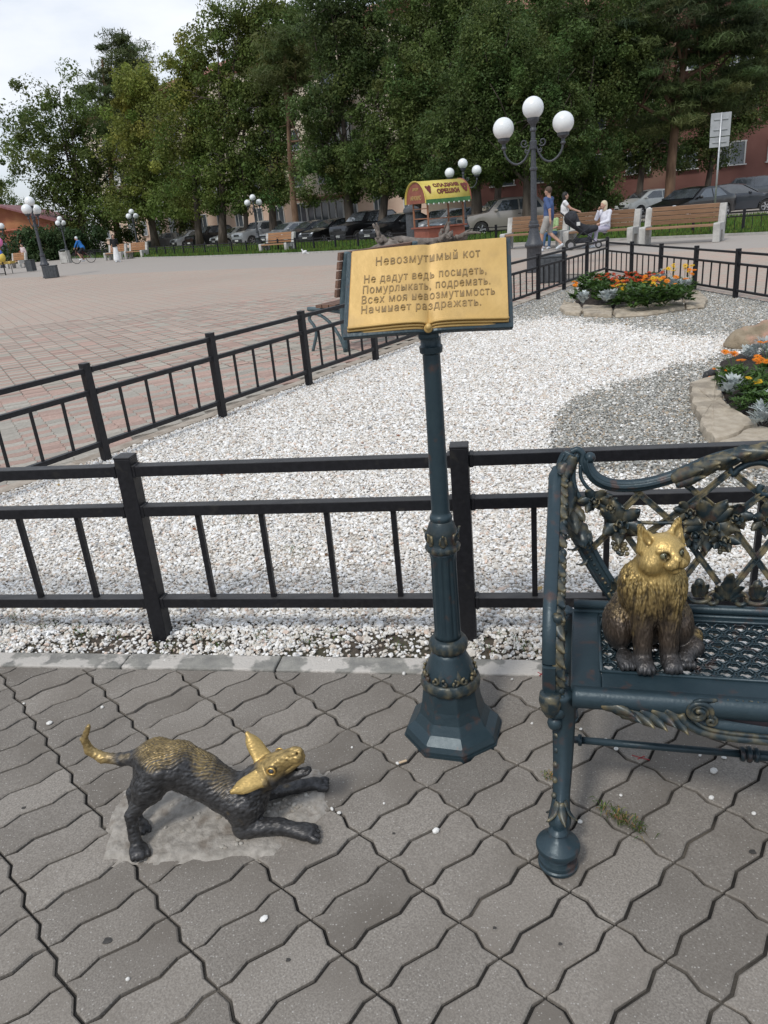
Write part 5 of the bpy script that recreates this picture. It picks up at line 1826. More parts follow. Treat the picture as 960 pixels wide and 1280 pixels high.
# pram
M_pram = mat('pram_fabric', (0.014, 0.015, 0.019), (0.03, 0.032, 0.04), rough=0.85, scale=14, bump=0.3)
M_chrome = mat('chrome', (0.5, 0.5, 0.52), rough=0.25, metal=0.9)
pr = empty('pram', gp(729, 311), math.radians(-12), 'black folding pram with its hood back, in front of the woman in white trousers', 'pram')
pr['label'] = 'black pushchair with a reclined hood, being pushed to the right'
fr = MB()
for s_ in (-1, 1):
    fr.tube([(-0.62, s_ * .24, 1.02), (-0.35, s_ * .25, 0.78), (0.30, s_ * .25, 0.22), (0.42, s_ * .25, 0.12)], 0.014, 8)
    fr.tube([(-0.38, s_ * .26, 0.14), (-0.05, s_ * .25, 0.48), (0.20, s_ * .25, 0.60)], 0.014, 8)
fr.tube([(-0.62, -.24, 1.02), (-0.66, 0, 1.06), (-0.62, .24, 1.02)], 0.018, 8).tube([(-0.38, -.26, .14), (-0.38, .26, .14)], 0.012, 6).tube([(0.42, -.25, .12), (0.42, .25, .12)], 0.012, 6)
fr.build('frame', M_pram, pr, smooth=True)
sdf_obj('seat', [('c', (-0.34, 0, 0.86), (0.02, 0, 0.56), 0.20, 0.16, 0.05), ('c', (0.02, 0, 0.52), (0.34, 0, 0.56), 0.14, 0.09, 0.05), ('-e', (-0.02, 0, 0.82), (0.22, 0.15, 0.20), None, 0.03)], 0.016, M_pram, pr,
        relief=lambda V, N: 0.004 * vnoise(V, 20, 2))
sdf_obj('hood', [('e', (-0.34, 0, 0.88), (0.23, 0.23, 0.21), None, 0.02), ('-e', (-0.16, 0, 0.84), (0.20, 0.20, 0.20), None, 0.02)], 0.016, M_pram, pr, relief=lambda V, N: 0.004 * np.sin(V[:, 0] * 70))
MB().box((0.0, 0, 0.24), (0.50, 0.38, 0.14)).build('basket', M_pram, pr, bevel=0.03)
for (x, y, q) in ((-0.38, -.27, 0.14), (-0.38, .27, 0.14), (0.42, -.25, 0.10), (0.42, .25, 0.10)):
    w = MB().lathe([(q * .7, -.02), (q, -.018), (q, .018), (q * .7, .02)], 20)
    w.xf(Matrix.Translation((x, y, q)) @ Matrix.Rotation(PI / 2, 4, 'X'))
    o = w.build('wheel', M_tyre, pr, smooth=False)
    w = MB().lathe([(0.02, -.024), (q * .6, -.024), (q * .6, .024), (0.02, .024)], 12); w.xf(Matrix.Translation((x, y, q)) @ Matrix.Rotation(PI / 2, 4, 'X')); w.build('hub', M_chrome, o)
MB().box((-0.16, -0.2, 0.72), (0.10, 0.02, 0.10)).build('badge', M_white, pr)

# cyclist
cb = at(105, 326, 54); cb.z = 0
M_bike = mat('bike_paint', (0.10, 0.02, 0.02), rough=0.4)
bk = empty('bicycle', cb, math.radians(-4), 'dark bicycle ridden to the left across the square', 'bicycle')
fb = MB()
for a, b in (((-0.50, 0, .34), (-0.42, 0, .86)), ((-0.44, 0, .74), (0.10, 0, .72)), ((-0.44, 0, .70), (-0.06, 0, .30)), ((0.10, 0, .80), (-0.06, 0, .30)), ((-0.06, 0, .30), (0.50, 0, .34)), ((0.10, 0, .72), (0.50, 0, .34))):
    fb.tube([a, b], 0.018, 8)
fb.build('frame', M_bike, bk, smooth=True)
MB().tube([(-0.42, 0, .86), (-0.40, 0, .96)], .014, 6).tube([(-0.36, -.28, 1.0), (-0.42, 0, .97), (-0.36, .28, 1.0)], .014, 6).build('handlebar', M_trim, bk)
MB().box((0.12, 0, .86), (0.26, .13, .05)).tube([(0.10, 0, .76), (0.12, 0, .86)], .014, 6).build('saddle', M_trim, bk, bevel=.015)
for x in (-0.50, 0.50):
    w = MB()
    P = [(x + .33 * math.cos(2 * PI * k / 28), 0, .34 + .33 * math.sin(2 * PI * k / 28)) for k in range(28)]
    w.tube(P, 0.02, 6, closed=True)
    o = w.build('tyre', M_tyre, bk)
    w = MB()
    for k in range(14): w.tube([(x, 0, .34), (x + .32 * math.cos(2 * PI * k / 14), 0, .34 + .32 * math.sin(2 * PI * k / 14))], 0.004, 4)
    w.build('spokes', M_chrome, o)
person((cb.x, cb.y, 0), math.radians(-94), 'person cycling in a bright blue top, dark shorts and white cap',
       dict(head=(0, -0.22, 1.62), neck=(0, -0.14, 1.47), chest=(0, -0.06, 1.28), pelvis=(0, 0.10, 0.98), shl=(.18, -.12, 1.42), shr=(-.18, -.12, 1.42), ell=(.24, -.26, 1.20), elr=(-.24, -.26, 1.20),
            wrl=(.24, -.36, 1.04), wrr=(-.24, -.36, 1.04), hipl=(.09, .1, .95), hipr=(-.09, .1, .95), knl=(.11, -.24, .66), knr=(-.11, -.16, .60), anl=(.11, -.10, .32), anr=(-.11, -.04, .20), toel=(.11, -.24, .24), toer=(-.11, -.18, .13)),
       cloth('bright_blue', (0.02, 0.14, 0.42)), cloth('black_cloth', (0.015, 0.015, 0.018)), W_shoe, W_shoe, sleeve=0.9, leg=0.42, scale=0.98)
wd = at(150, 326, 54); wd.z = 0
person((at(147, 326, 50).x, 50, 0), math.radians(30), 'person in a black top and long white skirt walking far off at left',
       J_stand(), cloth('black_top', (0.015, 0.015, 0.017)), cloth('white_skirt', (0.72, 0.72, 0.72)), H_dark, W_shoe, sleeve=0.6, leg=1, dress=True, scale=0.93, longhair=0.06)
person((-23.6, 56.6, 0), math.radians(-30), 'person in a pale top standing by the far small bench', J_stand(), cloth('pale_pink', (0.55, 0.45, 0.45)), cloth('navy_cloth', (0.02, 0.03, 0.06)), H_dark, W_shoe, sleeve=0.5, leg=0.97, scale=0.9)

# stall with toys and balloons at the left edge, with its little rail
st = at(2, 338, 46); st.z = 0
BCOL = [(0.75, 0.08, 0.12), (0.85, 0.75, 0.8), (0.10, 0.18, 0.65), (0.75, 0.55, 0.10), (0.8, 0.2, 0.45), (0.2, 0.45, 0.75)]
bmats = [mat('balloon_%d' % i, c, rough=0.35) for i, c in enumerate(BCOL)]
for m_, nm_ in zip(bmats, ('red', 'white', 'blue', 'yellow', 'pink', 'light_blue')): m_.name = 'balloon_' + nm_
tr = empty('toy_stall', st, 0, 'toy trolley with a yellow tray at the left edge below the balloons', 'stall')
MB().box((0, 0, .62), (1.5, .7, .14)).build('tray', mat('tray_yellow', (0.6, 0.42, 0.10), rough=0.5), tr, bevel=.02)
MB().tube([(-.6, 0, 0), (-.6, 0, 2.2)], .02, 6).tube([(.6, 0, 0), (.6, 0, 2.2)], .02, 6).box((0, 0, 2.2), (1.3, .03, .03)).build('rack', M_trim, tr)
rrr = np.random.default_rng(3)
BN = ['deep red balloon highest on the toy stall rack', 'white balloon under the red one at the left edge', 'blue balloon low on the left edge stall', 'yellow balloon low over the stall tray', 'pink balloon at the stall, near the left edge', 'light blue balloon beside the pink one']
for i, (x, z) in enumerate([(0.15, 1.95), (-0.15, 1.62), (0.25, 1.12), (0.35, 0.92), (0.42, 1.75), (0.0, 1.32)]):
    tag(MB().ball((0, 0, 0), (.22, .22, .26), 16, 12).lathe([(.03, -.29), (.012, -.26)], 8).build('balloon', bmats[i], smooth=True, loc=(st.x + x, st.y - .4, z)), BN[i], 'balloon', 'balloons of the toy stall')
fence('stall_fence', [(-20.3, 45.6, 0), (-19.1, 46.3, 0), (-17.9, 47.0, 0)] if False else [(st.x - 2, 43.6, 0), (st.x - .6, 44.1, 0), (st.x + .8, 44.6, 0)], (.62, .45, .1), 'short low fence in front of the toy stall at the left edge', bal=4, htop=.7, joined=True, post=.06, group='low lawn fences')

# bird on the paving near the lone bench
M_bird = mat('bird_white', (0.60, 0.60, 0.60), (0.72, 0.72, 0.72), rough=0.8, scale=40)
bd = gp(381, 319)
o = sdf_obj('pigeon', [('e', (0, 0, .13), (.12, .065, .07), np.array(Matrix.Rotation(-.5, 3, 'Y')), .03), ('c', (-.08, 0, .18), (-.10, 0, .25), .035, .028, .03), ('c', (-.12, 0, .25), (-.155, 0, .245), .012, .004, .01), ('c', (.08, 0, .09), (.19, 0, .05), .035, .015, .02),
            ('c', (0, .02, .08), (0, .02, 0.0), .008, .006, .005), ('c', (0, -.02, .08), (0, -.02, 0.0), .008, .006, .005)], .008, M_bird)
o.location = (bd.x, bd.y, 0)
tag(o, 'white pigeon standing on the paving right of the lone bench', 'pigeon')

# ================================================================== CART
M_cartred = mat('cart_red', (0.20, 0.055, 0.03), (0.27, 0.085, 0.05), rough=0.6, scale=4)
M_yel = mat('cart_yellow', (0.47, 0.36, 0.055), (0.58, 0.47, 0.10), rough=0.5, scale=3)
M_grn = mat('valance_green', (0.035, 0.13, 0.045), (0.06, 0.18, 0.06), rough=0.7, scale=5)
M_gold = mat('gilt_letter', (0.42, 0.30, 0.10), rough=0.5)
M_letr = mat('brown_letter', (0.12, 0.018, 0.012), rough=0.6)
kc = at(550, 305, 30.5); kc.z = 0
kr = empty('snack_cart', kc, math.radians(24), 'small snack cart with a yellow barrel roof and brown posts', 'cart')
kr.scale = (.93,) * 3
KW, KD = 1.75, 1.30                 # along x, along y ; barrel axis along x
MB().box((0, 0, .10), (KW - .1, KD - .1, .12)).box((0, 0, .50), (KW - .06, KD - .06, .72)).build('counter', M_cartred, kr, bevel=.01)
MB().box((0, 0, .90), (KW + .10, KD + .10, .06)).build('countertop', M_cartred, kr, bevel=.01)
pp = MB()
for x in (-KW / 2 + .06, KW / 2 - .06):
    for y in (-KD / 2 + .06, KD / 2 - .06): pp.box((x, y, 1.35), (.055, .055, .90))
pp.box((0, -KD / 2 + .06, 1.22), (KW - .15, .04, .035)).box((-KW / 2 + .06, 0, 1.25), (.04, KD - .15, .035)).box((-KW / 2 + .06, 0, 1.62), (.04, KD - .15, .035))
pp.build('post_frame', mat('cart_wood', (0.24, 0.10, 0.05), (0.32, 0.14, 0.07), rough=0.6, scale=6), kr)
# barrel roof shell
N = 22
rw, rh, zb_ = KD / 2 + .22, .82, 1.82
arc = [(-rw * math.cos(PI * k / N), zb_ + rh * math.sin(PI * k / N) ** 0.92) for k in range(N + 1)]
vs, fs = [], []
for x in (-KW / 2 - .16, KW / 2 + .16):
    vs += [(x, y, z) for y, z in arc] + [(x, y * .965, zb_ + (z - zb_) * .965) for y, z in arc]
m = N + 1
for k in range(N):
    fs += [(k, 2 * m + k, 2 * m + k + 1, k + 1), (m + k, m + k + 1, 3 * m + k + 1, 3 * m + k), (k, k + 1, m + k + 1, m + k), (2 * m + k, 3 * m + k, 3 * m + k + 1, 2 * m + k + 1)]
fs += [(0, m, 3 * m, 2 * m), (m - 1, 3 * m - 1, 4 * m - 1, 2 * m - 1)][:1]
MB().add(vs, fs).build('roof', M_yel, kr, smooth=True)
for sx in (-1, 1):
    pol = [(y * .95, zb_ + (z - zb_) * .95) for y, z in arc]
    MM = Matrix(((0, 0, 1, sx * (KW / 2 + .10)), (1, 0, 0, 0), (0, 1, 0, 0), (0, 0, 0, 1)))
    MB().prism(pol, -.02, .02, MM).build('end_panel', M_cartred, kr)
    MB().tube([(sx * (KW / 2 + .16), y, z) for y, z in arc], .025, 6).build('trim', M_yel if sx < 0 else M_cartred, kr)
va = MB()
for k in range(9):
    x0, x1 = lerp(-KW / 2 - .16, KW / 2 + .16, k / 9), lerp(-KW / 2 - .16, KW / 2 + .16, (k + 1) / 9)
    xm = (x0 + x1) / 2
    va.prism([(x0, .02), (x1, .02), (x1, -.11), (xm + .06, -.16), (xm, -.18), (xm - .06, -.16), (x0, -.11)], 0, .015, Matrix(((1, 0, 0, 0), (0, 0, -1, -rw + .01), (0, 1, 0, zb_ + .10), (0, 0, 0, 1))))
va.build('valance', M_grn, kr)
vd = MB()
for k in range(9):
    xm = lerp(-KW / 2 - .16, KW / 2 + .16, (k + .5) / 9)
    vd.ball((xm, -rw - .02, zb_ - .05), (.035, .012, .035), 8, 5)
vd.build('valance_dots', M_white, kr)


def text_obj(txt, size, m, parent, Mx, ext=0.004, name='lettering', bold=0.0, fn=None, res=2, space=1.0):
    cu = bpy.data.curves.new(name, 'FONT')
    cu.body = txt; cu.size = size; cu.align_x = 'CENTER'; cu.align_y = 'CENTER'
    cu.extrude = ext; cu.offset = bold; cu.resolution_u = res; cu.space_character = space
    t = bpy.data.objects.new('tmp', cu); col.objects.link(t)
    me = bpy.data.meshes.new_from_object(t)
    bpy.data.objects.remove(t)
    for v in me.vertices:
        p = Mx @ v.co if fn is None else Vector(fn(v.co))
        v.co = p
    me.materials.clear(); me.materials.append(m)
    return link(name, me, parent)


def roof_fn(cx, s0):
    """wrap a flat text over the front of the barrel: y of the text runs up the arc"""
    def f(c):
        th = s0 + c.y / 0.80
        y, z = -rw * math.cos(th), zb_ + rh * math.sin(th) ** 0.92
        ny, nz = -math.cos(th), math.sin(th)
        return (cx + c.x, y + ny * (c.z + .012), z + nz * (c.z + .012))
    return f


text_obj('СЛАДКИЕ', .235, M_letr, kr, None, fn=roof_fn(0.05, 0.80), bold=.012)
text_obj('ОРЕШКИ', .235, M_letr, kr, None, fn=roof_fn(0.05, 0.44), bold=.012)
for cx, q in ((-.80, .13), (.84, .17)):
    mm = MB()
    for (u, v, rr_) in ((0, 0, q), (-.07, .08, q * .6), (.08, .10, q * .6), (.02, -.12, q * .55)):
        P = [(u + rr_ * .75 * math.cos(2 * PI * k / 14), v + rr_ * math.sin(2 * PI * k / 14)) for k in range(14)]
        f = roof_fn(cx, .62)
        k0 = len(mm.v)
        mm.add([f(Vector((x, y, .002 * (1 + u)))) for x, y in P], [tuple(range(14))])
    mm.build('painted_nut', M_letr, kr)
text_obj('АРАХИС', .22, M_gold, kr, Matrix(((0, 0, -1, -KW / 2 - .125), (-1, 0, 0, 0), (0, 1, 0, zb_ + .20), (0, 0, 0, 1))), bold=.003)
text_obj('ОРЕХИ', .14, M_gold, kr, Matrix(((0, 0, -1, -KW / 2 - .125), (-1, 0, 0, 0), (0, 1, 0, zb_ + .52), (0, 0, 0, 1))), bold=.002)

# dark round advertising post left of the cart
ps = at(517, 306, 32.5); ps.z = 0
MB_ = MB().lathe([(.34, 0), (.34, .08), (.27, .12), (.25, .5), (.245, 1.35), (.27, 1.38), (.33, 1.42), (.34, 1.5), (.30, 1.58), (.12, 1.66), (.02, 1.68)], 24)
tag(MB_.build('bollard', M_box, angle=35, loc=ps), 'stout dark round post standing just left of the snack cart', 'post')

# grey driftwood sculpture behind the book
M_drift = mat('driftwood', (0.10, 0.085, 0.072), (0.22, 0.19, 0.165), rough=0.95, scale=7, stretch=(1, 1, 1), bump=1.0, bscale=16, bdist=0.03)
rr = np.random.default_rng(12)
dw = at(516, 318, 21.5); dw.z = 0.28
dm = MB()
for k in range(24):
    x0 = rr.uniform(-0.9, 1.2)
    st_ = Vector((x0, rr.uniform(-.25, .25), rr.uniform(0.15, .5)))
    dr_ = Vector((rr.uniform(-.8, 1.0), rr.uniform(-.3, .3), rr.uniform(-.1, .8)))
    if x0 < -0.6: dr_ = Vector((-.35, 0, .95))
    P = [st_]
    for q in range(4): P.append(P[-1] + dr_ * rr.uniform(.12, .22) + Vector((rr.uniform(-.06, .06), rr.uniform(-.05, .05), rr.uniform(-.09, .06))))
    Q = spline(P, 4)
    r0_ = rr.uniform(.04, .09)
    dm.tube(Q, [r0_ * (1 - .7 * i / len(Q)) * (1 + .2 * math.sin(i * 1.7 + k)) for i in range(len(Q))], 7)
dm.tube(spline([(-1.2, 0, .15), (-.4, 0, .38), (.4, .05, .32), (1.5, 0, .42)], 6), [.16, .2, .2, .2, .21, .22, .22, .22, .2, .19, .18, .18, .17, .15, .14, .12, .10, .08, .05], 10)
dm.box((0.1, 0, -.10), (2.9, .9, .46))
o = dm.build('driftwood_sculpture', M_drift, smooth=True, loc=dw)
tag(o, 'tangle of grey twisted driftwood showing above the book', 'sculpture')
o = sdf_obj('boulder', [('e', (0, 0, .3), (.5, .35, .42), None, .1), ('e', (.3, 0, .5), (.25, .25, .3), None, .1), ('e', (-.35, 0, .25), (.35, .3, .3), None, .1)], .04, M_drift, relief=lambda V, N: .05 * vnoise(V, 5, 2) + .02 * vnoise(V, 14, 3))
o.location = at(478, 321, 20.3).to_2d().to_3d()
tag(o, 'rough grey rock showing just above the top left of the book', 'rock')

# ================================================================== PATINATED IRON (book stand, cat bench)
def iron_mat(name, base=(0.014, 0.030, 0.042), base2=(0.036, 0.062, 0.074), worn=(0.20, 0.155, 0.080), amt=0.0, rust=(0.10, 0.05, 0.035)):
    m = bpy.data.materials.new(name); m.use_nodes = True
    n, l = m.node_tree.nodes, m.node_tree.links
    b = n['Principled BSDF']
    tc = n.new('ShaderNodeTexCoord')
    nz = n.new('ShaderNodeTexNoise'); nz.inputs['Scale'].default_value = 22; nz.inputs['Detail'].default_value = 9; nz.inputs['Roughness'].default_value = .68
    l.new(tc.outputs['Object'], nz.inputs['Vector'])
    mx = n.new('ShaderNodeMix'); mx.data_type = 'RGBA'
    mx.inputs['A'].default_value = (*base, 1); mx.inputs['B'].default_value = (*base2, 1)
    l.new(nz.outputs['Fac'], mx.inputs['Factor'])
    # rubbed-off bronze on the high edges
    ge = n.new('ShaderNodeNewGeometry')
    pr_ = n.new('ShaderNodeMapRange'); pr_.inputs['From Min'].default_value = 0.515; pr_.inputs['From Max'].default_value = 0.60
    l.new(ge.outputs['Pointiness'], pr_.inputs['Value'])
    n2 = n.new('ShaderNodeTexNoise'); n2.inputs['Scale'].default_value = 38; n2.inputs['Detail'].default_value = 5
    l.new(tc.outputs['Object'], n2.inputs['Vector'])
    r2 = n.new('ShaderNodeMapRange'); r2.inputs['From Min'].default_value = 0.42; r2.inputs['From Max'].default_value = 0.62; r2.inputs['To Max'].default_value = amt
    l.new(n2.outputs['Fac'], r2.inputs['Value'])
    mu = n.new('ShaderNodeMath'); mu.operation = 'MULTIPLY'; l.new(pr_.outputs[0], mu.inputs[0]); l.new(r2.outputs[0], mu.inputs[1])
    m2 = n.new('ShaderNodeMix'); m2.data_type = 'RGBA'; m2.inputs['B'].default_value = (*worn, 1)
    l.new(mu.outputs[0], m2.inputs['Factor']); l.new(mx.outputs['Result'], m2.inputs['A'])
    n3 = n.new('ShaderNodeTexNoise'); n3.inputs['Scale'].default_value = 26; n3.inputs['Detail'].default_value = 9
    l.new(tc.outputs['Object'], n3.inputs['Vector'])
    r3 = n.new('ShaderNodeMapRange'); r3.inputs['From Min'].default_value = 0.58; r3.inputs['From Max'].default_value = 0.70; r3.inputs['To Max'].default_value = 0.6
    l.new(n3.outputs['Fac'], r3.inputs['Value'])
    m3 = n.new('ShaderNodeMix'); m3.data_type = 'RGBA'; m3.inputs['B'].default_value = (*rust, 1)
    l.new(r3.outputs[0], m3.inputs['Factor']); l.new(m2.outputs['Result'], m3.inputs['A'])
    l.new(m3.outputs['Result'], b.inputs['Base Color'])
    b.inputs['Metallic'].default_value = 0.25
    rr_ = n.new('ShaderNodeMapRange'); rr_.inputs['To Min'].default_value = 0.27; rr_.inputs['To Max'].default_value = 0.52
    l.new(nz.outputs['Fac'], rr_.inputs['Value']); l.new(rr_.outputs[0], b.inputs['Roughness'])
    nb = n.new('ShaderNodeTexNoise'); nb.inputs['Scale'].default_value = 120; nb.inputs['Detail'].default_value = 6
    l.new(tc.outputs['Object'], nb.inputs['Vector'])
    bp = n.new('ShaderNodeBump'); bp.inputs['Strength'].default_value = 0.35; bp.inputs['Distance'].default_value = 0.002
    l.new(nb.outputs['Fac'], bp.inputs['Height']); l.new(bp.outputs[0], b.inputs['Normal'])
    return m


M_teal = iron_mat('patinated_iron')
M_teal2 = iron_mat('patinated_iron_relief', worn=(0.26, 0.21, 0.11), amt=.8, base=(0.014, 0.028, 0.038), base2=(0.032, 0.048, 0.052))
M_pagegold = mat('gold_page_paint', (0.53, 0.345, 0.115), (0.60, 0.40, 0.145), rough=0.6, metal=0.2, scale=14, bump=0.6, bscale=38, bdist=0.003, rough2=.45,
                 c3=(0.44, 0.29, 0.11), s3=12, p3=(0.52, 0.75))
M_pageedge = mat('gold_page_edge', (0.44, 0.25, 0.055), (0.54, 0.32, 0.08), rough=0.5, metal=0.15, scale=20)
M_inc = mat('dark_letter', (0.18, 0.115, 0.042), (0.34, 0.22, 0.085), rough=0.6, scale=90)


def leaf_shape(mb, base, d, nrm, L, W, curl=0.4, lobes=3, n=12, cup=0.25):
    """an acanthus-like leaf: toothed outline, raised midrib, curling tip"""
    base, d, nrm = Vector(base), Vector(d).normalized(), Vector(nrm).normalized()
    nrm = (nrm - nrm.dot(d) * d).normalized()
    s_ = d.cross(nrm)
    vs, fs = [], []
    for i in range(n + 1):
        t = i / n
        w = W * math.sin(PI * min(1, (0.08 + 0.92 * t)) ** 0.75) ** 0.8
        w *= 1 - 0.30 * abs((t * lobes * 1.0) % 1.0 - 0.15)
        a = curl * t * t * 1.6
        c = base + d * (L * (math.sin(a) / a if abs(a) > 1e-3 else 1) * t) + nrm * (L * t * ((1 - math.cos(a)) / a if abs(a) > 1e-3 else 0))
        for u, h in ((-1, -cup * .6), (-.5, 0.10), (0, 0.32), (.5, 0.10), (1, -cup * .6)):
            vs.append(c + s_ * (u * w) + nrm * (h * W))
    for i in range(n):
        for k in range(4): fs.append((i * 5 + k, i * 5 + k + 1, (i + 1) * 5 + k + 1, (i + 1) * 5 + k))
    mb.add(vs, fs)


def solid(o, t=0.004):
    s_ = o.modifiers.new('solid', 'SOLIDIFY'); s_.thickness = t; s_.offset = 0
    return o


# ---- book stand
SB = Vector((0.155, 1.915, 0))
bs = empty('book_stand', SB, 0, 'open golden book with an engraved verse on a tall dark blue-green ornamental stand', 'book stand')
RB = 0.0
octp = [(0.150, 0), (0.150, 0.014), (0.143, 0.030), (0.118, 0.052), (0.102, 0.080), (0.092, 0.115), (0.087, 0.150), (0.084, 0.172)]
MB().lathe(octp, 8, rot=0.10).build('base', M_teal, bs, bevel=0.004)
MB().lathe([(0.153, -0.01), (0.153, 0.006)], 8, rot=0.10).build('base_plinth', M_teal, bs)


def gad(a, z, r): return r * (1 + 0.035 * abs(math.cos(9 * a)))


MB().lathe([(0.080, 0.168), (0.086, 0.172), (0.088, 0.186), (0.083, 0.200), (0.078, 0.205)], 90, fn=gad).build('leaf_band', M_teal2, bs, smooth=True)
q = MB().lathe([(0.078, 0.203), (0.074, 0.22), (0.063, 0.25), (0.052, 0.275), (0.046, 0.292)], 40)
q.build('cone', M_teal, bs, smooth=True)
q = MB()
for k in range(8):
    a = 2 * PI * (k + .35) / 8
    o_ = Vector((math.cos(a), math.sin(a), 0)); t_ = Vector((-math.sin(a), math.cos(a), 0))
    leaf_shape(q, o_ * 0.074 + Vector((0, 0, .213)), Vector((-o_.x * .45, -o_.y * .45, 1)), o_, .060, .015, curl=-.1, lobes=4)
    for s_ in (-1, 1):
        P = []
        for j in range(16):
            an = 1.6 + j * .38
            rr_ = .0115 * (1 - j / 22)
            P.append(o_ * (.0755 - .0) + t_ * (s_ * (.015 + rr_ * math.cos(an))) + Vector((0, 0, .216 + rr_ * math.sin(an) + .0)) + o_ * .001)
        q.tube(P, .0028, 6)
solid(q.build('cone_relief', M_teal2, bs, smooth=True), .003)
MB().lathe([(0.044, .288), (.052, .294), (.055, .304), (.055, .318), (.050, .328), (.044, .333)], 72, fn=lambda a, z, r: r * (1 + (.05 * abs(math.cos(8 * a)) if r > .05 else 0))).build('lower_ring', M_teal2, bs, smooth=True)
MB().lathe([(0.0395, .332), (.0395, .345), (.0385, .36), (.0360, .58), (.0375, .60), (.0385, .612)], 96,
           fn=lambda a, z, r: r * (1 - (.11 * (max(0, math.cos(11 * a)) ** .7) if .35 < z < .59 else 0))).build('fluted_shaft', M_teal, bs, smooth=True)
MB().lathe([(0.038, .608), (.046, .614), (.049, .620), (.048, .628), (.044, .633), (.0425, .64), (.043, .66), (.041, .675), (.036, .69), (.031, .70), (.028, .705)], 60,
           fn=lambda a, z, r: r * (1 + (.03 * math.cos(14 * a) if z < .63 else 0))).build('capital', M_teal2, bs, smooth=True)
q = MB()
for k in range(7):
    a = 2 * PI * (k + .2) / 7
    o_ = Vector((math.cos(a), math.sin(a), 0)); t_ = Vector((-math.sin(a), math.cos(a), 0))
    leaf_shape(q, o_ * .043 + Vector((0, 0, .636)), Vector((o_.x * .0, o_.y * .0, 1)), o_, .040, .010, curl=.25, lobes=3)
    for s_ in (-1, 1):
        q.tube([o_ * .0435 + t_ * (s_ * .0085 * (j / 5)) + Vector((0, 0, .642 + .022 * math.sin(PI * j / 5) + .004)) for j in range(6)], .0025, 6)
solid(q.build('capital_relief', M_teal2, bs, smooth=True), .003)
MB().lathe([(0.027, .70), (.031, .704), (.032, .712), (.029, .719), (.0262, .722), (.0255, .73), (.0225, 1.15), (.0225, 1.158), (.029, 1.163), (.030, 1.178), (.026, 1.182), (.026, 1.20)], 24).build('upper_shaft', M_teal, bs, angle=45)

# book: two humped pages on a dark backing plate
YT, YBt = 1.952, 1.845
c_tl, c_tr, c_br, c_bl = at(438.5, 317, YT), at(633, 299, YT), at(636.5, 404, YBt), at(433.5, 417, YBt)
bn = (c_tr - c_tl).cross(c_bl - c_tl).normalized()
if bn.y > 0: bn = -bn


def bk(u, v, h=0.0):                       # u across, v down, h out of the page
    p = (c_tl * (1 - u) + c_tr * u) * (1 - v) + (c_bl * (1 - u) + c_br * u) * v
    return p + bn * h - SB


def hump(u, v=1.0):                               # cross-section of the open pages
    d = abs(u - 0.5) * 2
    k = 0.30 + 0.70 * max(0, v) ** 5
    return 0.010 + k * (0.016 * (math.sin(PI * min(1, d * 1.02) ** 0.55) ** 0.9) * (1 - 0.35 * d) - 0.006 * math.exp(-(d / 0.06) ** 2)) + 0.002 * d


def page_mesh(v0, v1, u0, u1, h0, thick, m, name, nu=48, nv=14, wob=0.0):
    vs, fs = [], []
    for j in range(nv + 1):
        for i in range(nu + 1):
            u, v = lerp(u0, u1, i / nu), lerp(v0, v1, j / nv)
            vs.append(bk(u, v, hump(u, v) + h0 + wob * math.sin(u * 9 + v * 5)))
    n = len(vs)
    for j in range(nv + 1):
        for i in range(nu + 1):
            u, v = lerp(u0, u1, i / nu), lerp(v0, v1, j / nv)
            vs.append(bk(u, v, hump(u, v) + h0 - thick))
    for j in range(nv):
        for i in range(nu):
            a = j * (nu + 1) + i
            fs.append((a, a + 1, a + nu + 2, a + nu + 1)); fs.append((n + a, n + a + nu + 1, n + a + nu + 2, n + a + 1))
    for i in range(nu):
        a, b = i, nv * (nu + 1) + i
        fs.append((a, n + a, n + a + 1, a + 1)); fs.append((b, b + 1, n + b + 1, n + b))
    for j in range(nv):
        a, b = j * (nu + 1), j * (nu + 1) + nu
        fs.append((a, a + nu + 1, n + a + nu + 1, n + a)); fs.append((b, n + b, n + b + nu + 1, b + nu + 1))
    return MB().add(vs, fs).build(name, m, bs, angle=50)


def bow(u): return 0.030 * (math.sin(PI * (abs(u - .5) * 2)) ** 1.0) - 0.0
page_mesh(0.006, 0.955, 0.012, 0.992, 0.0, 0.006, M_pagegold, 'page')
page_mesh(0.004, 0.975, 0.006, 0.996, -0.0068, 0.005, M_pageedge, 'page_layer')
page_mesh(0.002, 0.992, 0.002, 0.999, -0.0125, 0.008, M_pageedge, 'page_layer')
# rolled lower lips of the pages following the hump
q = MB()
for v_, h_, r_ in ((0.957, -0.001, .0032), (0.980, -0.0085, .0030), (1.0, -0.016, .0038)):
    q.tube([bk(u, v_, hump(u) + h_) for u in [0.004 + .992 * k / 60 for k in range(61)]], r_, 8)
q.build('page_lip', M_pagegold, bs, smooth=True)
MB().tube([bk(.5, 1.03 - .03 * k / 8, .012 - .001 * k) for k in range(9)], [.004, .009, .011, .010, .008, .006, .005, .004, .003], 10).ball(bk(.5, 1.005, .012), .0085, 12, 8).build('spine_bead', M_pagegold, bs, smooth=True)
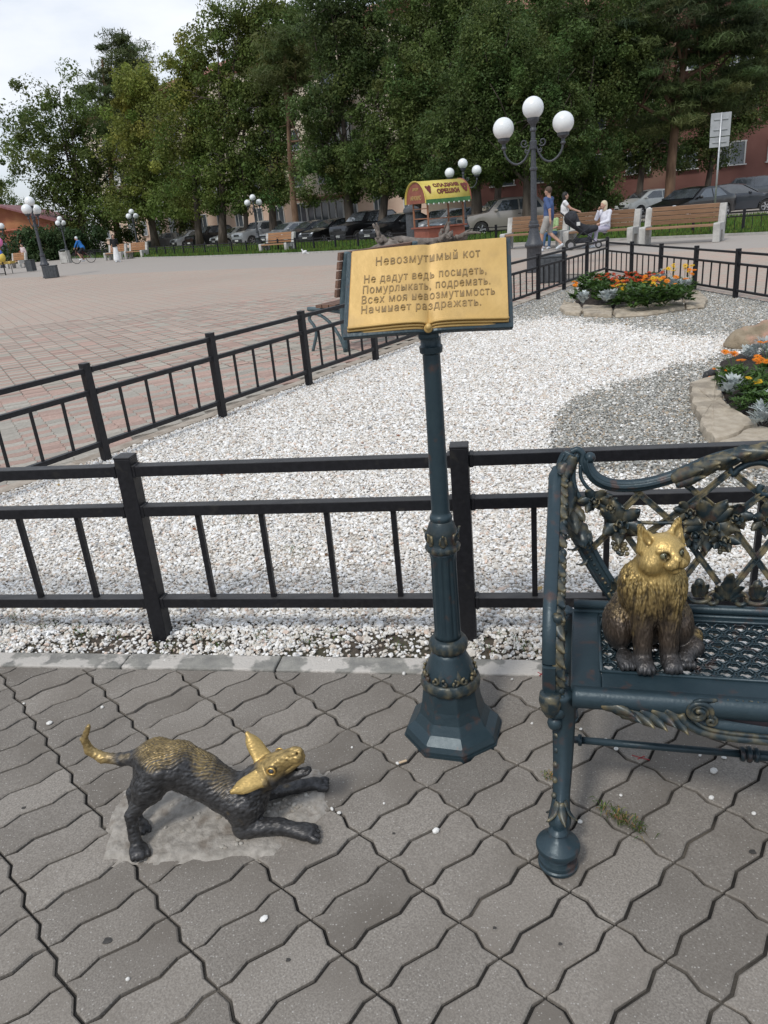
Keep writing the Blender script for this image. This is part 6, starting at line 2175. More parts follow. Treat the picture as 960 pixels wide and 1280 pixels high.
# backing plate: curved dark iron tray
vs, fs = [], []
NU = 40
for h_ in (0.004, -0.014):
    for v in (-0.012, 1.05):
        for k in range(NU + 1):
            u = -0.022 + 1.048 * k / NU
            vs.append(bk(u, v, h_ + (hump(min(max(u, 0), 1)) - .010) * .55 - .004))
m_ = NU + 1
for k in range(NU):
    fs += [(k, k + 1, m_ + k + 1, m_ + k), (2 * m_ + k, 3 * m_ + k, 3 * m_ + k + 1, 2 * m_ + k + 1), (k, 2 * m_ + k, 2 * m_ + k + 1, k + 1), (m_ + k, m_ + k + 1, 3 * m_ + k + 1, 3 * m_ + k)]
fs += [(0, m_, 3 * m_, 2 * m_), (NU, 2 * m_ + NU, 3 * m_ + NU, m_ + NU)]
MB().add(vs, fs).build('backing_plate', M_teal, bs, bevel=.002)
MB().box(bk(.5, .93, -.03), (.05, .05, .05)).build('bracket', M_teal, bs, bevel=.004)

# engraved verse
LINES = [('Невозмутимый кот', 0.165, 0.825, 0.165, 0.105), ('Не дадут ведь посидеть,', 0.095, 0.862, 0.375, 0.096), ('Помурлыкать, подремать.', 0.09, 0.885, 0.505, 0.096),
         ('Всех моя невозмутимость', 0.085, 0.912, 0.630, 0.096), ('Начинает раздражать.', 0.085, 0.825, 0.752, 0.096)]
for txt, u0, u1, vc, hh in LINES:
    cu = bpy.data.curves.new('verse', 'FONT'); cu.body = txt; cu.size = 1; cu.extrude = .02; cu.offset = .006; cu.space_character = 1.15; cu.resolution_u = 4
    t = bpy.data.objects.new('tmp', cu); col.objects.link(t)
    me = bpy.data.meshes.new_from_object(t); bpy.data.objects.remove(t)
    co = [v.co.copy() for v in me.vertices]
    x0, x1 = min(c.x for c in co), max(c.x for c in co)
    for v in me.vertices:
        u = u0 + (v.co.x - x0) / (x1 - x0) * (u1 - u0)
        vv = vc - (v.co.y - .36) / .72 * hh
        p = bk(u, vv, hump(u, vv) + .0003 + (.0014 if v.co.z > 0 else -.001))
        v.co = p
    me.materials.clear(); me.materials.append(M_inc)
    link('verse_line', me, bs)

# ================================================================== FLOWER BEDS
M_slab = mat('pale_flagstone', (0.34, 0.285, 0.215), (0.45, 0.39, 0.305), rough=0.92, scale=16, bump=0.8, bscale=26, bdist=0.012, c3=(0.26, 0.22, 0.17), s3=5, p3=(.52, .66), rnd=.05)
M_bedsoil = mat('bed_soil', (0.018, 0.013, 0.010), (0.040, 0.029, 0.022), rough=0.98, scale=22, bump=1.0, bscale=60, bdist=.02)
M_petal = attr_mat('petal', rough=0.6, trans=0.25, spec=.2)
M_green = attr_mat('plant_leaf', rough=0.55, trans=0.25, spec=.35)


def slab(poly, z, th, parent, seed, name='edging_stone'):
    """flat broken stone with a rough split edge"""
    r = random.Random(seed)
    P = [Vector(p) for p in poly]
    Q = []
    for i in range(len(P)):
        a, b = P[i], P[(i + 1) % len(P)]
        n = max(2, int((b - a).length / .05))
        nn = Vector((-(b - a).y, (b - a).x)).normalized()
        for k in range(n):
            t = k / n
            Q.append(a.lerp(b, t) + nn * r.uniform(-.010, .010) * (1 if k else 0))
    c = sum(Q, Vector((0, 0))) / len(Q)
    n = len(Q)
    vs = []
    for sc, zz in ((1.0, z - th), (1.02, z - th * .5), (.985, z - .006), (.93, z)):
        for i, q in enumerate(Q):
            p = c + (q - c) * sc
            vs.append((p.x, p.y, zz + (r.uniform(-.004, .004) if zz > z - .01 else 0)))
    # rough top: inner rings
    for sc in (.7, .4):
        for i, q in enumerate(Q):
            p = c + (q - c) * sc
            vs.append((p.x, p.y, z + r.uniform(-.005, .007)))
    vs.append((c.x, c.y, z + .004))
    fs = []
    for k in range(5):
        fs += [(k * n + i, k * n + (i + 1) % n, (k + 1) * n + (i + 1) % n, (k + 1) * n + i) for i in range(n)]
    fs += [(5 * n + i, 5 * n + (i + 1) % n, 6 * n) for i in range(n)]
    return MB().add(vs, fs).build(name, M_slab, parent, angle=30)


def blade_leaves(V, C, base, n, L, W, tint, r, up=.6, spread=1.0, lobed=False):
    for _ in range(n):
        a = r.uniform(0, 2 * PI); el = r.uniform(.25, 1.3) * up
        d = Vector((math.cos(a) * spread, math.sin(a) * spread, el)).normalized()
        l_, w_ = L * r.uniform(.6, 1.15), W * r.uniform(.7, 1.2)
        s_ = d.cross(Vector((0, 0, 1))).normalized()
        b = Vector(base) + Vector((r.uniform(-.02, .02), r.uniform(-.02, .02), 0))
        m1 = b + d * l_ * .45 + Vector((0, 0, .02 * L))
        t1 = b + d * l_ + Vector((0, 0, -l_ * .25))
        k = math.exp(r.gauss(0, .2))
        c = [v * k for v in tint]
        if not lobed:
            V.append((b - s_ * w_ * .2, m1 - s_ * w_ * .5, t1, m1 + s_ * w_ * .5)); C.append(c)
        else:                      # finely cut leaf: side lobes off a rib
            V.append((b - s_ * w_ * .06, m1 - s_ * w_ * .07, t1, m1 + s_ * w_ * .07)); C.append(c)
            for q in range(6):
                t = .28 + .11 * q
                p = b.lerp(t1, t) + Vector((0, 0, l_ * .12 * math.sin(PI * t)))
                for sg in (-1, 1):
                    e = p + (s_ * sg * .75 + d * .65) * (w_ * (1.0 - .5 * abs(t - .5)))
                    n2 = d * (w_ * .10)
                    V.append((p - n2, e - n2 * .9, e + n2 * 1.4, p + n2)); C.append(c)


def bloom(V, C, c, R, col_, r, petals=13, layers=1, centre=(.25, .10, .01), tilt=None):
    nz = Vector((r.uniform(-.5, .3), r.uniform(-.9, .1), 1)).normalized() if tilt is None else Vector(tilt).normalized()
    ax = nz.cross(Vector((1, 0, 0))).normalized(); ay = nz.cross(ax)
    c = Vector(c)
    for L_ in range(layers):
        rr_ = R * (1 - .28 * L_)
        for k in range(petals):
            a = 2 * PI * (k + .5 * L_) / petals + r.uniform(-.08, .08)
            d = ax * math.cos(a) + ay * math.sin(a); s_ = nz.cross(d)
            w = rr_ * 2.2 / petals * 1.25
            u = nz * (rr_ * (.18 + .30 * L_))
            kk = math.exp(r.gauss(0, .09))
            V.append((c + d * rr_ * .14 - s_ * w * .3 + nz * .002, c + d * rr_ * .65 - s_ * w * .55 + u * .6, c + d * rr_ + u * .5, c + d * rr_ * .65 + s_ * w * .55 + u * .6)); C.append([v * kk for v in col_])
    for k in range(6):
        a = 2 * PI * k / 6
        d = ax * math.cos(a) + ay * math.sin(a); d2 = ax * math.cos(a + 1.05) + ay * math.sin(a + 1.05)
        V.append((c + nz * R * .22, c + d * R * .22 + nz * R * .1, c + (d + d2) * R * .13 + nz * R * .12, c + d2 * R * .22 + nz * R * .1)); C.append(list(centre))


def plant(kind, loc, seed, label, group, size=1.0):
    r = random.Random(seed)
    names = dict(gazania='flowering_plant', marigold='marigold', ragwort='silver_ragwort', red='red_flower', yellow='yellow_flower', herb='green_plant')
    root = empty(names[kind], loc, 0, label, 'plant', group)
    GV, GC, PV_, PC = [], [], [], []
    G1, G2, SV = (.07, .135, .030), (.048, .095, .026), (.46, .50, .49)
    if kind == 'ragwort':
        for k in range(9):
            b = Vector((r.uniform(-.03, .03), r.uniform(-.03, .03), r.uniform(.02, .10) * size))
            blade_leaves(GV, GC, b, 5, .10 * size, .030 * size, SV, r, up=1.3, spread=.7, lobed=True)
    elif kind in ('gazania', 'yellow'):
        blade_leaves(GV, GC, (0, 0, .0), 34, .15 * size, .022 * size, G2, r, up=1.0)
        blade_leaves(GV, GC, (0, 0, .02), 14, .13 * size, .03 * size, G1, r, up=.8)
        colr = (.80, .24, .012) if kind == 'gazania' else (.80, .50, .02)
        for k in range(r.randint(3, 5)):
            a = r.uniform(0, 6.3); q = r.uniform(.02, .10) * size
            c = (q * math.cos(a), q * math.sin(a), r.uniform(.12, .19) * size)
            bloom(PV_, PC, c, r.uniform(.024, .034) * size, colr, r, layers=3 if kind == 'gazania' else 2, petals=16)
            e = Vector(c); GV.append((e * .2 - Vector((.002, 0, 0)), e - Vector((.002, 0, .003)), e + Vector((.002, 0, -.003)), e * .2 + Vector((.002, 0, 0)))); GC.append(G1)
    elif kind in ('marigold', 'red'):
        for k in range(16):
            b = Vector((r.uniform(-.05, .05), r.uniform(-.05, .05), r.uniform(0, .10))) * size
            blade_leaves(GV, GC, b, 6, .07 * size, .02 * size, G2 if kind == 'red' else G1, r, up=.9)
        for k in range(r.randint(10, 15)):
            c = (r.uniform(-.09, .09) * size, r.uniform(-.08, .08) * size, r.uniform(.07, .12) * size)
            bloom(PV_, PC, c, r.uniform(.018, .029) * size, (.50, .055, .02) if kind == 'red' else (.75, .20, .01), r, layers=2, petals=9, centre=(.5, .12, .02))
    else:
        for k in range(22):
            b = Vector((r.uniform(-.08, .08), r.uniform(-.07, .07), r.uniform(0, .15))) * size
            blade_leaves(GV, GC, b, 7, .10 * size, .024 * size, G1, r, up=.9)
    f = [p for q in GV for p in q]
    link('foliage', np_mesh('foliage', np.array([tuple(p) for p in f]), np.arange(len(f)).reshape(-1, 4), M_green, colors=np.array(GC)), root)
    if PV_:
        f = [p for q in PV_ for p in q]
        link('blooms', np_mesh('blooms', np.array([tuple(p) for p in f]), np.arange(len(f)).reshape(-1, 4), M_petal, colors=np.array(PC)), root)
    return root


# far bed in the corner of the garden
fbed = empty('flower_bed', (0, 0, 0), 0, 'small flower bed edged with flat pale stones near the far fence corner', 'flower bed')
soil_p = [gp(*p, .0) for p in [(722, 386), (760, 388), (800, 386), (840, 382), (862, 372), (866, 360), (850, 352), (800, 350), (750, 352), (724, 362), (716, 374)]]
q = MB()
n_ = len(soil_p); cc = sum(soil_p, Vector()) / n_
vs = [(p.x, p.y, 0) for p in soil_p] + [((p.x + (cc.x - p.x) * .25), p.y + (cc.y - p.y) * .25, .09) for p in soil_p] + [(cc.x, cc.y, .12)]
q.add(vs, [(i, (i + 1) % n_, n_ + (i + 1) % n_, n_ + i) for i in range(n_)] + [(n_ + i, n_ + (i + 1) % n_, 2 * n_) for i in range(n_)])
q.build('soil', M_bedsoil, fbed)
S_ = [[(700, 388), (705, 381), (724, 384), (728, 391), (724, 396), (706, 394)], [(727, 391), (730, 385), (764, 387), (766, 394), (764, 398), (730, 396)], [(767, 394), (770, 385), (800, 387), (851, 377), (856, 388), (810, 396), (770, 398)], [(854, 376), (862, 366), (872, 366), (884, 378), (880, 386), (858, 388)]]
for i, P in enumerate(S_): slab([gp(*p).xy for p in P], .055, .07, fbed, i + 3)
rp = random.Random(21)
kinds = []
spots = [('herb', 730, 368), ('herb', 745, 372), ('herb', 742, 362), ('herb', 757, 376), ('gazania', 718, 374), ('red', 765, 362), ('red', 775, 366), ('red', 785, 364), ('red', 795, 361), ('red', 805, 358), ('red', 780, 358), ('red', 812, 363),
         ('ragwort', 728, 383), ('ragwort', 757, 382), ('ragwort', 786, 370), ('ragwort', 818, 358), ('ragwort', 826, 352), ('ragwort', 820, 374), ('ragwort', 856, 366), ('yellow', 772, 381), ('yellow', 806, 383), ('yellow', 842, 354),
         ('yellow', 856, 356), ('yellow', 833, 359), ('gazania', 806, 370), ('gazania', 832, 374), ('gazania', 846, 376), ('gazania', 862, 360), ('herb', 795, 384), ('herb', 815, 384), ('herb', 838, 382), ('herb', 850, 378), ('herb', 800, 376), ('red', 758, 356), ('yellow', 821, 372), ('herb', 785, 380), ('red', 750, 359), ('red', 770, 372), ('red', 790, 354), ('red', 815, 355), ('gazania', 770, 378), ('gazania', 822, 379), ('ragwort', 765, 380), ('ragwort', 840, 364)]
LB = dict(herb='low green bushy plant in the far flower bed', gazania='orange-flowered plant in the far flower bed', red='plant with dark red flowers in the far flower bed', ragwort='silvery lobed-leaf plant in the far flower bed', yellow='yellow-flowered plant in the far flower bed')
for i, (k, x, y) in enumerate(spots):
    p = gp(x, y, .09)
    LBp = LB[k].replace(' in the far flower bed', '') + (', front' if y > 372 else ', middle' if y > 362 else ', back') + ' row, ' + ('left end' if x < 735 else 'left of centre' if x < 772 else 'centre' if x < 803 else 'right of centre' if x < 835 else 'right end') + ' of far bed'
    plant(k, p, 50 + i, LBp, k + ' plants of the far flower bed' if k != 'herb' else 'green plants of the far flower bed', size=1.5 if k not in ('ragwort',) else 1.25)

# near bed at the right edge
nbed = empty('flower_bed', (0, 0, 0), 0, 'flower bed at the right edge edged with one big pale cracked stone', 'flower bed')
nb = [gp(*p) for p in [(898, 478), (905, 500), (918, 520), (945, 540), (1000, 560), (1090, 560), (1090, 470), (1000, 440), (930, 440), (900, 452)]]
n_ = len(nb); cc = sum(nb, Vector()) / n_
vs = [(p.x, p.y, 0.0) for p in nb] + [((p.x + (cc.x - p.x) * .2), p.y + (cc.y - p.y) * .2, .06) for p in nb] + [(cc.x, cc.y, .08)]
MB().add(vs, [(i, (i + 1) % n_, n_ + (i + 1) % n_, n_ + i) for i in range(n_)] + [(n_ + i, n_ + (i + 1) % n_, 2 * n_) for i in range(n_)]).build('soil', M_bedsoil, nbed)
for i, P in enumerate([[(862, 487), (880, 481), (893, 477), (896, 492), (905, 512), (922, 526), (946, 541), (930, 545), (912, 556), (893, 560), (878, 545), (874, 528), (864, 510)], [(949, 543), (1010, 562), (1030, 590), (920, 586), (898, 563), (915, 558), (932, 547)]]):
    slab([gp(*p).xy for p in P], .065, .09, nbed, i + 11)
nsp = [('gazania', 930, 480, 1.25), ('gazania', 952, 478, 1.2), ('gazania', 918, 470, 1.1), ('gazania', 960, 462, 1.2), ('gazania', 900, 478, .7), ('gazania', 975, 490, 1.2), ('ragwort', 914, 500, 1.1), ('ragwort', 948, 536, 1.1), ('ragwort', 972, 510, 1.1), ('ragwort', 958, 450, 1.2),
       ('ragwort', 938, 452, 1.0), ('herb', 905, 486, .8), ('herb', 930, 500, .85), ('herb', 945, 510, .8), ('herb', 925, 514, .55), ('yellow', 938, 500, .9), ('herb', 965, 525, .8), ('herb', 915, 480, .8), ('gazania', 990, 470, 1.2), ('ragwort', 990, 530, 1.2), ('herb', 942, 486, .9), ('herb', 955, 496, .9)]
LB = dict(herb='low green leafy plant in the flower bed at the right edge', gazania='plant with large orange double flowers in the bed at the right edge', ragwort='silver-white feathery plant in the flower bed at the right edge', yellow='yellow flower low in the bed at the right edge')
for i, (k, x, y, s_) in enumerate(nsp):
    p = gp(x, y, .05)
    LBp = dict(herb='green leafy plant', gazania='large orange double flowers', ragwort='silver-white feathery plant', yellow='yellow flower')[k] + (', lowest' if y > 515 else ', low' if y > 495 else ', middle' if y > 475 else ', top') + ' row, ' + ('left side' if x < 920 else 'centre' if x < 948 else 'right side' if x < 965 else 'far right') + ' of right-edge flower bed'
    plant(k, p, 150 + i, LBp, dict(herb='green plants', gazania='orange flowers', ragwort='silver plants', yellow='yellow flowers')[k] + ' of the bed at the right edge', size=s_)

M_boul = mat('boulder_brown', (0.20, 0.155, 0.10), (0.31, 0.25, 0.175), rough=0.9, scale=7, bump=0.8, bscale=18, bdist=.03, c3=(0.40, 0.24, 0.17), s3=2.6, p3=(.47, .56))
bl = gp(945, 432)
o = sdf_obj('boulder', [('e', (0, 0, .05), (.30, .22, .16), None, .05), ('e', (.22, .02, .10), (.26, .2, .17), None, .05), ('e', (-.14, -.03, .05), (.2, .18, .13), None, .04), ('e', (.5, 0, .08), (.3, .2, .17), None, .05)], .018, M_boul,
            relief=lambda V, N: .018 * vnoise(V, 9, 2) + .008 * vnoise(V, 24, 3) + .012 * np.abs(vnoise(V, 5, 8)))
o.location = (bl.x + .02, bl.y + .05, -.01); o.scale = (.9, .9, .88)
tag(o, 'brown and reddish boulder lying on the grey gravel behind the right-hand flower bed', 'boulder')
M_soot = mat('black_ceramic', (0.010, 0.010, 0.011), (0.03, 0.03, 0.03), rough=.5, scale=20)
bb = gp(884, 478)
o = sdf_obj('ornament', [('e', (0, 0, .045), (.042, .036, .05), None, .02), ('e', (.045, .01, .07), (.04, .035, .035), None, .02), ('e', (.0, -.02, .02), (.03, .03, .03), None, .02)], .004, M_soot, relief=lambda V, N: .002 * vnoise(V, 60, 2))
o.location = bb; tag(o, 'small black lumpy ornament at the tip of the big pale edging stone', 'ornament')
o = sdf_obj('ornament_flower', [('e', (0, -.036, .042), (.018, .006, .018), None, .01)], .003, mat('orange_dab', (.6, .18, .03), rough=.5), o)

# ================================================================== CAST-IRON CAT BENCH
BO = Vector((0.40, 1.46, 0)); BA = math.atan2(-.2672, .9636)
ib = empty('iron_bench', BO, BA, 'ornate dark blue-green cast-iron bench with lattice back on which the bronze cat sits', 'bench')
CX = 0.52                                  # bench middle


def bp_(x, z, off=0.0): return Vector((x, .375 + .15 * (z - .44) - off, z))


def mirror(mb, k0=0):
    """copy the left half to the right"""
    n0 = len(mb.v)
    k = mb.v[k0:]; f = [g for g in mb.f if min(g) >= k0]
    mb.add([(2 * CX - x, y, z) for x, y, z in k], [tuple(i - k0 for i in g)[::-1] for g in f])
    return mb


BN_ = Vector((0, -1, .15)).normalized()
# seat: flat border, perforated panel, rolled front
s1 = MB()
s1.box((.031, .19, .432), (.070, .37, .014))
s1.box((CX, .356, .432), (2 * CX - .132, .038, .014)).box((CX, .040, .432), (2 * CX - .132, .072, .014))
s1.box((2 * CX - .031, .19, .432), (.070, .37, .014))
s1.build('seat_frame', M_teal, ib, bevel=.004)
s2 = MB()
for (a, b) in (((.066, .076, .441), (2 * CX - .066, .076, .441)), ((.066, .337, .441), (2 * CX - .066, .337, .441)), ((.066, .076, .441), (.066, .337, .441)), ((2 * CX - .066, .076, .441), (2 * CX - .066, .337, .441))):
    s2.tube([a, b], .0045, 8)
s2.tube(spline([(.066, .28, .4405), (.075, .315, .4405), (.11, .337, .4405)], 6), .0045, 8)
s2.tube([(.0, .375, .455), (2 * CX, .375, .455)], .013, 14).tube([(.0, .362, .441), (2 * CX, .362, .441)], .006, 10)
s2.build('seat_moulding', M_teal, ib, smooth=True)
hx = MB()
px_, py_ = .044, .0300
cols_, rows_ = int((2 * CX - .13) / px_) + 2, 10
for j in range(rows_):
    for i in range(cols_):
        cx, cy = .062 + px_ * (i + (.5 if j % 2 else 0)), .080 + py_ * j
        if cx < .058 or cx > 2 * CX - .05 or cy > .345: continue
        out, inn = [], []
        for k in range(12):
            a = 2 * PI * k / 12 + PI / 6
            # hexagon outline of the cell
            ah = (a % (PI / 3)) - PI / 6
            rh_ = 1 / math.cos(ah)
            out.append((cx + math.cos(a) * rh_ * px_ * .5, cy + math.sin(a) * rh_ * py_ * .5775, .428))
            inn.append((cx + math.cos(a) * .0150, cy + math.sin(a) * .0112, .4305 + .003 * math.cos(3 * a) ** 2))
        vs = out + inn + [(x, y, z - .004) for x, y, z in out] + [(x, y, z - .005) for x, y, z in inn]
        fs = []
        for k in range(12):
            k2 = (k + 1) % 12
            fs += [(k, k2, 12 + k2, 12 + k), (24 + k, 36 + k, 36 + k2, 24 + k2), (12 + k, 12 + k2, 36 + k2, 36 + k)]
        hx.add(vs, fs)
        for k in range(0, 12, 2):         # woven-looking ribs between the holes
            a = 2 * PI * k / 12 + PI / 6
            a2 = a + PI / 3
            p0 = (cx + math.cos(a) * .0195, cy + math.sin(a) * .0152, .4325); p1 = (cx + math.cos((a + a2) / 2) * .0185, cy + math.sin((a + a2) / 2) * .0145, .4365); p2 = (cx + math.cos(a2) * .0195, cy + math.sin(a2) * .0152, .4325)
            hx.tube([p0, p1, p2], .0023, 5)
hx.build('perforated_seat', M_teal, ib)
# rolled front and apron
ap = MB()
N = 90
top_, bot_ = [], []
zb_l = [(0.0, .412), (.05, .412), (.075, .405), (.10, .398), (.125, .400), (.145, .386), (.165, .392), (.185, .380), (.205, .388), (.225, .383), (.25, .366), (.285, .352), (.34, .345), (.42, .342), (.52, .342)]


def zb_at(x):
    x = min(x, 2 * CX - x)
    for (a, za), (b, zb2) in zip(zb_l[:-1], zb_l[1:]):
        if a <= x <= b: return lerp(za, zb2, (x - a) / (b - a))
    return zb_l[0][1]


sec = 9
vs, fs = [], []
for i in range(N + 1):
    x = 2 * CX * i / N
    zb3 = zb_at(x)
    for k in range(sec):                   # roll then curtain
        if k <= 4:
            a = PI / 2 + PI * .9 * k / 4
            vs.append((x, .010 + .026 * math.cos(a) * 1.0 + 0, .413 + .026 * math.sin(a)))
        else:
            t = (k - 4) / (sec - 5)
            vs.append((x, -.004 - .010 * math.sin(PI * t * .6) * (1 if .23 < min(x, 2 * CX - x) else .4), lerp(.392, zb3, t)))
for i in range(N):
    for k in range(sec - 1): fs.append((i * sec + k, (i + 1) * sec + k, (i + 1) * sec + k + 1, i * sec + k + 1))
o = MB().add(vs, fs).build('front_apron', M_teal, ib, smooth=True); solid(o, .008)
rl = MB()
# swept acanthus under the roll, scroll and rim of the cartouche (left half, then mirrored)
for k, (x, z, L_, w, dx, dz) in enumerate([(.095, .405, .055, .010, 1, -.1), (.12, .400, .05, .011, 1, -.35), (.15, .398, .05, .011, .9, -.45), (.18, .400, .05, .011, .8, -.5), (.205, .404, .045, .010, .8, -.5), (.235, .408, .05, .012, .7, -.75)]):
    leaf_shape(rl, (x - .03, -.014, z + .004), (dx, -.1, dz), (0, -1, .2), L_ * 1.45, w * 1.5, curl=.35, lobes=3, n=10)
for r0_, cxx, cz, ph, dirn, th in ((.030, .272, .412, -.6, 1, .0050), (.020, .272, .412, -.3, 1, .0040), (.013, .300, .392, 2.2, -1, .0035)):
    P = []
    for k in range(34):
        a = ph + dirn * k * .27
        q = r0_ * (1 - k / 42)
        P.append((cxx + q * math.cos(a), -.018 - .0002 * k, cz + q * math.sin(a)))
    rl.tube(P, th, 8)
rl.tube(spline([(.236, -.016, .402), (.25, -.020, .380), (.285, -.022, .362), (.34, -.022, .353), (.43, -.022, .351), (.52, -.022, .351)], 8), .0085, 10)
rl.tube(spline([(.262, -.018, .392), (.285, -.022, .376), (.33, -.022, .366), (.43, -.022, .363), (.52, -.022, .363)], 8), .004, 8)
rl.tube(spline([(.262, -.016, .436), (.275, -.018, .444), (.29, -.012, .44), (.31, -.004, .436)], 6), .004, 8)
mirror(rl)
solid(rl.build('apron_relief', M_teal2, ib, smooth=True), .002)
M_cart = iron_mat('cartouche_paint', base=(0.022, 0.026, 0.034), base2=(0.05, 0.035, 0.042), worn=(.16, .13, .11), rust=(.16, .09, .07))
sdf_obj('cartouche', [('e', (CX, .000, .400), (.215, .0165, .034), None, .01)], .006, M_cart, ib)
lt = MB()
rr = random.Random(8)
for k in range(26):                       # worn raised lettering, no longer legible
    x = .335 + k * .0145
    lt.tube([(x, .003, .4385), (x + rr.uniform(-.003, .003), -.004, .438)], .0014, 5)
    if k % 2: lt.tube([(x, -.001, .4395), (x + .006, -.001 + rr.uniform(-.003, .003), .4393)], .0013, 5)
lt.build('worn_relief', M_teal2, ib)

# back frame: leafy stile, ridged crest
bf = MB()
crest = [(.034, .862), (.030, .846), (.045, .812), (.077, .791), (.121, .784), (.177, .789), (.231, .804), (.279, .824), (.325, .846), (.371, .861), (.428, .872), (.475, .882), (.52, .900)]
C3 = spline([bp_(x, z) for x, z in crest], 8)
bf.tube(C3, [.0125 + .0035 * min(1, i / 20) for i in range(len(C3))], 16, up=BN_, lobes=6, lamp=.10)
for off, dz in ((.010, .009), (.0145, 0.0), (.010, -.009)):
    bf.tube([p - Vector((0, off, 0)) + Vector((0, 0, dz)) for p in C3], .0032, 7)
C4 = spline([bp_(x, z) for x, z in [(-.012, .874), (.004, .880), (.018, .868), (.016, .845), (.030, .820), (.060, .803)]], 8)
bf.tube(C4, .0085, 12, up=BN_)
bf.ball(bp_(.036, .860, .004), .015, 14, 10)
stl = [(-.012, .872), (-.026, .84), (-.030, .80), (-.028, .762), (-.018, .716), (0, .672), (.024, .628), (.052, .574), (.082, .524), (.110, .485), (.125, .46)]
S3 = spline([bp_(x, z) for x, z in stl], 8)
bf.tube(S3, .0195, 14, up=BN_, sx=.62, sy=1.15, lobes=5, lamp=.10)
for u in (-1, 1):
    bf.tube([p + Vector((u * .017, -.009, 0)) for p in S3], .0035, 7)
bf.tube(spline([bp_(x, z, .006) for x, z in [(.004, .868), (-.006, .83), (-.004, .79), (.008, .76), (.030, .735), (.05, .725)]], 8), .0075, 10)
bf.tube(spline([bp_(x, z, .006) for x, z in [(.012, .842), (.014, .81), (.028, .785), (.045, .770)]], 8), .005, 8)
# arch under the crest
bf.tube(spline([bp_(x, z, .004) for x, z in [(.372, .836), (.384, .818), (.398, .832), (.425, .845), (.455, .846), (.482, .830), (.492, .80), (.482, .775), (.462, .765), (.448, .775), (.452, .79)]], 7), .0085, 10, lobes=5, lamp=.12)
mirror(bf)
bf.ball((CX, bp_(0, .905).y, .908), (.02, .016, .028), 14, 10)
bf.build('back_frame', M_teal, ib, smooth=True)
# bead row on the stile
bd_ = MB()
for k in range(22):
    p = S3[int(34 + k * 1.9)] if int(34 + k * 1.9) < len(S3) else S3[-1]
    bd_.ball(p + Vector((.0, -.0125, 0)), .0042, 8, 6)
mirror(bd_)
bd_.build('bead_row', M_teal2, ib, smooth=True)
# acanthus on stile and crest
ac = MB()
for (x, z, dx, dz, L_, w, cu, nyy) in [(-.022, .80, .10, -1, .085, .020, .5, -1), (-.020, .745, .35, -1, .085, .022, .6, -1), (-.004, .69, .55, -1, .075, .023, .8, -1), (.006, .665, .9, -.55, .055, .018, .9, -1), (-.010, .73, .9, -.75, .05, .014, .6, -1),
                                        (-.006, .868, -.35, -1, .07, .013, .3, -1), (-.022, .85, -.6, -.9, .045, .014, 1.1, -1),
                                        (.24, .806, 1, .50, .075, .016, .2, -1), (.275, .818, 1, .55, .08, .017, .2, -1), (.305, .838, 1, .40, .08, .018, .15, -1), (.335, .845, 1, .45, .085, .018, .2, -1), (.375, .868, 1, .15, .09, .018, .1, -1), (.42, .876, 1, .1, .09, .018, .15, -1),
                                        (.30, .820, 1, .60, .06, .012, .5, -1), (.345, .836, 1, .65, .06, .012, .5, -1), (.25, .79, 1, .5, .07, .010, .2, -1), (.455, .885, 1, .3, .08, .018, .2, -1)]:
    leaf_shape(ac, bp_(x, z, .016), (dx, -.15, dz), (0, nyy, .15), L_ * 1.1, w * 1.3, curl=cu, lobes=4, cup=.4)
for k in range(9):
    p = S3[6 + 6 * k] if 6 + 6 * k < len(S3) else S3[-1]
    leaf_shape(ac, p + Vector((-.012, -.004, 0)), (-.5, -.5, -1), (-1, -.5, 0), .035, .012, curl=.8, lobes=3, n=8)
mirror(ac)
solid(ac.build('acanthus_relief', M_teal2, ib, smooth=True), .003)
# lattice
LT = [((.150, .775), (.262, .675)), ((.262, .675), (.366, .530)), ((.258, .802), (.372, .708)), ((.372, .708), (.490, .545)), ((.388, .818), (.500, .722)), ((.382, .828), (.262, .716)), ((.262, .716), (.19, .66)), ((.465, .775), (.395, .712)),
      ((.360, .660), (.270, .520)), ((.495, .665), (.395, .510)), ((.165, .765), (.105, .700)), ((.095, .668), (.036, .606)), ((.21, .66), (.13, .53)), ((.10, .70), (.20, .56)), ((.52, .70), (.49, .66))]
la = MB()
for i, (a, b) in enumerate(LT):
    off = .004 if i % 2 else -.004
    A_, B_ = bp_(*a, off), bp_(*b, off)
    d = (B_ - A_).normalized(); s_ = d.cross(BN_).normalized()
    la.bar(A_, B_, .0155, .008, up=BN_)
    for u in (-1, 1): la.tube([A_ + s_ * (u * .0058) + BN_ * .005, B_ + s_ * (u * .0058) + BN_ * .005], .0026, 6)
mirror(la)
la.build('lattice', M_teal2, ib)
# flower and leaf clusters over the lattice
fl = MB()


def cluster(cx, cz, R, seed, berries=True, petals=7):
    r = random.Random(seed)
    c = bp_(cx, cz, .018)
    for k in range(petals):
        a = 2 * PI * k / petals + r.uniform(-.3, .3)
        leaf_shape(fl, c + Vector((math.cos(a) * R * .12, .004, math.sin(a) * R * .12)), (math.cos(a), -.12, math.sin(a)), (0, -1, .1), R * r.uniform(.8, 1.1), R * .36, curl=r.uniform(-.2, .6), lobes=3, n=9)
    for k in range(5):
        a = 2 * PI * k / 5 + r.uniform(-.3, .3)
        leaf_shape(fl, c + Vector((math.cos(a) * .004, -.006, math.sin(a) * .004)), (math.cos(a), -.9, math.sin(a)), (-math.cos(a), -.8, -math.sin(a)), R * .5, R * .22, curl=.5, lobes=2, n=6)
    fl.ball(c + Vector((0, -.012, 0)), R * .14, 10, 8)


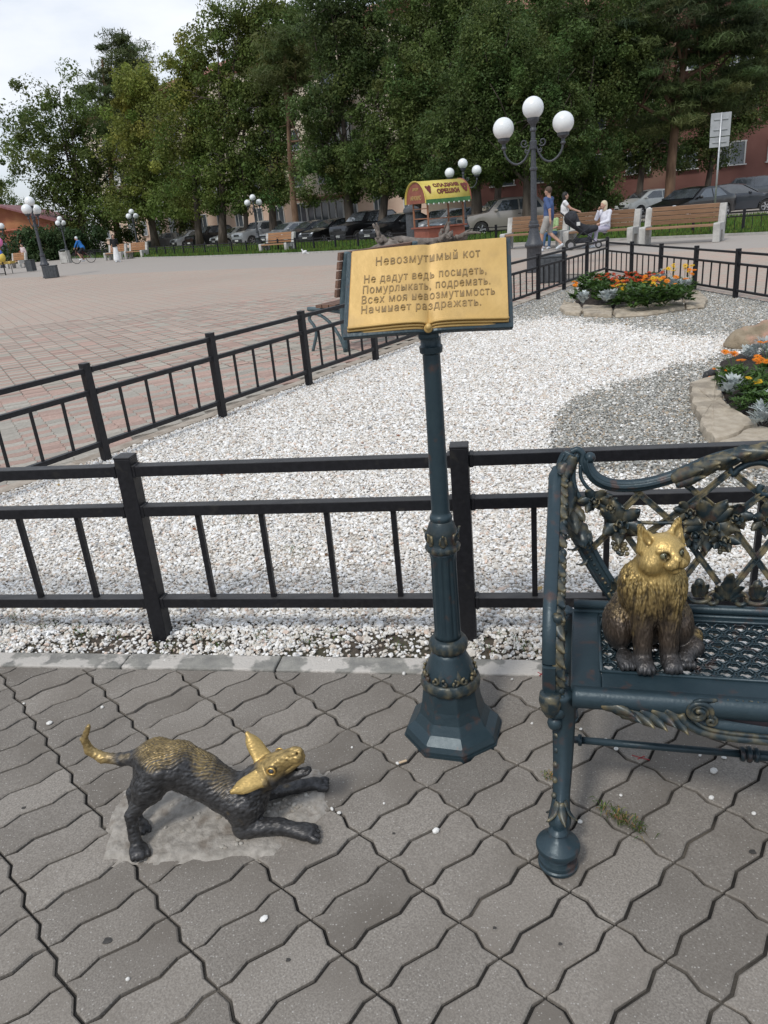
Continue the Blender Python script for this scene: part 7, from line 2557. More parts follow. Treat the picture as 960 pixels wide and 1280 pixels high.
cluster(.117, .690, .062, 1); cluster(.049, .752, .040, 2, petals=6); cluster(.090, .735, .034, 12, petals=5)
cluster(.335, .690, .068, 3, petals=9); cluster(.285, .725, .038, 4, petals=6); cluster(.395, .712, .044, 5, petals=6); cluster(.470, .705, .046, 6, petals=7); cluster(.37, .655, .040, 14, petals=6); cluster(.30, .665, .04, 15, petals=6)
for (cx, cz) in ((.112, .632), (.125, .618), (.372, .632), (.362, .645)):
    for k in range(12): fl.ball(bp_(cx + random.uniform(-.014, .014), cz + random.uniform(-.016, .016), .012), .0052, 7, 5)
fl.tube(spline([bp_(x, z, .01) for x, z in [(.06, .745), (.117, .70), (.2, .69), (.335, .70), (.40, .715), (.52, .70)]], 6), .004, 6)
mirror(fl)
solid(fl.build('flower_relief', M_teal2, ib, smooth=True), .0026)
# palmettes and buds on the lower rail
pm_ = MB()


def palmette(cx, s_=1.0):
    leaf_shape(pm_, bp_(cx, .485, .004), (0, -.1, 1), (0, -1, .1), .105 * s_, .020 * s_, curl=.35, lobes=5)
    for u in (-1, 1):
        leaf_shape(pm_, bp_(cx + u * .006, .487, .006), (u * .55, -.1, 1), (0, -1, .1), .070 * s_, .012 * s_, curl=.5, lobes=3)
        leaf_shape(pm_, bp_(cx + u * .008, .484, .006), (u * .95, -.1, .8), (0, -1, .1), .050 * s_, .010 * s_, curl=.5, lobes=3)
        P = []
        for k in range(26):
            a = PI / 2 - u * (-.3 + k * .25)
            q = .021 * s_ * (1 - k / 34)
            P.append(bp_(cx + u * .032 * s_ + q * math.cos(a), .486 + q * math.sin(a), .006))
        pm_.tube(P, .0045 * s_, 8)


def bud(cx, s_=1.0):
    pm_.ball(bp_(cx, .525, .004), (.0125, .010, .016), 10, 8)
    for u in (-1, 0, 1): leaf_shape(pm_, bp_(cx + u * .006, .492, .008), (u * .3, -.05, 1), (0, -1, .1), .05, .010, curl=.3, lobes=3)
    pm_.tube(spline([bp_(cx + x, .482 + z, .008) for x, z in [(-.028, .012), (-.02, 0), (0, -.005), (.02, 0), (.028, .012)]], 5), .0045, 8)


palmette(.388); bud(.320); bud(.460); bud(.118); palmette(.205, .9); bud(.26, .8)
mirror(pm_)
solid(pm_.build('palmette_relief', M_teal2, ib, smooth=True), .0026)

# arms: broad smooth straps with leafy inner edge
for sg in (0, 1):
    am = MB()
    X = (lambda x: x) if sg == 0 else (lambda x: 2 * CX - x)
    path = [(.425, .835), (.39, .815), (.33, .768), (.24, .715), (.14, .672), (.06, .640), (.008, .585), (-.010, .52), (-.004, .455), (.004, .40)]
    A3 = spline([Vector((X(-.052), y, z)) for y, z in path], 8)
    n_ = len(A3)
    vs, fs = [], []
    for i, p in enumerate(A3):
        t = (A3[min(i + 1, n_ - 1)] - A3[max(i - 1, 0)]).normalized()
        nn = Vector((0, -t.z, t.y)) if t.y < 0 or True else None
        nn = Vector((1, 0, 0)).cross(t).normalized()
        if nn.z < 0 and nn.y > 0: nn = -nn
        w = .0168 * min(1, .45 + i / 10)
        for (u, h) in ((-1, 0), (-.8, .006), (0, .009), (.8, .006), (1, 0), (.8, -.010), (-.8, -.010)):
            vs.append(p + Vector((u * w, 0, 0)) + nn * h)
    for i in range(n_ - 1):
        for k in range(7): fs.append((i * 7 + k, i * 7 + (k + 1) % 7, (i + 1) * 7 + (k + 1) % 7, (i + 1) * 7 + k))
    am.add(vs, fs)
    am.build('arm', M_teal, ib, angle=60)
    ar_ = MB()
    for k in range(20):
        i_ = min(2 + int(3.6 * k), n_ - 2)
        p = A3[i_]
        t = (A3[i_ + 1] - A3[i_]).normalized()
        sx_ = 1 if sg == 0 else -1
        leaf_shape(ar_, p + Vector((sx_ * .018, .002, -.004)), Vector((sx_ * .22, 0, 0)) + t, (sx_ * .5, -.7, .5), .050, .0165, curl=.25, lobes=3, n=9, cup=.5)
        ar_.ball(p + Vector((sx_ * .026, .004, -.010)), (.008, .010, .011), 10, 7)
    # inner scrollwork between arm and seat
    for (pts, r_) in (([(.38, .76), (.33, .68), (.24, .62), (.14, .60), (.07, .56), (.05, .50), (.08, .46)], .008), ([(.36, .70), (.30, .60), (.30, .52), (.34, .46)], .007), ([(.24, .62), (.18, .56), (.19, .50), (.24, .48), (.26, .52), (.23, .54)], .0065), ([(.02, .62), (.03, .55), (.03, .48), (.02, .44)], .010)):
        ar_.tube(spline([Vector((X(-.035), y, z)) for y, z in pts], 6), r_, 8)
    # cup-shaped lower end
    ar_.lathe([(.012, -.06), (.020, -.045), (.026, -.02), (.024, 0), (.018, .004)], 16, c=(X(-.050), -.006, .425))
    solid(ar_.build('arm_relief', M_teal2, ib, smooth=True), .002)
    # legs
    for (y0, yf, nm) in ((.004, -.10, 'front'), (.385, .47, 'rear')):
        lg = MB()
        dy = yf - y0
        P = spline([Vector((X(-.022), y0, .425)), Vector((X(-.020), y0 + .02 * (1 if dy > 0 else 1), .34)), Vector((X(-.020), y0 + .0, .26)), Vector((X(-.022), y0 + dy * .35, .185)), Vector((X(-.026), y0 + dy * .8, .118)), Vector((X(-.029), yf, .085))], 7)
        nn_ = len(P)
        lg.tube(P, [lerp(.031, .018, min(1, i / (nn_ * .75))) + (.009 * math.exp(-((i - nn_ * .78) / 3.0) ** 2)) for i in range(nn_)], 14, up=(1, 0, 0), sx=.9, sy=.75, lobes=4, lamp=.13)
        lg.tube([p + Vector((0, -.016, 0)) * (1 - i / nn_ * .5) for i, p in enumerate(P[:int(nn_ * .75)])], .0045, 8)
        lg.ball((X(-.036), y0 + .0, .37), (.022, .020, .020), 12, 8).ball((X(-.040), y0 - .0, .335), (.018, .018, .019), 12, 8)
        lg.build('leg', M_teal, ib, smooth=True)
        lr = MB()
        c = P[int(nn_ * .70)]
        for k in range(5):
            a = 2 * PI * k / 5
            leaf_shape(lr, c + Vector((math.cos(a) * .010, math.sin(a) * .010, .018)), (math.cos(a) * .3, dy * 4 + math.sin(a) * .3, -1), (math.cos(a), math.sin(a), .1), .055, .012, curl=.35, lobes=2, n=8)
        for k in range(7): lr.ball(P[5 + 3 * k] + Vector((X(-.018) - X(0) if False else (-.016 if sg == 0 else .016), -.006, 0)), (.007, .007, .008), 8, 6)
        solid(lr.build('leg_relief', M_teal2, ib, smooth=True), .002)
        ft = MB().lathe([(.044, 0), (.047, .003), (.0475, .010), (.044, .013), (.046, .017), (.045, .024), (.034, .029), (.030, .036), (.030, .046), (.034, .052), (.0515, .055), (.0525, .062), (.0505, .067), (.046, .070), (.044, .071), (.036, .079), (.026, .085), (.020, .090), (.016, .095), (.018, .100), (.023, .104), (.019, .109), (.013, .113)], 36, c=(X(-.029), yf, 0))
        ft.build('foot', M_teal, ib, angle=32)
st_ = MB().tube([(-.01, .118, .20), (.40, .118, .20)], .0095, 14).tube([(.40, .118, .20), (CX, .118, .20)], .013, 14)
for x, r_ in ((.405, .017), (.420, .019), (.436, .017), (.02, .014)): st_.lathe([(r_, -.005), (r_ * 1.1, 0), (r_, .005)], 16).xf(Matrix.Translation((x, .118, .20)) @ Matrix.Rotation(PI / 2, 4, 'Y'), len(st_.v) - 48)
mirror(st_)
st_.build('stretcher', M_teal, ib, smooth=True)
sd = MB()
for X_ in (-.02, 2 * CX + .02): sd.tube(spline([(X_, .0, .20), (X_, .118, .20), (X_, .25, .21), (X_, .385, .22)], 5), .009, 10)
sd.build('side_stretcher', M_teal, ib, smooth=True)

# ---- the plainer iron-and-timber bench beyond the left fence, seen end-on
M_oldteal = mat('faded_teal_paint', (0.05, 0.085, 0.10), (0.085, 0.125, 0.14), rough=.55, scale=12, bump=.2)
M_slat = mat('weathered_slat', (0.12, 0.065, 0.045), (0.19, 0.11, 0.075), rough=.75, scale=6, stretch=(1, 12, 12), rnd=.1)
sb = empty('park_bench', (-0.26, 9.05, 0), math.atan2(lfd.y, lfd.x), 'plain park bench with teal iron ends and brown slats behind the golden book', 'bench')
for x in (0.0, 1.55):                       # local x along the bench, +y its front
    f = MB()
    f.tube(spline([(x, .02, 0), (x, .02, .40), (x, -.03, .75), (x, -.10, 1.02), (x, -.13, 1.12)], 6), .040, 8, up=(1, 0, 0), sx=1.3, sy=.7)
    f.tube(spline([(x, .02, .46), (x, .25, .49), (x, .52, .50)], 5), .026, 8)
    f.tube(spline([(x, .52, .0), (x, .44, .20), (x, .46, .30), (x, .52, .38), (x, .47, .44), (x, .36, .43), (x, .22, .34), (x, .10, .18), (x, .04, .03)], 6), .020, 8)
    f.build('end_frame', M_oldteal, sb, smooth=True)
sm_ = MB().box((0, 0, 0), (1.75, .085, .035)).mesh('slat', M_slat)
for k in range(3):
    q = link('seat_slat', sm_, sb); q.location = (.775, .09 + .098 * k, .54)
for k in range(5):
    q = link('back_slat', sm_, sb); z = .68 + .100 * k
    q.location = (.775, .06 - .26 * (z - .5) * .9, z); q.rotation_euler = (math.radians(75 + 27), 0, 0)

for o_ in list(col.objects):
    if o_.name.split('.')[0] in ('acanthus_relief', 'flower_relief', 'palmette_relief', 'bead_row', 'arm_relief', 'leg_relief', 'apron_relief', 'worn_relief', 'cone_relief', 'capital_relief'):
        o_['kind'] = 'stuff'                # castings too small to pick apart singly

# ================================================================== BRONZE CAT AND DOG
def bronze_mat(name, fur=(1, 1, .3), fs=150, bump=.5, rough=.42):
    m = bpy.data.materials.new(name); m.use_nodes = True
    n, l = m.node_tree.nodes, m.node_tree.links
    b = n['Principled BSDF']
    a = n.new('ShaderNodeAttribute'); a.attribute_name = 'tint'
    tc = n.new('ShaderNodeTexCoord'); mp = n.new('ShaderNodeMapping'); mp.inputs['Scale'].default_value = fur
    l.new(tc.outputs['Object'], mp.inputs['Vector'])
    nz = n.new('ShaderNodeTexNoise'); nz.inputs['Scale'].default_value = fs; nz.inputs['Detail'].default_value = 3
    l.new(mp.outputs[0], nz.inputs['Vector'])
    mr = n.new('ShaderNodeMapRange'); mr.inputs['From Min'].default_value = .3; mr.inputs['From Max'].default_value = .7; mr.inputs['To Min'].default_value = .80; mr.inputs['To Max'].default_value = 1.15
    l.new(nz.outputs['Fac'], mr.inputs['Value'])
    vm = n.new('ShaderNodeVectorMath'); vm.operation = 'SCALE'
    l.new(a.outputs['Color'], vm.inputs[0]); l.new(mr.outputs[0], vm.inputs['Scale'])
    l.new(vm.outputs[0], b.inputs['Base Color'])
    b.inputs['Metallic'].default_value = .55
    b.inputs['Roughness'].default_value = rough
    bp = n.new('ShaderNodeBump'); bp.inputs['Strength'].default_value = bump; bp.inputs['Distance'].default_value = .0015
    l.new(nz.outputs['Fac'], bp.inputs['Height']); l.new(bp.outputs[0], b.inputs['Normal'])
    return m


GOLD = np.array((.60, .42, .155)); OLIVE = np.array((.22, .155, .055)); DBR = np.array((.075, .056, .042)); DGR = np.array((.060, .060, .062))
sm = lambda x, a, b: np.clip((x - a) / (b - a), 0, 1)


def R3(rx=0, ry=0, rz=0): return (Matrix.Rotation(rz, 3, 'Z') @ Matrix.Rotation(ry, 3, 'Y') @ Matrix.Rotation(rx, 3, 'X'))


CATW = Vector((0.622, 1.585, .441))
ct = empty('cat_statue', CATW, math.radians(-6), 'bronze cat statue sitting on the iron bench, its head and chest rubbed to gold', 'statue')
ct.scale = (.89, .92, .935)
HY = math.radians(18)                       # head turned to its left
HC = np.array((.012, -.030, .300))
RH = np.array(R3(math.radians(-11), 0, HY))


def hp(x, y, z): return HC + RH @ np.array((x, y, z))


def hR(*a): return RH @ np.array(R3(*a))


cat = [
    ('e', (0, .055, .085), (.088, .085, .085), None, .03), ('c', (0, .05, .10), (0, .0, .205), .078, .066, .04), ('c', (0, .005, .20), (0, -.018, .262), .062, .050, .03),
    ('e', (0, -.050, .185), (.050, .036, .070), None, .03),                       # bib
    ('e', (-.058, -.005, .195), (.030, .045, .055), None, .03), ('e', (.058, -.005, .195), (.030, .045, .055), None, .03),   # shoulders
    ('e', (-.083, .018, .070), (.038, .062, .066), np.array(R3(-.3, 0, .1)), .018), ('e', (.083, .018, .070), (.038, .062, .066), np.array(R3(-.3, 0, -.1)), .018),
    ('c', (-.036, -.045, .17), (-.034, -.068, .035), .031, .024, .018), ('c', (.036, -.045, .17), (.034, -.068, .035), .031, .024, .018),
    ('e', (-.035, -.090, .018), (.026, .036, .020), None, .010), ('e', (.035, -.090, .018), (.026, .036, .020), None, .010),
    ('e', (-.078, -.060, .016), (.024, .040, .018), np.array(R3(0, 0, -.15)), .010), ('e', (.080, -.055, .016), (.024, .038, .018), None, .010),
    ('c', (.095, .08, .030), (.125, .02, .028), .024, .023, .012), ('c', (.125, .02, .028), (.115, -.035, .026), .023, .020, .012), ('c', (.115, -.035, .026), (.085, -.060, .022), .020, .012, .012)]
for sx in (-1, 1):
    for k in range(4):
        cat.append(('e', (sx * .035 + (k - 1.5) * .0118, -.118 + .004 * abs(k - 1.5), .014), (.0072, .013, .012), None, .003))
    for k in range(3):
        cat.append(('e', (sx * .079 + (k - 1) * .013, -.094, .013), (.0075, .012, .011), None, .003))
# head
cat += [('e', hp(0, 0, 0), (.056, .054, .047), RH, .02), ('e', hp(0, -.012, .016), (.040, .038, .032), RH, .015), ('e', hp(-.040, -.012, -.020), (.027, .030, .027), RH, .014), ('e', hp(.040, -.012, -.020), (.027, .030, .027), RH, .014),
        ('e', hp(0, -.050, -.012), (.021, .025, .019), RH, .010), ('e', hp(-.0125, -.058, -.018), (.0185, .0155, .0135), RH, .005), ('e', hp(.0135, -.058, -.018), (.0185, .0155, .0135), RH, .005),
        ('e', hp(0, -.052, -.034), (.014, .014, .010), RH, .005), ('c', hp(0, -.040, .018), hp(0, -.064, -.003), .0115, .0085, .008), ('e', hp(0, -.068, -.005), (.0075, .005, .005), RH, .002),
        ('c', hp(-.034, -.040, .017), hp(-.012, -.050, .013), .0055, .005, .006), ('c', hp(.034, -.040, .017), hp(.012, -.050, .013), .0055, .005, .006),
        ('-e', hp(-.0245, -.0535, .005), (.0135, .007, .0082), hR(0, .30, 0), .003), ('-e', hp(.0245, -.0535, .005), (.0135, .007, .0082), hR(0, -.30, 0), .003),
        ('-c', hp(0, -.0745, -.010), hp(0, -.074, -.024), .0012, .0012, .002), ('-c', hp(0, -.073, -.0245), hp(-.013, -.070, -.0295), .0014, .0014, .002), ('-c', hp(0, -.073, -.0245), hp(.013, -.070, -.0295), .0014, .0014, .002),
        ('-c', hp(-.013, -.070, -.0295), hp(-.027, -.056, -.0265), .0016, .0014, .002), ('-c', hp(.013, -.070, -.0295), hp(.027, -.056, -.0265), .0016, .0014, .002)]
for sx in (-1, 1):
    tip = hp(sx * .0555, .004, .073)
    for (bx, by, bz, r0_) in ((.021, .0, .036, .012), (.056, .004, .016, .013), (.037, .012, .032, .015), (.037, .004, .034, .014), (.047, .004, .026, .014)):
        cat.append(('c', hp(sx * bx, by, bz), tip, r0_, .0034, .007))
    cat.append(('-e', hp(sx * .0460, -.0105, .0485), (.0115, .0100, .0215), hR(0, sx * .32, 0), .003))


def cat_relief(V, N):
    z = V[:, 2]
    w = vnoise(V * [1, 1, .28] + np.stack([.0 * z, 0 * z, .02 * np.sin(V[:, 0] * 60)], 1), 230, 3.3)
    w2 = vnoise(V * [1, 1, .30], 400, 7.1)
    hd = np.linalg.norm(V - HC, axis=1)
    face = sm(hd, .055, .095)
    legs = sm(z, .02, .06)
    chest = sm(z, .10, .16) * (1 - .0 * z)
    return (w * .0018 + w2 * .0012) * (.10 + .90 * face) * (.35 + .65 * legs) * (.75 + .7 * chest * (V[:, 1] < 0))


def cat_color(V, N):
    z = V[:, 2]
    n1 = vnoise(V, 26, 1.7); n2 = vnoise(V, 70, 5.2)
    w = vnoise(V * [1, 1, .28] + np.stack([.0 * z, 0 * z, .02 * np.sin(V[:, 0] * 60)], 1), 230, 3.3)
    hd = np.linalg.norm(V - HC, axis=1)
    g_ = sm(z + .03 * n1 + .012 * n2 + .012 * w, .105, .225)                    # rubbed upper half
    g_ = np.maximum(g_, .75 * sm(n1 + n2 * .4, .55, .9) * (z > .05))
    g_ = np.maximum(g_, .8 * sm(.028 - np.linalg.norm(V - np.array([.137, -.005, .045]), axis=1), 0, .02))
    groove = sm(-w, -.15, .5) * sm(hd, .050, .085)
    warm = OLIVE[None] * .72 + GOLD[None] * .28
    C = warm * (1 - groove[:, None] * .9) + (OLIVE * .22)[None] * groove[:, None] * .9
    C = C + (GOLD - C) * (sm(w, .35, .8) * .55)[:, None]
    polish = (1 - sm(hd, .058, .100)) * sm(N @ np.array([0, -.7, .7]) + .4, 0, .7)
    C = C + (GOLD - C) * polish[:, None] * .8
    lowc = DBR[None] * sm(z, .02, .07)[:, None] + DGR[None] * (1 - sm(z, .02, .07)[:, None])
    lowc = lowc * (1 + .5 * w[:, None])
    C = lowc + (C - lowc) * g_[:, None]
    # darker lines at mouth and nose, browner cheeks
    L_ = (V - HC) @ RH
    for (a_, b_, w_) in (((0, -.0745, -.010), (0, -.074, -.024), .0030), ((0, -.073, -.0245), (-.013, -.070, -.0295), .0030), ((0, -.073, -.0245), (.013, -.070, -.0295), .0030), ((-.013, -.070, -.0295), (-.030, -.056, -.0255), .0032), ((.013, -.070, -.0295), (.030, -.056, -.0255), .0032)):
        a_, b_ = np.array(a_), np.array(b_)
        t_ = np.clip(((L_ - a_) @ (b_ - a_)) / ((b_ - a_) @ (b_ - a_)), 0, 1)
        d_ = np.linalg.norm((L_ - a_ - t_[:, None] * (b_ - a_)) * [1, .5, 1], axis=1)
        C *= (1 - .7 * (1 - sm(d_, w_ * .35, w_)))[:, None]
    ck = np.exp(-(((np.abs(L_[:, 0]) - .040) / .018) ** 2 + ((L_[:, 2] + .012) / .022) ** 2)) * (hd < .09)
    C = C * (1 - .45 * ck * (.6 + .4 * n2))[:, None]
    # ear hollows get painted shade to damp inner metal glints; eye rims stay dark
    for sx in (-1, 1):
        e = np.linalg.norm((V - hp(sx * .0450, -.014, .045)) * [1, 1, .55], axis=1)
        C *= (1 - .85 * (1 - sm(e, .008, .015)))[:, None]
        e = np.linalg.norm(V - hp(sx * .0245, -.052, .005), axis=1)
        C *= (1 - .8 * (1 - sm(e, .0110, .0170)))[:, None]
    return np.clip(C, .01, 1)


M_catb = bronze_mat('cat_bronze', (1, 1, .28), 330, .5, .40)
sdf_obj('body', cat, .0019, M_catb, ct, relief=cat_relief, color=cat_color)
M_eye = mat('cat_eye', (.13, .13, .075), rough=.2, spec=.8)
M_pup = mat('pupil', (.008, .008, .008), rough=.1)
for sx in (-1, 1):
    e = MB().ball(hp(sx * .0240, -.0440, .0055), .0092, 16, 12).build('eye', M_eye, ct, smooth=True)
    MB().ball(hp(sx * .0246 + .0012, -.0524, .0056), (.0024, .0018, .0052), 10, 8).build('pupil', M_pup, e, smooth=True)

# ---- dog, bowing on its forelegs
DO = Vector((-.50, 1.62, 0))
dg = empty('dog_statue', DO, 0, 'dark bronze dog statue bowing on the paving, with golden back, ears, tail tip and muzzle', 'statue')


def D(x, y, Y, dz=0):
    p = at(x, y, Y) - DO
    return np.array((p.x, p.y, p.z + dz))


RX = 0.00217
hx_ = D(341, 962, 1.60); nose = D(384, 941, 1.58)
hd_d = (nose - hx_); hd_d /= np.linalg.norm(hd_d)
hs = np.cross(hd_d, [0, 0, 1.0]); hs /= np.linalg.norm(hs); hu = np.cross(hs, hd_d)      # hs points to the viewer side
HM = np.stack([hd_d, -hs, hu], 1)


def hd2(f, s_, u): return hx_ + hd_d * f + hs * s_ + hu * u


dog = [('c', D(192, 955, 1.63), D(222, 956, 1.625), .050, .056, .03), ('c', D(222, 956, 1.625), D(252, 970, 1.62), .056, .053, .03), ('c', D(252, 970, 1.62), D(282, 989, 1.60), .052, .048, .03), ('c', D(282, 989, 1.60), D(308, 1001, 1.58), .049, .055, .03),
       ('c', D(305, 996, 1.59), D(322, 977, 1.60), .050, .037, .03), ('c', D(322, 975, 1.60), hx_, .040, .036, .02),
       # tail
       ('c', D(178, 946, 1.64), D(152, 949, 1.65), .024, .0155, .02), ('c', D(152, 949, 1.65), D(128, 947, 1.655), .0155, .0135, .01), ('c', D(128, 947, 1.655), D(112, 938, 1.66), .0135, .012, .008), ('c', D(112, 938, 1.66), D(105, 924, 1.66), .012, .0095, .006), ('c', D(105, 924, 1.66), D(111, 908, 1.66), .0095, .006, .005)]
gz = lambda p, z: np.array((p[0], p[1], z))
ft1 = np.array((-.222, -.100, .012)); hk1 = D(164, 1019, 1.555); th1 = D(186, 985, 1.585)
for (dy, dx, pe) in ((0, 0, 0), (.085, -.02, 0)):
    o_ = np.array((dx, dy, 0))
    dog += [('c', D(197, 962, 1.60) + o_ * .7, th1 + o_, .046, .042, .02), ('c', th1 + o_, D(172, 1008, 1.565) + o_, .038, .020, .015), ('c', D(172, 1008, 1.565) + o_, hk1 + o_, .020, .0165, .008),
            ('c', hk1 + o_, D(168, 1045, 1.54) + o_, .0160, .0145, .006), ('c', D(168, 1045, 1.54) + o_, np.array((-.222, -.088, .02)) + o_, .0150, .016, .006), ('e', np.array((-.214, -.103, .014)) + o_, (.025, .030, .016), np.array(R3(0, 0, .5)), .006)]
    for k in range(4): dog.append(('e', np.array((-.226 + .0125 * k, -.128 + .005 * abs(k - 1.5) + .004 * k, .011)) + o_, (.0068, .013, .011), np.array(R3(0, 0, .3)), .002))
# forelegs stretched on the ground
el1 = gz(D(303, 1026, 1.55), .030); wr1 = gz(D(350, 1030, 1.545), .026); pw1 = gz(D(378, 1040, 1.53), .018)
dog += [('c', D(300, 1000, 1.575), el1, .042, .027, .02), ('c', el1, wr1, .028, .021, .01), ('c', wr1, pw1 - [0, 0, .002], .021, .020, .008), ('e', pw1 + [.006, 0, -.001], (.033, .026, .019), np.array(R3(0, 0, -.45)), .006)]
for k in range(4): dog.append(('e', pw1 + [.027 + .004 * (k in (1, 2)) - .002 * k, -.026 + .0145 * k, -.006], (.021, .0082, .0120), np.array(R3(0, 0, -.4 + .1 * k)), .002))
el2 = gz(D(330, 1004, 1.66), .04); wr2 = gz(D(372, 985, 1.69), .026); pw2 = gz(D(392, 978, 1.705), .018)
dog += [('c', D(312, 990, 1.64), el2, .04, .026, .02), ('c', el2, wr2, .025, .018, .01), ('c', wr2, pw2, .018, .017, .008), ('e', pw2 + [.004, 0, -.002], (.026, .020, .017), None, .006)]
for k in range(4): dog.append(('e', pw2 + [.026, -.019 + .0125 * k, -.006], (.018, .0072, .0105), None, .002))
# head
dog += [('e', hx_, (.044, .038, .036), HM, .015), ('c', hd2(.015, 0, .012), hd2(.085, 0, .012), .028, .0200, .012), ('c', hd2(.03, 0, -.004), hd2(.084, 0, .000), .026, .0205, .010), ('e', hd2(.092, 0, .007), (.014, .019, .018), HM, .006), ('c', hd2(.03, .012, .022), hd2(.088, .007, .022), .008, .007, .004), ('c', hd2(.03, -.012, .022), hd2(.088, -.007, .022), .008, .007, .004), ('e', hd2(.103, 0, .016), (.009, .010, .0075), HM, .003),
        ('c', hd2(.01, 0, -.030), hd2(.070, 0, -.046), .021, .0115, .010), ('e', hd2(.080, 0, -.047), (.015, .0135, .008), HM, .004), ('-c', hd2(.035, 0, -.026), hd2(.11, 0, -.024), .004, .0065, .003),
        ('e', hd2(.022, .028, .016), (.015, .012, .014), HM, .006), ('e', hd2(.022, -.028, .016), (.015, .012, .014), HM, .006)]
EARN = {1: np.array((.35, -.85, .4)), -1: np.array((.1, -.62, .78))}
dog += [('e', hd2(.030, .020, .026), (.016, .007, .006), HM, .004), ('e', hd2(.030, -.020, .026), (.016, .007, .006), HM, .004), ('e', hd2(-.010, .030, -.012), (.026, .014, .024), HM, .010), ('e', hd2(-.010, -.030, -.012), (.026, .014, .024), HM, .010),
        ('-e', hd2(.099, .010, .016), (.005, .0035, .003), HM, .001), ('-e', hd2(.099, -.010, .016), (.005, .0035, .003), HM, .001), ('-c', hd2(.045, .022, -.006), hd2(.092, .019, -.004), .0016, .0016, .003),
        ('-c', hd2(.050, .0, .036), hd2(.0, .0, .040), .0020, .0014, .006)]
for (tip, base, w) in ((D(309, 917, 1.665), D(330, 950, 1.625), 1), (D(290, 990, 1.53), D(328, 971, 1.565), -1)):
    ax_ = tip - base; ax_ /= np.linalg.norm(ax_)
    sd_ = EARN[w] - (EARN[w] @ ax_) * ax_; sd_ /= np.linalg.norm(sd_)
    sd2 = np.cross(ax_, sd_)
    for u in (-1, -.35, .35, 1):
        dog.append(('c', base + sd2 * (u * .018), tip, .0095, .0034, .006))
    mid_ = base * .45 + tip * .55
    dog.append(('e', base * .60 + tip * .40, (.046, .0225, .0075), np.stack([ax_, sd2, sd_], 1), .006))
PN = np.array


def dog_relief(V, N):
    q = V.copy()
    w = vnoise(np.stack([q[:, 0] * .45 + q[:, 2] * .25, q[:, 1], q[:, 2] - q[:, 0] * .5], 1), 190, 2.2)
    w2 = vnoise(np.stack([q[:, 0] * .5, q[:, 1], q[:, 2] - q[:, 0] * .4], 1), 300, 4.2)
    hd = np.linalg.norm(V - hx_, axis=1)
    body = sm(hd, .06, .10) * (.25 + .75 * sm(V[:, 2], .03, .07))
    # combed hair on the back
    bk_ = (V[:, 2] > .10) * sm(N[:, 2], .2, .7) * sm(V[:, 0], -.24, -.20) * (1 - sm(V[:, 0], .02, .08))
    comb = np.abs(np.sin((V[:, 0] * 1.0 + np.abs(V[:, 1] + V[:, 0] * .12) * 2.2) * 210 + 3 * vnoise(V, 30, 2)))
    for (tip, base) in ((D(309, 917, 1.665), D(330, 950, 1.625)), (D(290, 990, 1.53), D(328, 971, 1.565))):
        ax_ = tip - base; L_ = np.linalg.norm(ax_); ax_ = ax_ / L_
        t = (V - base) @ ax_
        d = np.linalg.norm((V - base) - t[:, None] * ax_[None], axis=1)
        w = w * np.where((t > .010) & (d < .032), .12, 1); w2 = w2 * np.where((t > .010) & (d < .032), .3, 1)
    ruff = np.exp(-((hd - .085) / .03) ** 2) * (hd < .14)
    return (w * .0011 + w2 * .0012) * (.22 + .78 * body) + ruff * w * .0016 + bk_ * (comb - .5) * .0032


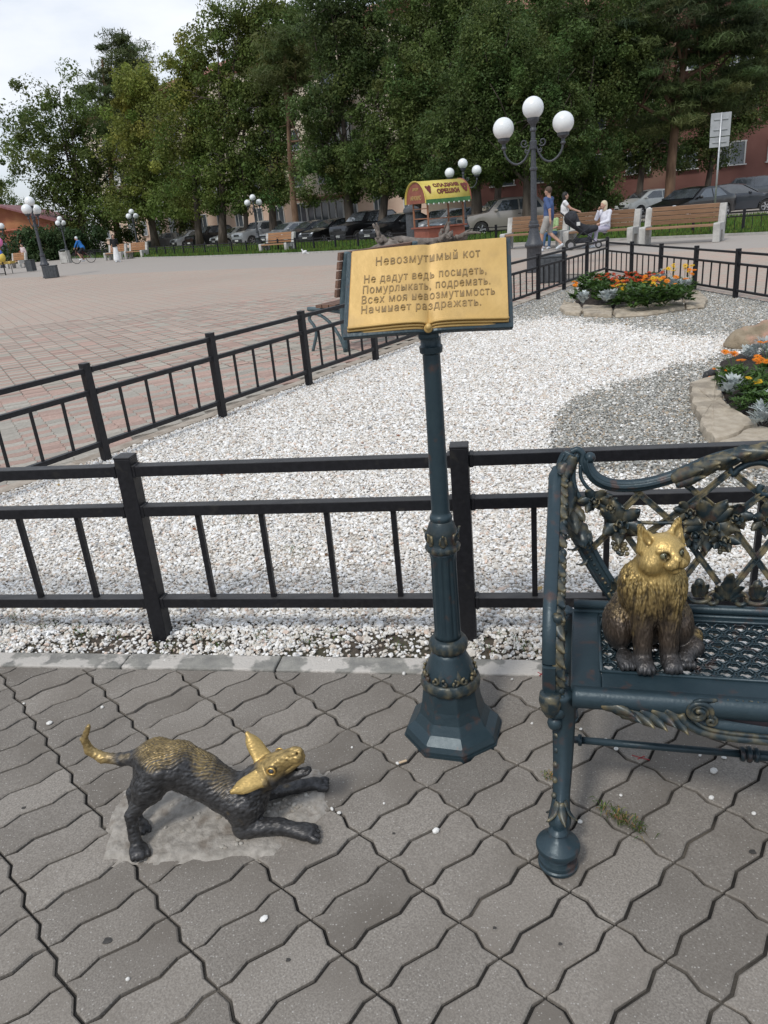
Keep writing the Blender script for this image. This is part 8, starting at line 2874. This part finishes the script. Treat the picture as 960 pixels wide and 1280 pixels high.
def dog_color(V, N):
    n1 = vnoise(V, 24, 3.7); n2 = vnoise(V, 60, 5.2)
    q = V
    w = vnoise(np.stack([q[:, 0] * .45 + q[:, 2] * .25, q[:, 1], q[:, 2] - q[:, 0] * .5], 1), 190, 2.2)
    comb = np.abs(np.sin((V[:, 0] * 1.0 + np.abs(V[:, 1] + V[:, 0] * .12) * 2.2) * 210 + 3 * vnoise(V, 30, 2)))
    C = np.array((.058, .057, .058))[None] * (1 + .55 * w[:, None] + .3 * n1[:, None])
    ht = V[:, 2]
    back = (V[:, 2] > .10) * sm(N[:, 2] + .16 * n1, .52, .88) * sm(V[:, 0], -.225, -.18) * (1 - sm(V[:, 0] + .02 * n1, -.02, .05)) * sm(comb, .30, .85) * .75
    tail = (1 - sm(V[:, 0] + .01 * n1, -.300, -.255)) * (V[:, 2] > .16)
    hd = (V - hx_) @ hd_d; hup = (V - hx_) @ hu; hs_ = (V - hx_) @ hs
    headg = sm(hup + .010 * n1 + .006 * n2, -.012, .010) * sm(hd, -.035, -.01)
    headg *= (np.linalg.norm(V - hx_, axis=1) < .14)
    snout = sm(hd, .03, .05) * sm(hup, -.028, -.015) * (np.linalg.norm(V - hx_, axis=1) < .14)
    ear = np.zeros(len(V))
    for (tip, base, w_) in ((D(309, 917, 1.665), D(330, 950, 1.625), 1), (D(290, 990, 1.53), D(328, 971, 1.565), -1)):
        ax_ = tip - base; L_ = np.linalg.norm(ax_); ax_ = ax_ / L_
        sd_ = EARN[w_] - (EARN[w_] @ ax_) * ax_; sd_ /= np.linalg.norm(sd_)
        t = (V - base) @ ax_
        d = np.linalg.norm((V - base) - t[:, None] * ax_[None], axis=1)
        ear = np.maximum(ear, ((t > .008) & (t < L_ + .02) & (d < .030) & (np.abs((V - base) @ sd_) < .011)).astype(float))
    g_ = np.maximum.reduce([back * .95, tail * .65, headg * .8, snout * .75, ear])
    g_ = np.maximum(g_, .2 * sm(n1 + .5 * n2, .7, 1.0))
    gold = GOLD[None] * .95 * (.75 + .25 * sm(n1, -.6, .6))[:, None] * (1 - .5 * sm(-w, .1, .8) * (1 - ear))[:, None]
    C = C + (gold - C) * g_[:, None]
    # eye sockets and the open mouth stay dark
    for s_ in (1, -1):
        e = np.linalg.norm(V - hd2(.026, .034 * s_, .018), axis=1)
        C *= (1 - .6 * ((e > .0075) & (e < .0125)))[:, None]
    C *= (1 - .45 * sm(n2 + .6 * n1, .15, .8) * (np.linalg.norm(V - hx_, axis=1) < .12) * (1 - ear))[:, None]
    m_ = (hd > .03) & (hup < -.018) & (hup > -.034)
    C[m_] *= .35
    return np.clip(C, .008, 1)


M_dogb = bronze_mat('dog_bronze', (.5, 1, 1), 240, .45, .42)
sdf_obj('body', dog, .0026, M_dogb, dg, relief=dog_relief, color=dog_color)
M_deye = mat('dog_eye', (.05, .055, .06), rough=.12, spec=.8)
M_rim = mat('bronze_gold', (.78, .52, .17), (.6, .38, .12), rough=.35, metal=.8, scale=90)
for s_ in (1, -1):
    e = MB().ball(hd2(.024, .0335 * s_, .018), .0085, 16, 12).build('eye', M_deye, dg, smooth=True)
    P = [hd2(.024 + .0100 * math.cos(2 * PI * k / 18), .0385 * s_, .018 + .0095 * math.sin(2 * PI * k / 18)) for k in range(18)]
    MB().tube(P, .0026, 7, closed=True).build('eyelid', M_rim, dg, smooth=True)

# ================================================================== SMALL LOOSE THINGS
def scatter(name, pts, m, label, cat, rng_, smin=.005, smax=.012, kind='stuff'):
    q = MB()
    r = random.Random(rng_)
    for p in pts:
        s_ = r.uniform(smin, smax)
        q.ball((p[0], p[1], s_ * .45 + (p[2] if len(p) > 2 else 0)), (s_ * r.uniform(.7, 1.2), s_ * r.uniform(.6, 1), s_ * r.uniform(.4, .7)), 7, 5, Matrix.Rotation(r.uniform(0, 3), 3, 'Z'))
    o = q.build(name, m)
    tag(o, label, cat, kind=kind)


rp = random.Random(99)
pp_ = [gp(*p) for p in [(776, 995), (889, 998), (942, 1018), (892, 965), (725, 1028), (726, 912), (757, 926), (763, 928), (770, 937), (415, 1012), (424, 1017), (875, 945), (905, 948), (206, 826), (412, 826), (290, 820), (30, 880), (62, 905), (128, 885), (480, 1005), (497, 955), (440, 935), (665, 905),
                        (505, 843), (640, 850), (330, 1150), (160, 1225), (745, 885), (835, 870), (860, 880), (700, 940), (180, 1010), (545, 1040)]]
scatter('scattered_pebbles', pp_, M_scrap, 'few white pebbles lying loose on the grey paving', 'pebbles', 4, .005, .011)
pp_ = [(p.x + rp.gauss(0, .035), p.y + rp.gauss(0, .03), .003) for p in [gp(365, 1005), gp(350, 1012), gp(375, 1000), gp(340, 1020), gp(250, 1015), gp(300, 1045)] for _ in range(14)]
scatter('rubble', pp_, mat('rubble_stone', (.28, .25, .21), (.42, .40, .36), rough=.95, scale=40), 'small rubble on the mortar patch between the dog forelegs', 'rubble', 6, .003, .009)


def tuft(px, py, n, L, label, dry=.3, seed=1, spread=(.06, .02)):
    r = random.Random(seed)
    V, C = [], []
    b = gp(px, py)
    ax_ = (gp(px + 30, py + 17) - b).normalized()
    for _ in range(n):
        p = ax_ * r.gauss(0, spread[0]) + Vector((r.gauss(0, spread[1]), r.gauss(0, spread[1]), 0))
        a = r.uniform(0, 6.3); d = Vector((math.cos(a), math.sin(a), r.uniform(.3, 1.4))).normalized() * L * r.uniform(.5, 1.2)
        s_ = d.cross(Vector((0, 0, 1))).normalized() * .0014
        c = (.28, .20, .09) if r.random() < dry else (.075, .12, .03)
        m1 = p + d * .55 + Vector((0, 0, .006)); t = p + d + Vector((0, 0, -d.z * .6 + .002))
        V += [p - s_, m1 - s_, t, m1 + s_]; C.append([v * math.exp(r.gauss(0, .2)) for v in c])
    o = link('grass_tuft', np_mesh('grass_tuft', np.array([tuple(v) for v in V]), np.arange(len(V)).reshape(-1, 4), M_blade, colors=np.array(C)))
    o.location = b
    tag(o, label, 'grass')


tuft(778, 1026, 150, .035, 'grass tuft growing in the paving joint right of the bench foot', .35, 3, (.035, .008))
tuft(684, 972, 30, .02, 'small dry tuft in the joint left of the bench leg', .8, 4, (.008, .008))
for i, (x, y) in enumerate([(55, 783), (100, 790), (140, 795), (255, 795), (275, 805), (325, 798), (390, 805), (420, 795), (490, 808), (640, 800), (662, 812), (605, 812), (20, 775), (210, 812), (370, 690), (300, 650)]):
    tuft(x, y, 34, .03, ('small weed in the gravel strip, ' if y > 740 else 'tiny weed in the white gravel, ') + ('far left' if x < 90 else 'left of the left post' if x < 180 else 'just right of the left post' if x < 270 else 'below the first gap right of the left post' if x < 300 else 'left of the middle' if x < 360 else 'middle of the left bay' if x < 400 else 'right of the middle' if x < 450 else 'left of the book stand' if x < 600 else 'right of the book stand' if x < 630 else 'left of the iron bench'), .15, 20 + i, (.035, .02))
for o_ in [o_ for o_ in col.objects if o_.name.startswith('grass_tuft') and 'weed in the' in o_.get('label', '').replace('gravel strip', '')]: o_['group'] = 'weeds in the gravel strip'
# cigarette end and red chalk scratches
tag(MB().tube([(0, 0, .004), (.022, .008, .004)], .0035, 8).build('cigarette_end', mat('filter_paper', (.55, .42, .28), rough=.8), loc=gp(499, 955)), 'cigarette end on the paving right of the dog', 'litter')
M_chalk = mat('red_paint_mark', (.30, .03, .035), rough=.8)
mk = MB()
for (a, b) in (((790, 944), (812, 950)), ((797, 949), (806, 945)), ((672, 840), (682, 846)), ((674, 845), (680, 839))):
    A_, B_ = gp(*a, .0012), gp(*b, .0012); mk.bar(A_, B_, .003, .0008)
tag(mk.build('paint_mark', M_chalk), kind='structure')

# fallen bits on the gravel: dry leaves and petals
rr = np.random.default_rng(17)
V, C = [], []
for k in range(150):
    x, y = rr.uniform(-2.2, 4.6), rr.uniform(2.35, 11)
    if not inpoly(np.array([x]), np.array([y]), gard)[0]: continue
    s_ = rr.uniform(.008, .018) * (1 + .05 * y)
    a = rr.uniform(0, 6.3)
    d = Vector((math.cos(a), math.sin(a), rr.uniform(-.3, .3))) * s_
    e = Vector((-math.sin(a), math.cos(a), rr.uniform(-.3, .3))) * s_ * .5
    c = Vector((x, y, .012))
    V += [c - d, c - e + Vector((0, 0, .003)), c + d, c + e]
    C.append([(.30, .17, .07), (.16, .09, .045), (.42, .30, .12), (.25, .10, .05)][rr.integers(0, 4)])
o = link('dry_leaf_litter', np_mesh('dry_leaf_litter', np.array([tuple(v) for v in V]), np.arange(len(V)).reshape(-1, 4), M_petal, colors=np.array(C)))
tag(o, 'tiny dry leaves and petals scattered over the gravel', 'leaf litter', kind='stuff')

# things that share a label are told apart by their order from left to right
same = {}
for o_ in col.objects:
    if o_.parent is None and o_.get('label'): same.setdefault(o_['label'], []).append(o_)
for lb_, L_ in same.items():
    if len(L_) > 1:
        L_.sort(key=lambda q: q.location.x / max(q.location.y, .1))
        W_ = {2: ('left ', 'right '), 3: ('leftmost ', 'middle ', 'rightmost ')}.get(len(L_))
        if W_:
            for o_, w_ in zip(L_, W_): o_['label'] = w_ + lb_

M_gum = mat('old_gum', (.035, .033, .03), (.06, .055, .05), rough=.8, scale=60)
for (x, y, r_) in ((134, 1176, .010), (941, 1065, .008), (618, 1160, .004), (492, 1042, .004), (30, 1010, .006), (700, 1180, .004), (360, 1200, .005)):
    P = [(r_ * (1 + .25 * math.sin(3 * a + x)) * math.cos(a), r_ * (1 + .2 * math.cos(2 * a)) * math.sin(a)) for a in [2 * PI * k / 14 for k in range(14)]]
    tag(MB().prism(P, 0.0004, .0014).build('stain', M_gum, loc=gp(x, y)), kind='structure')
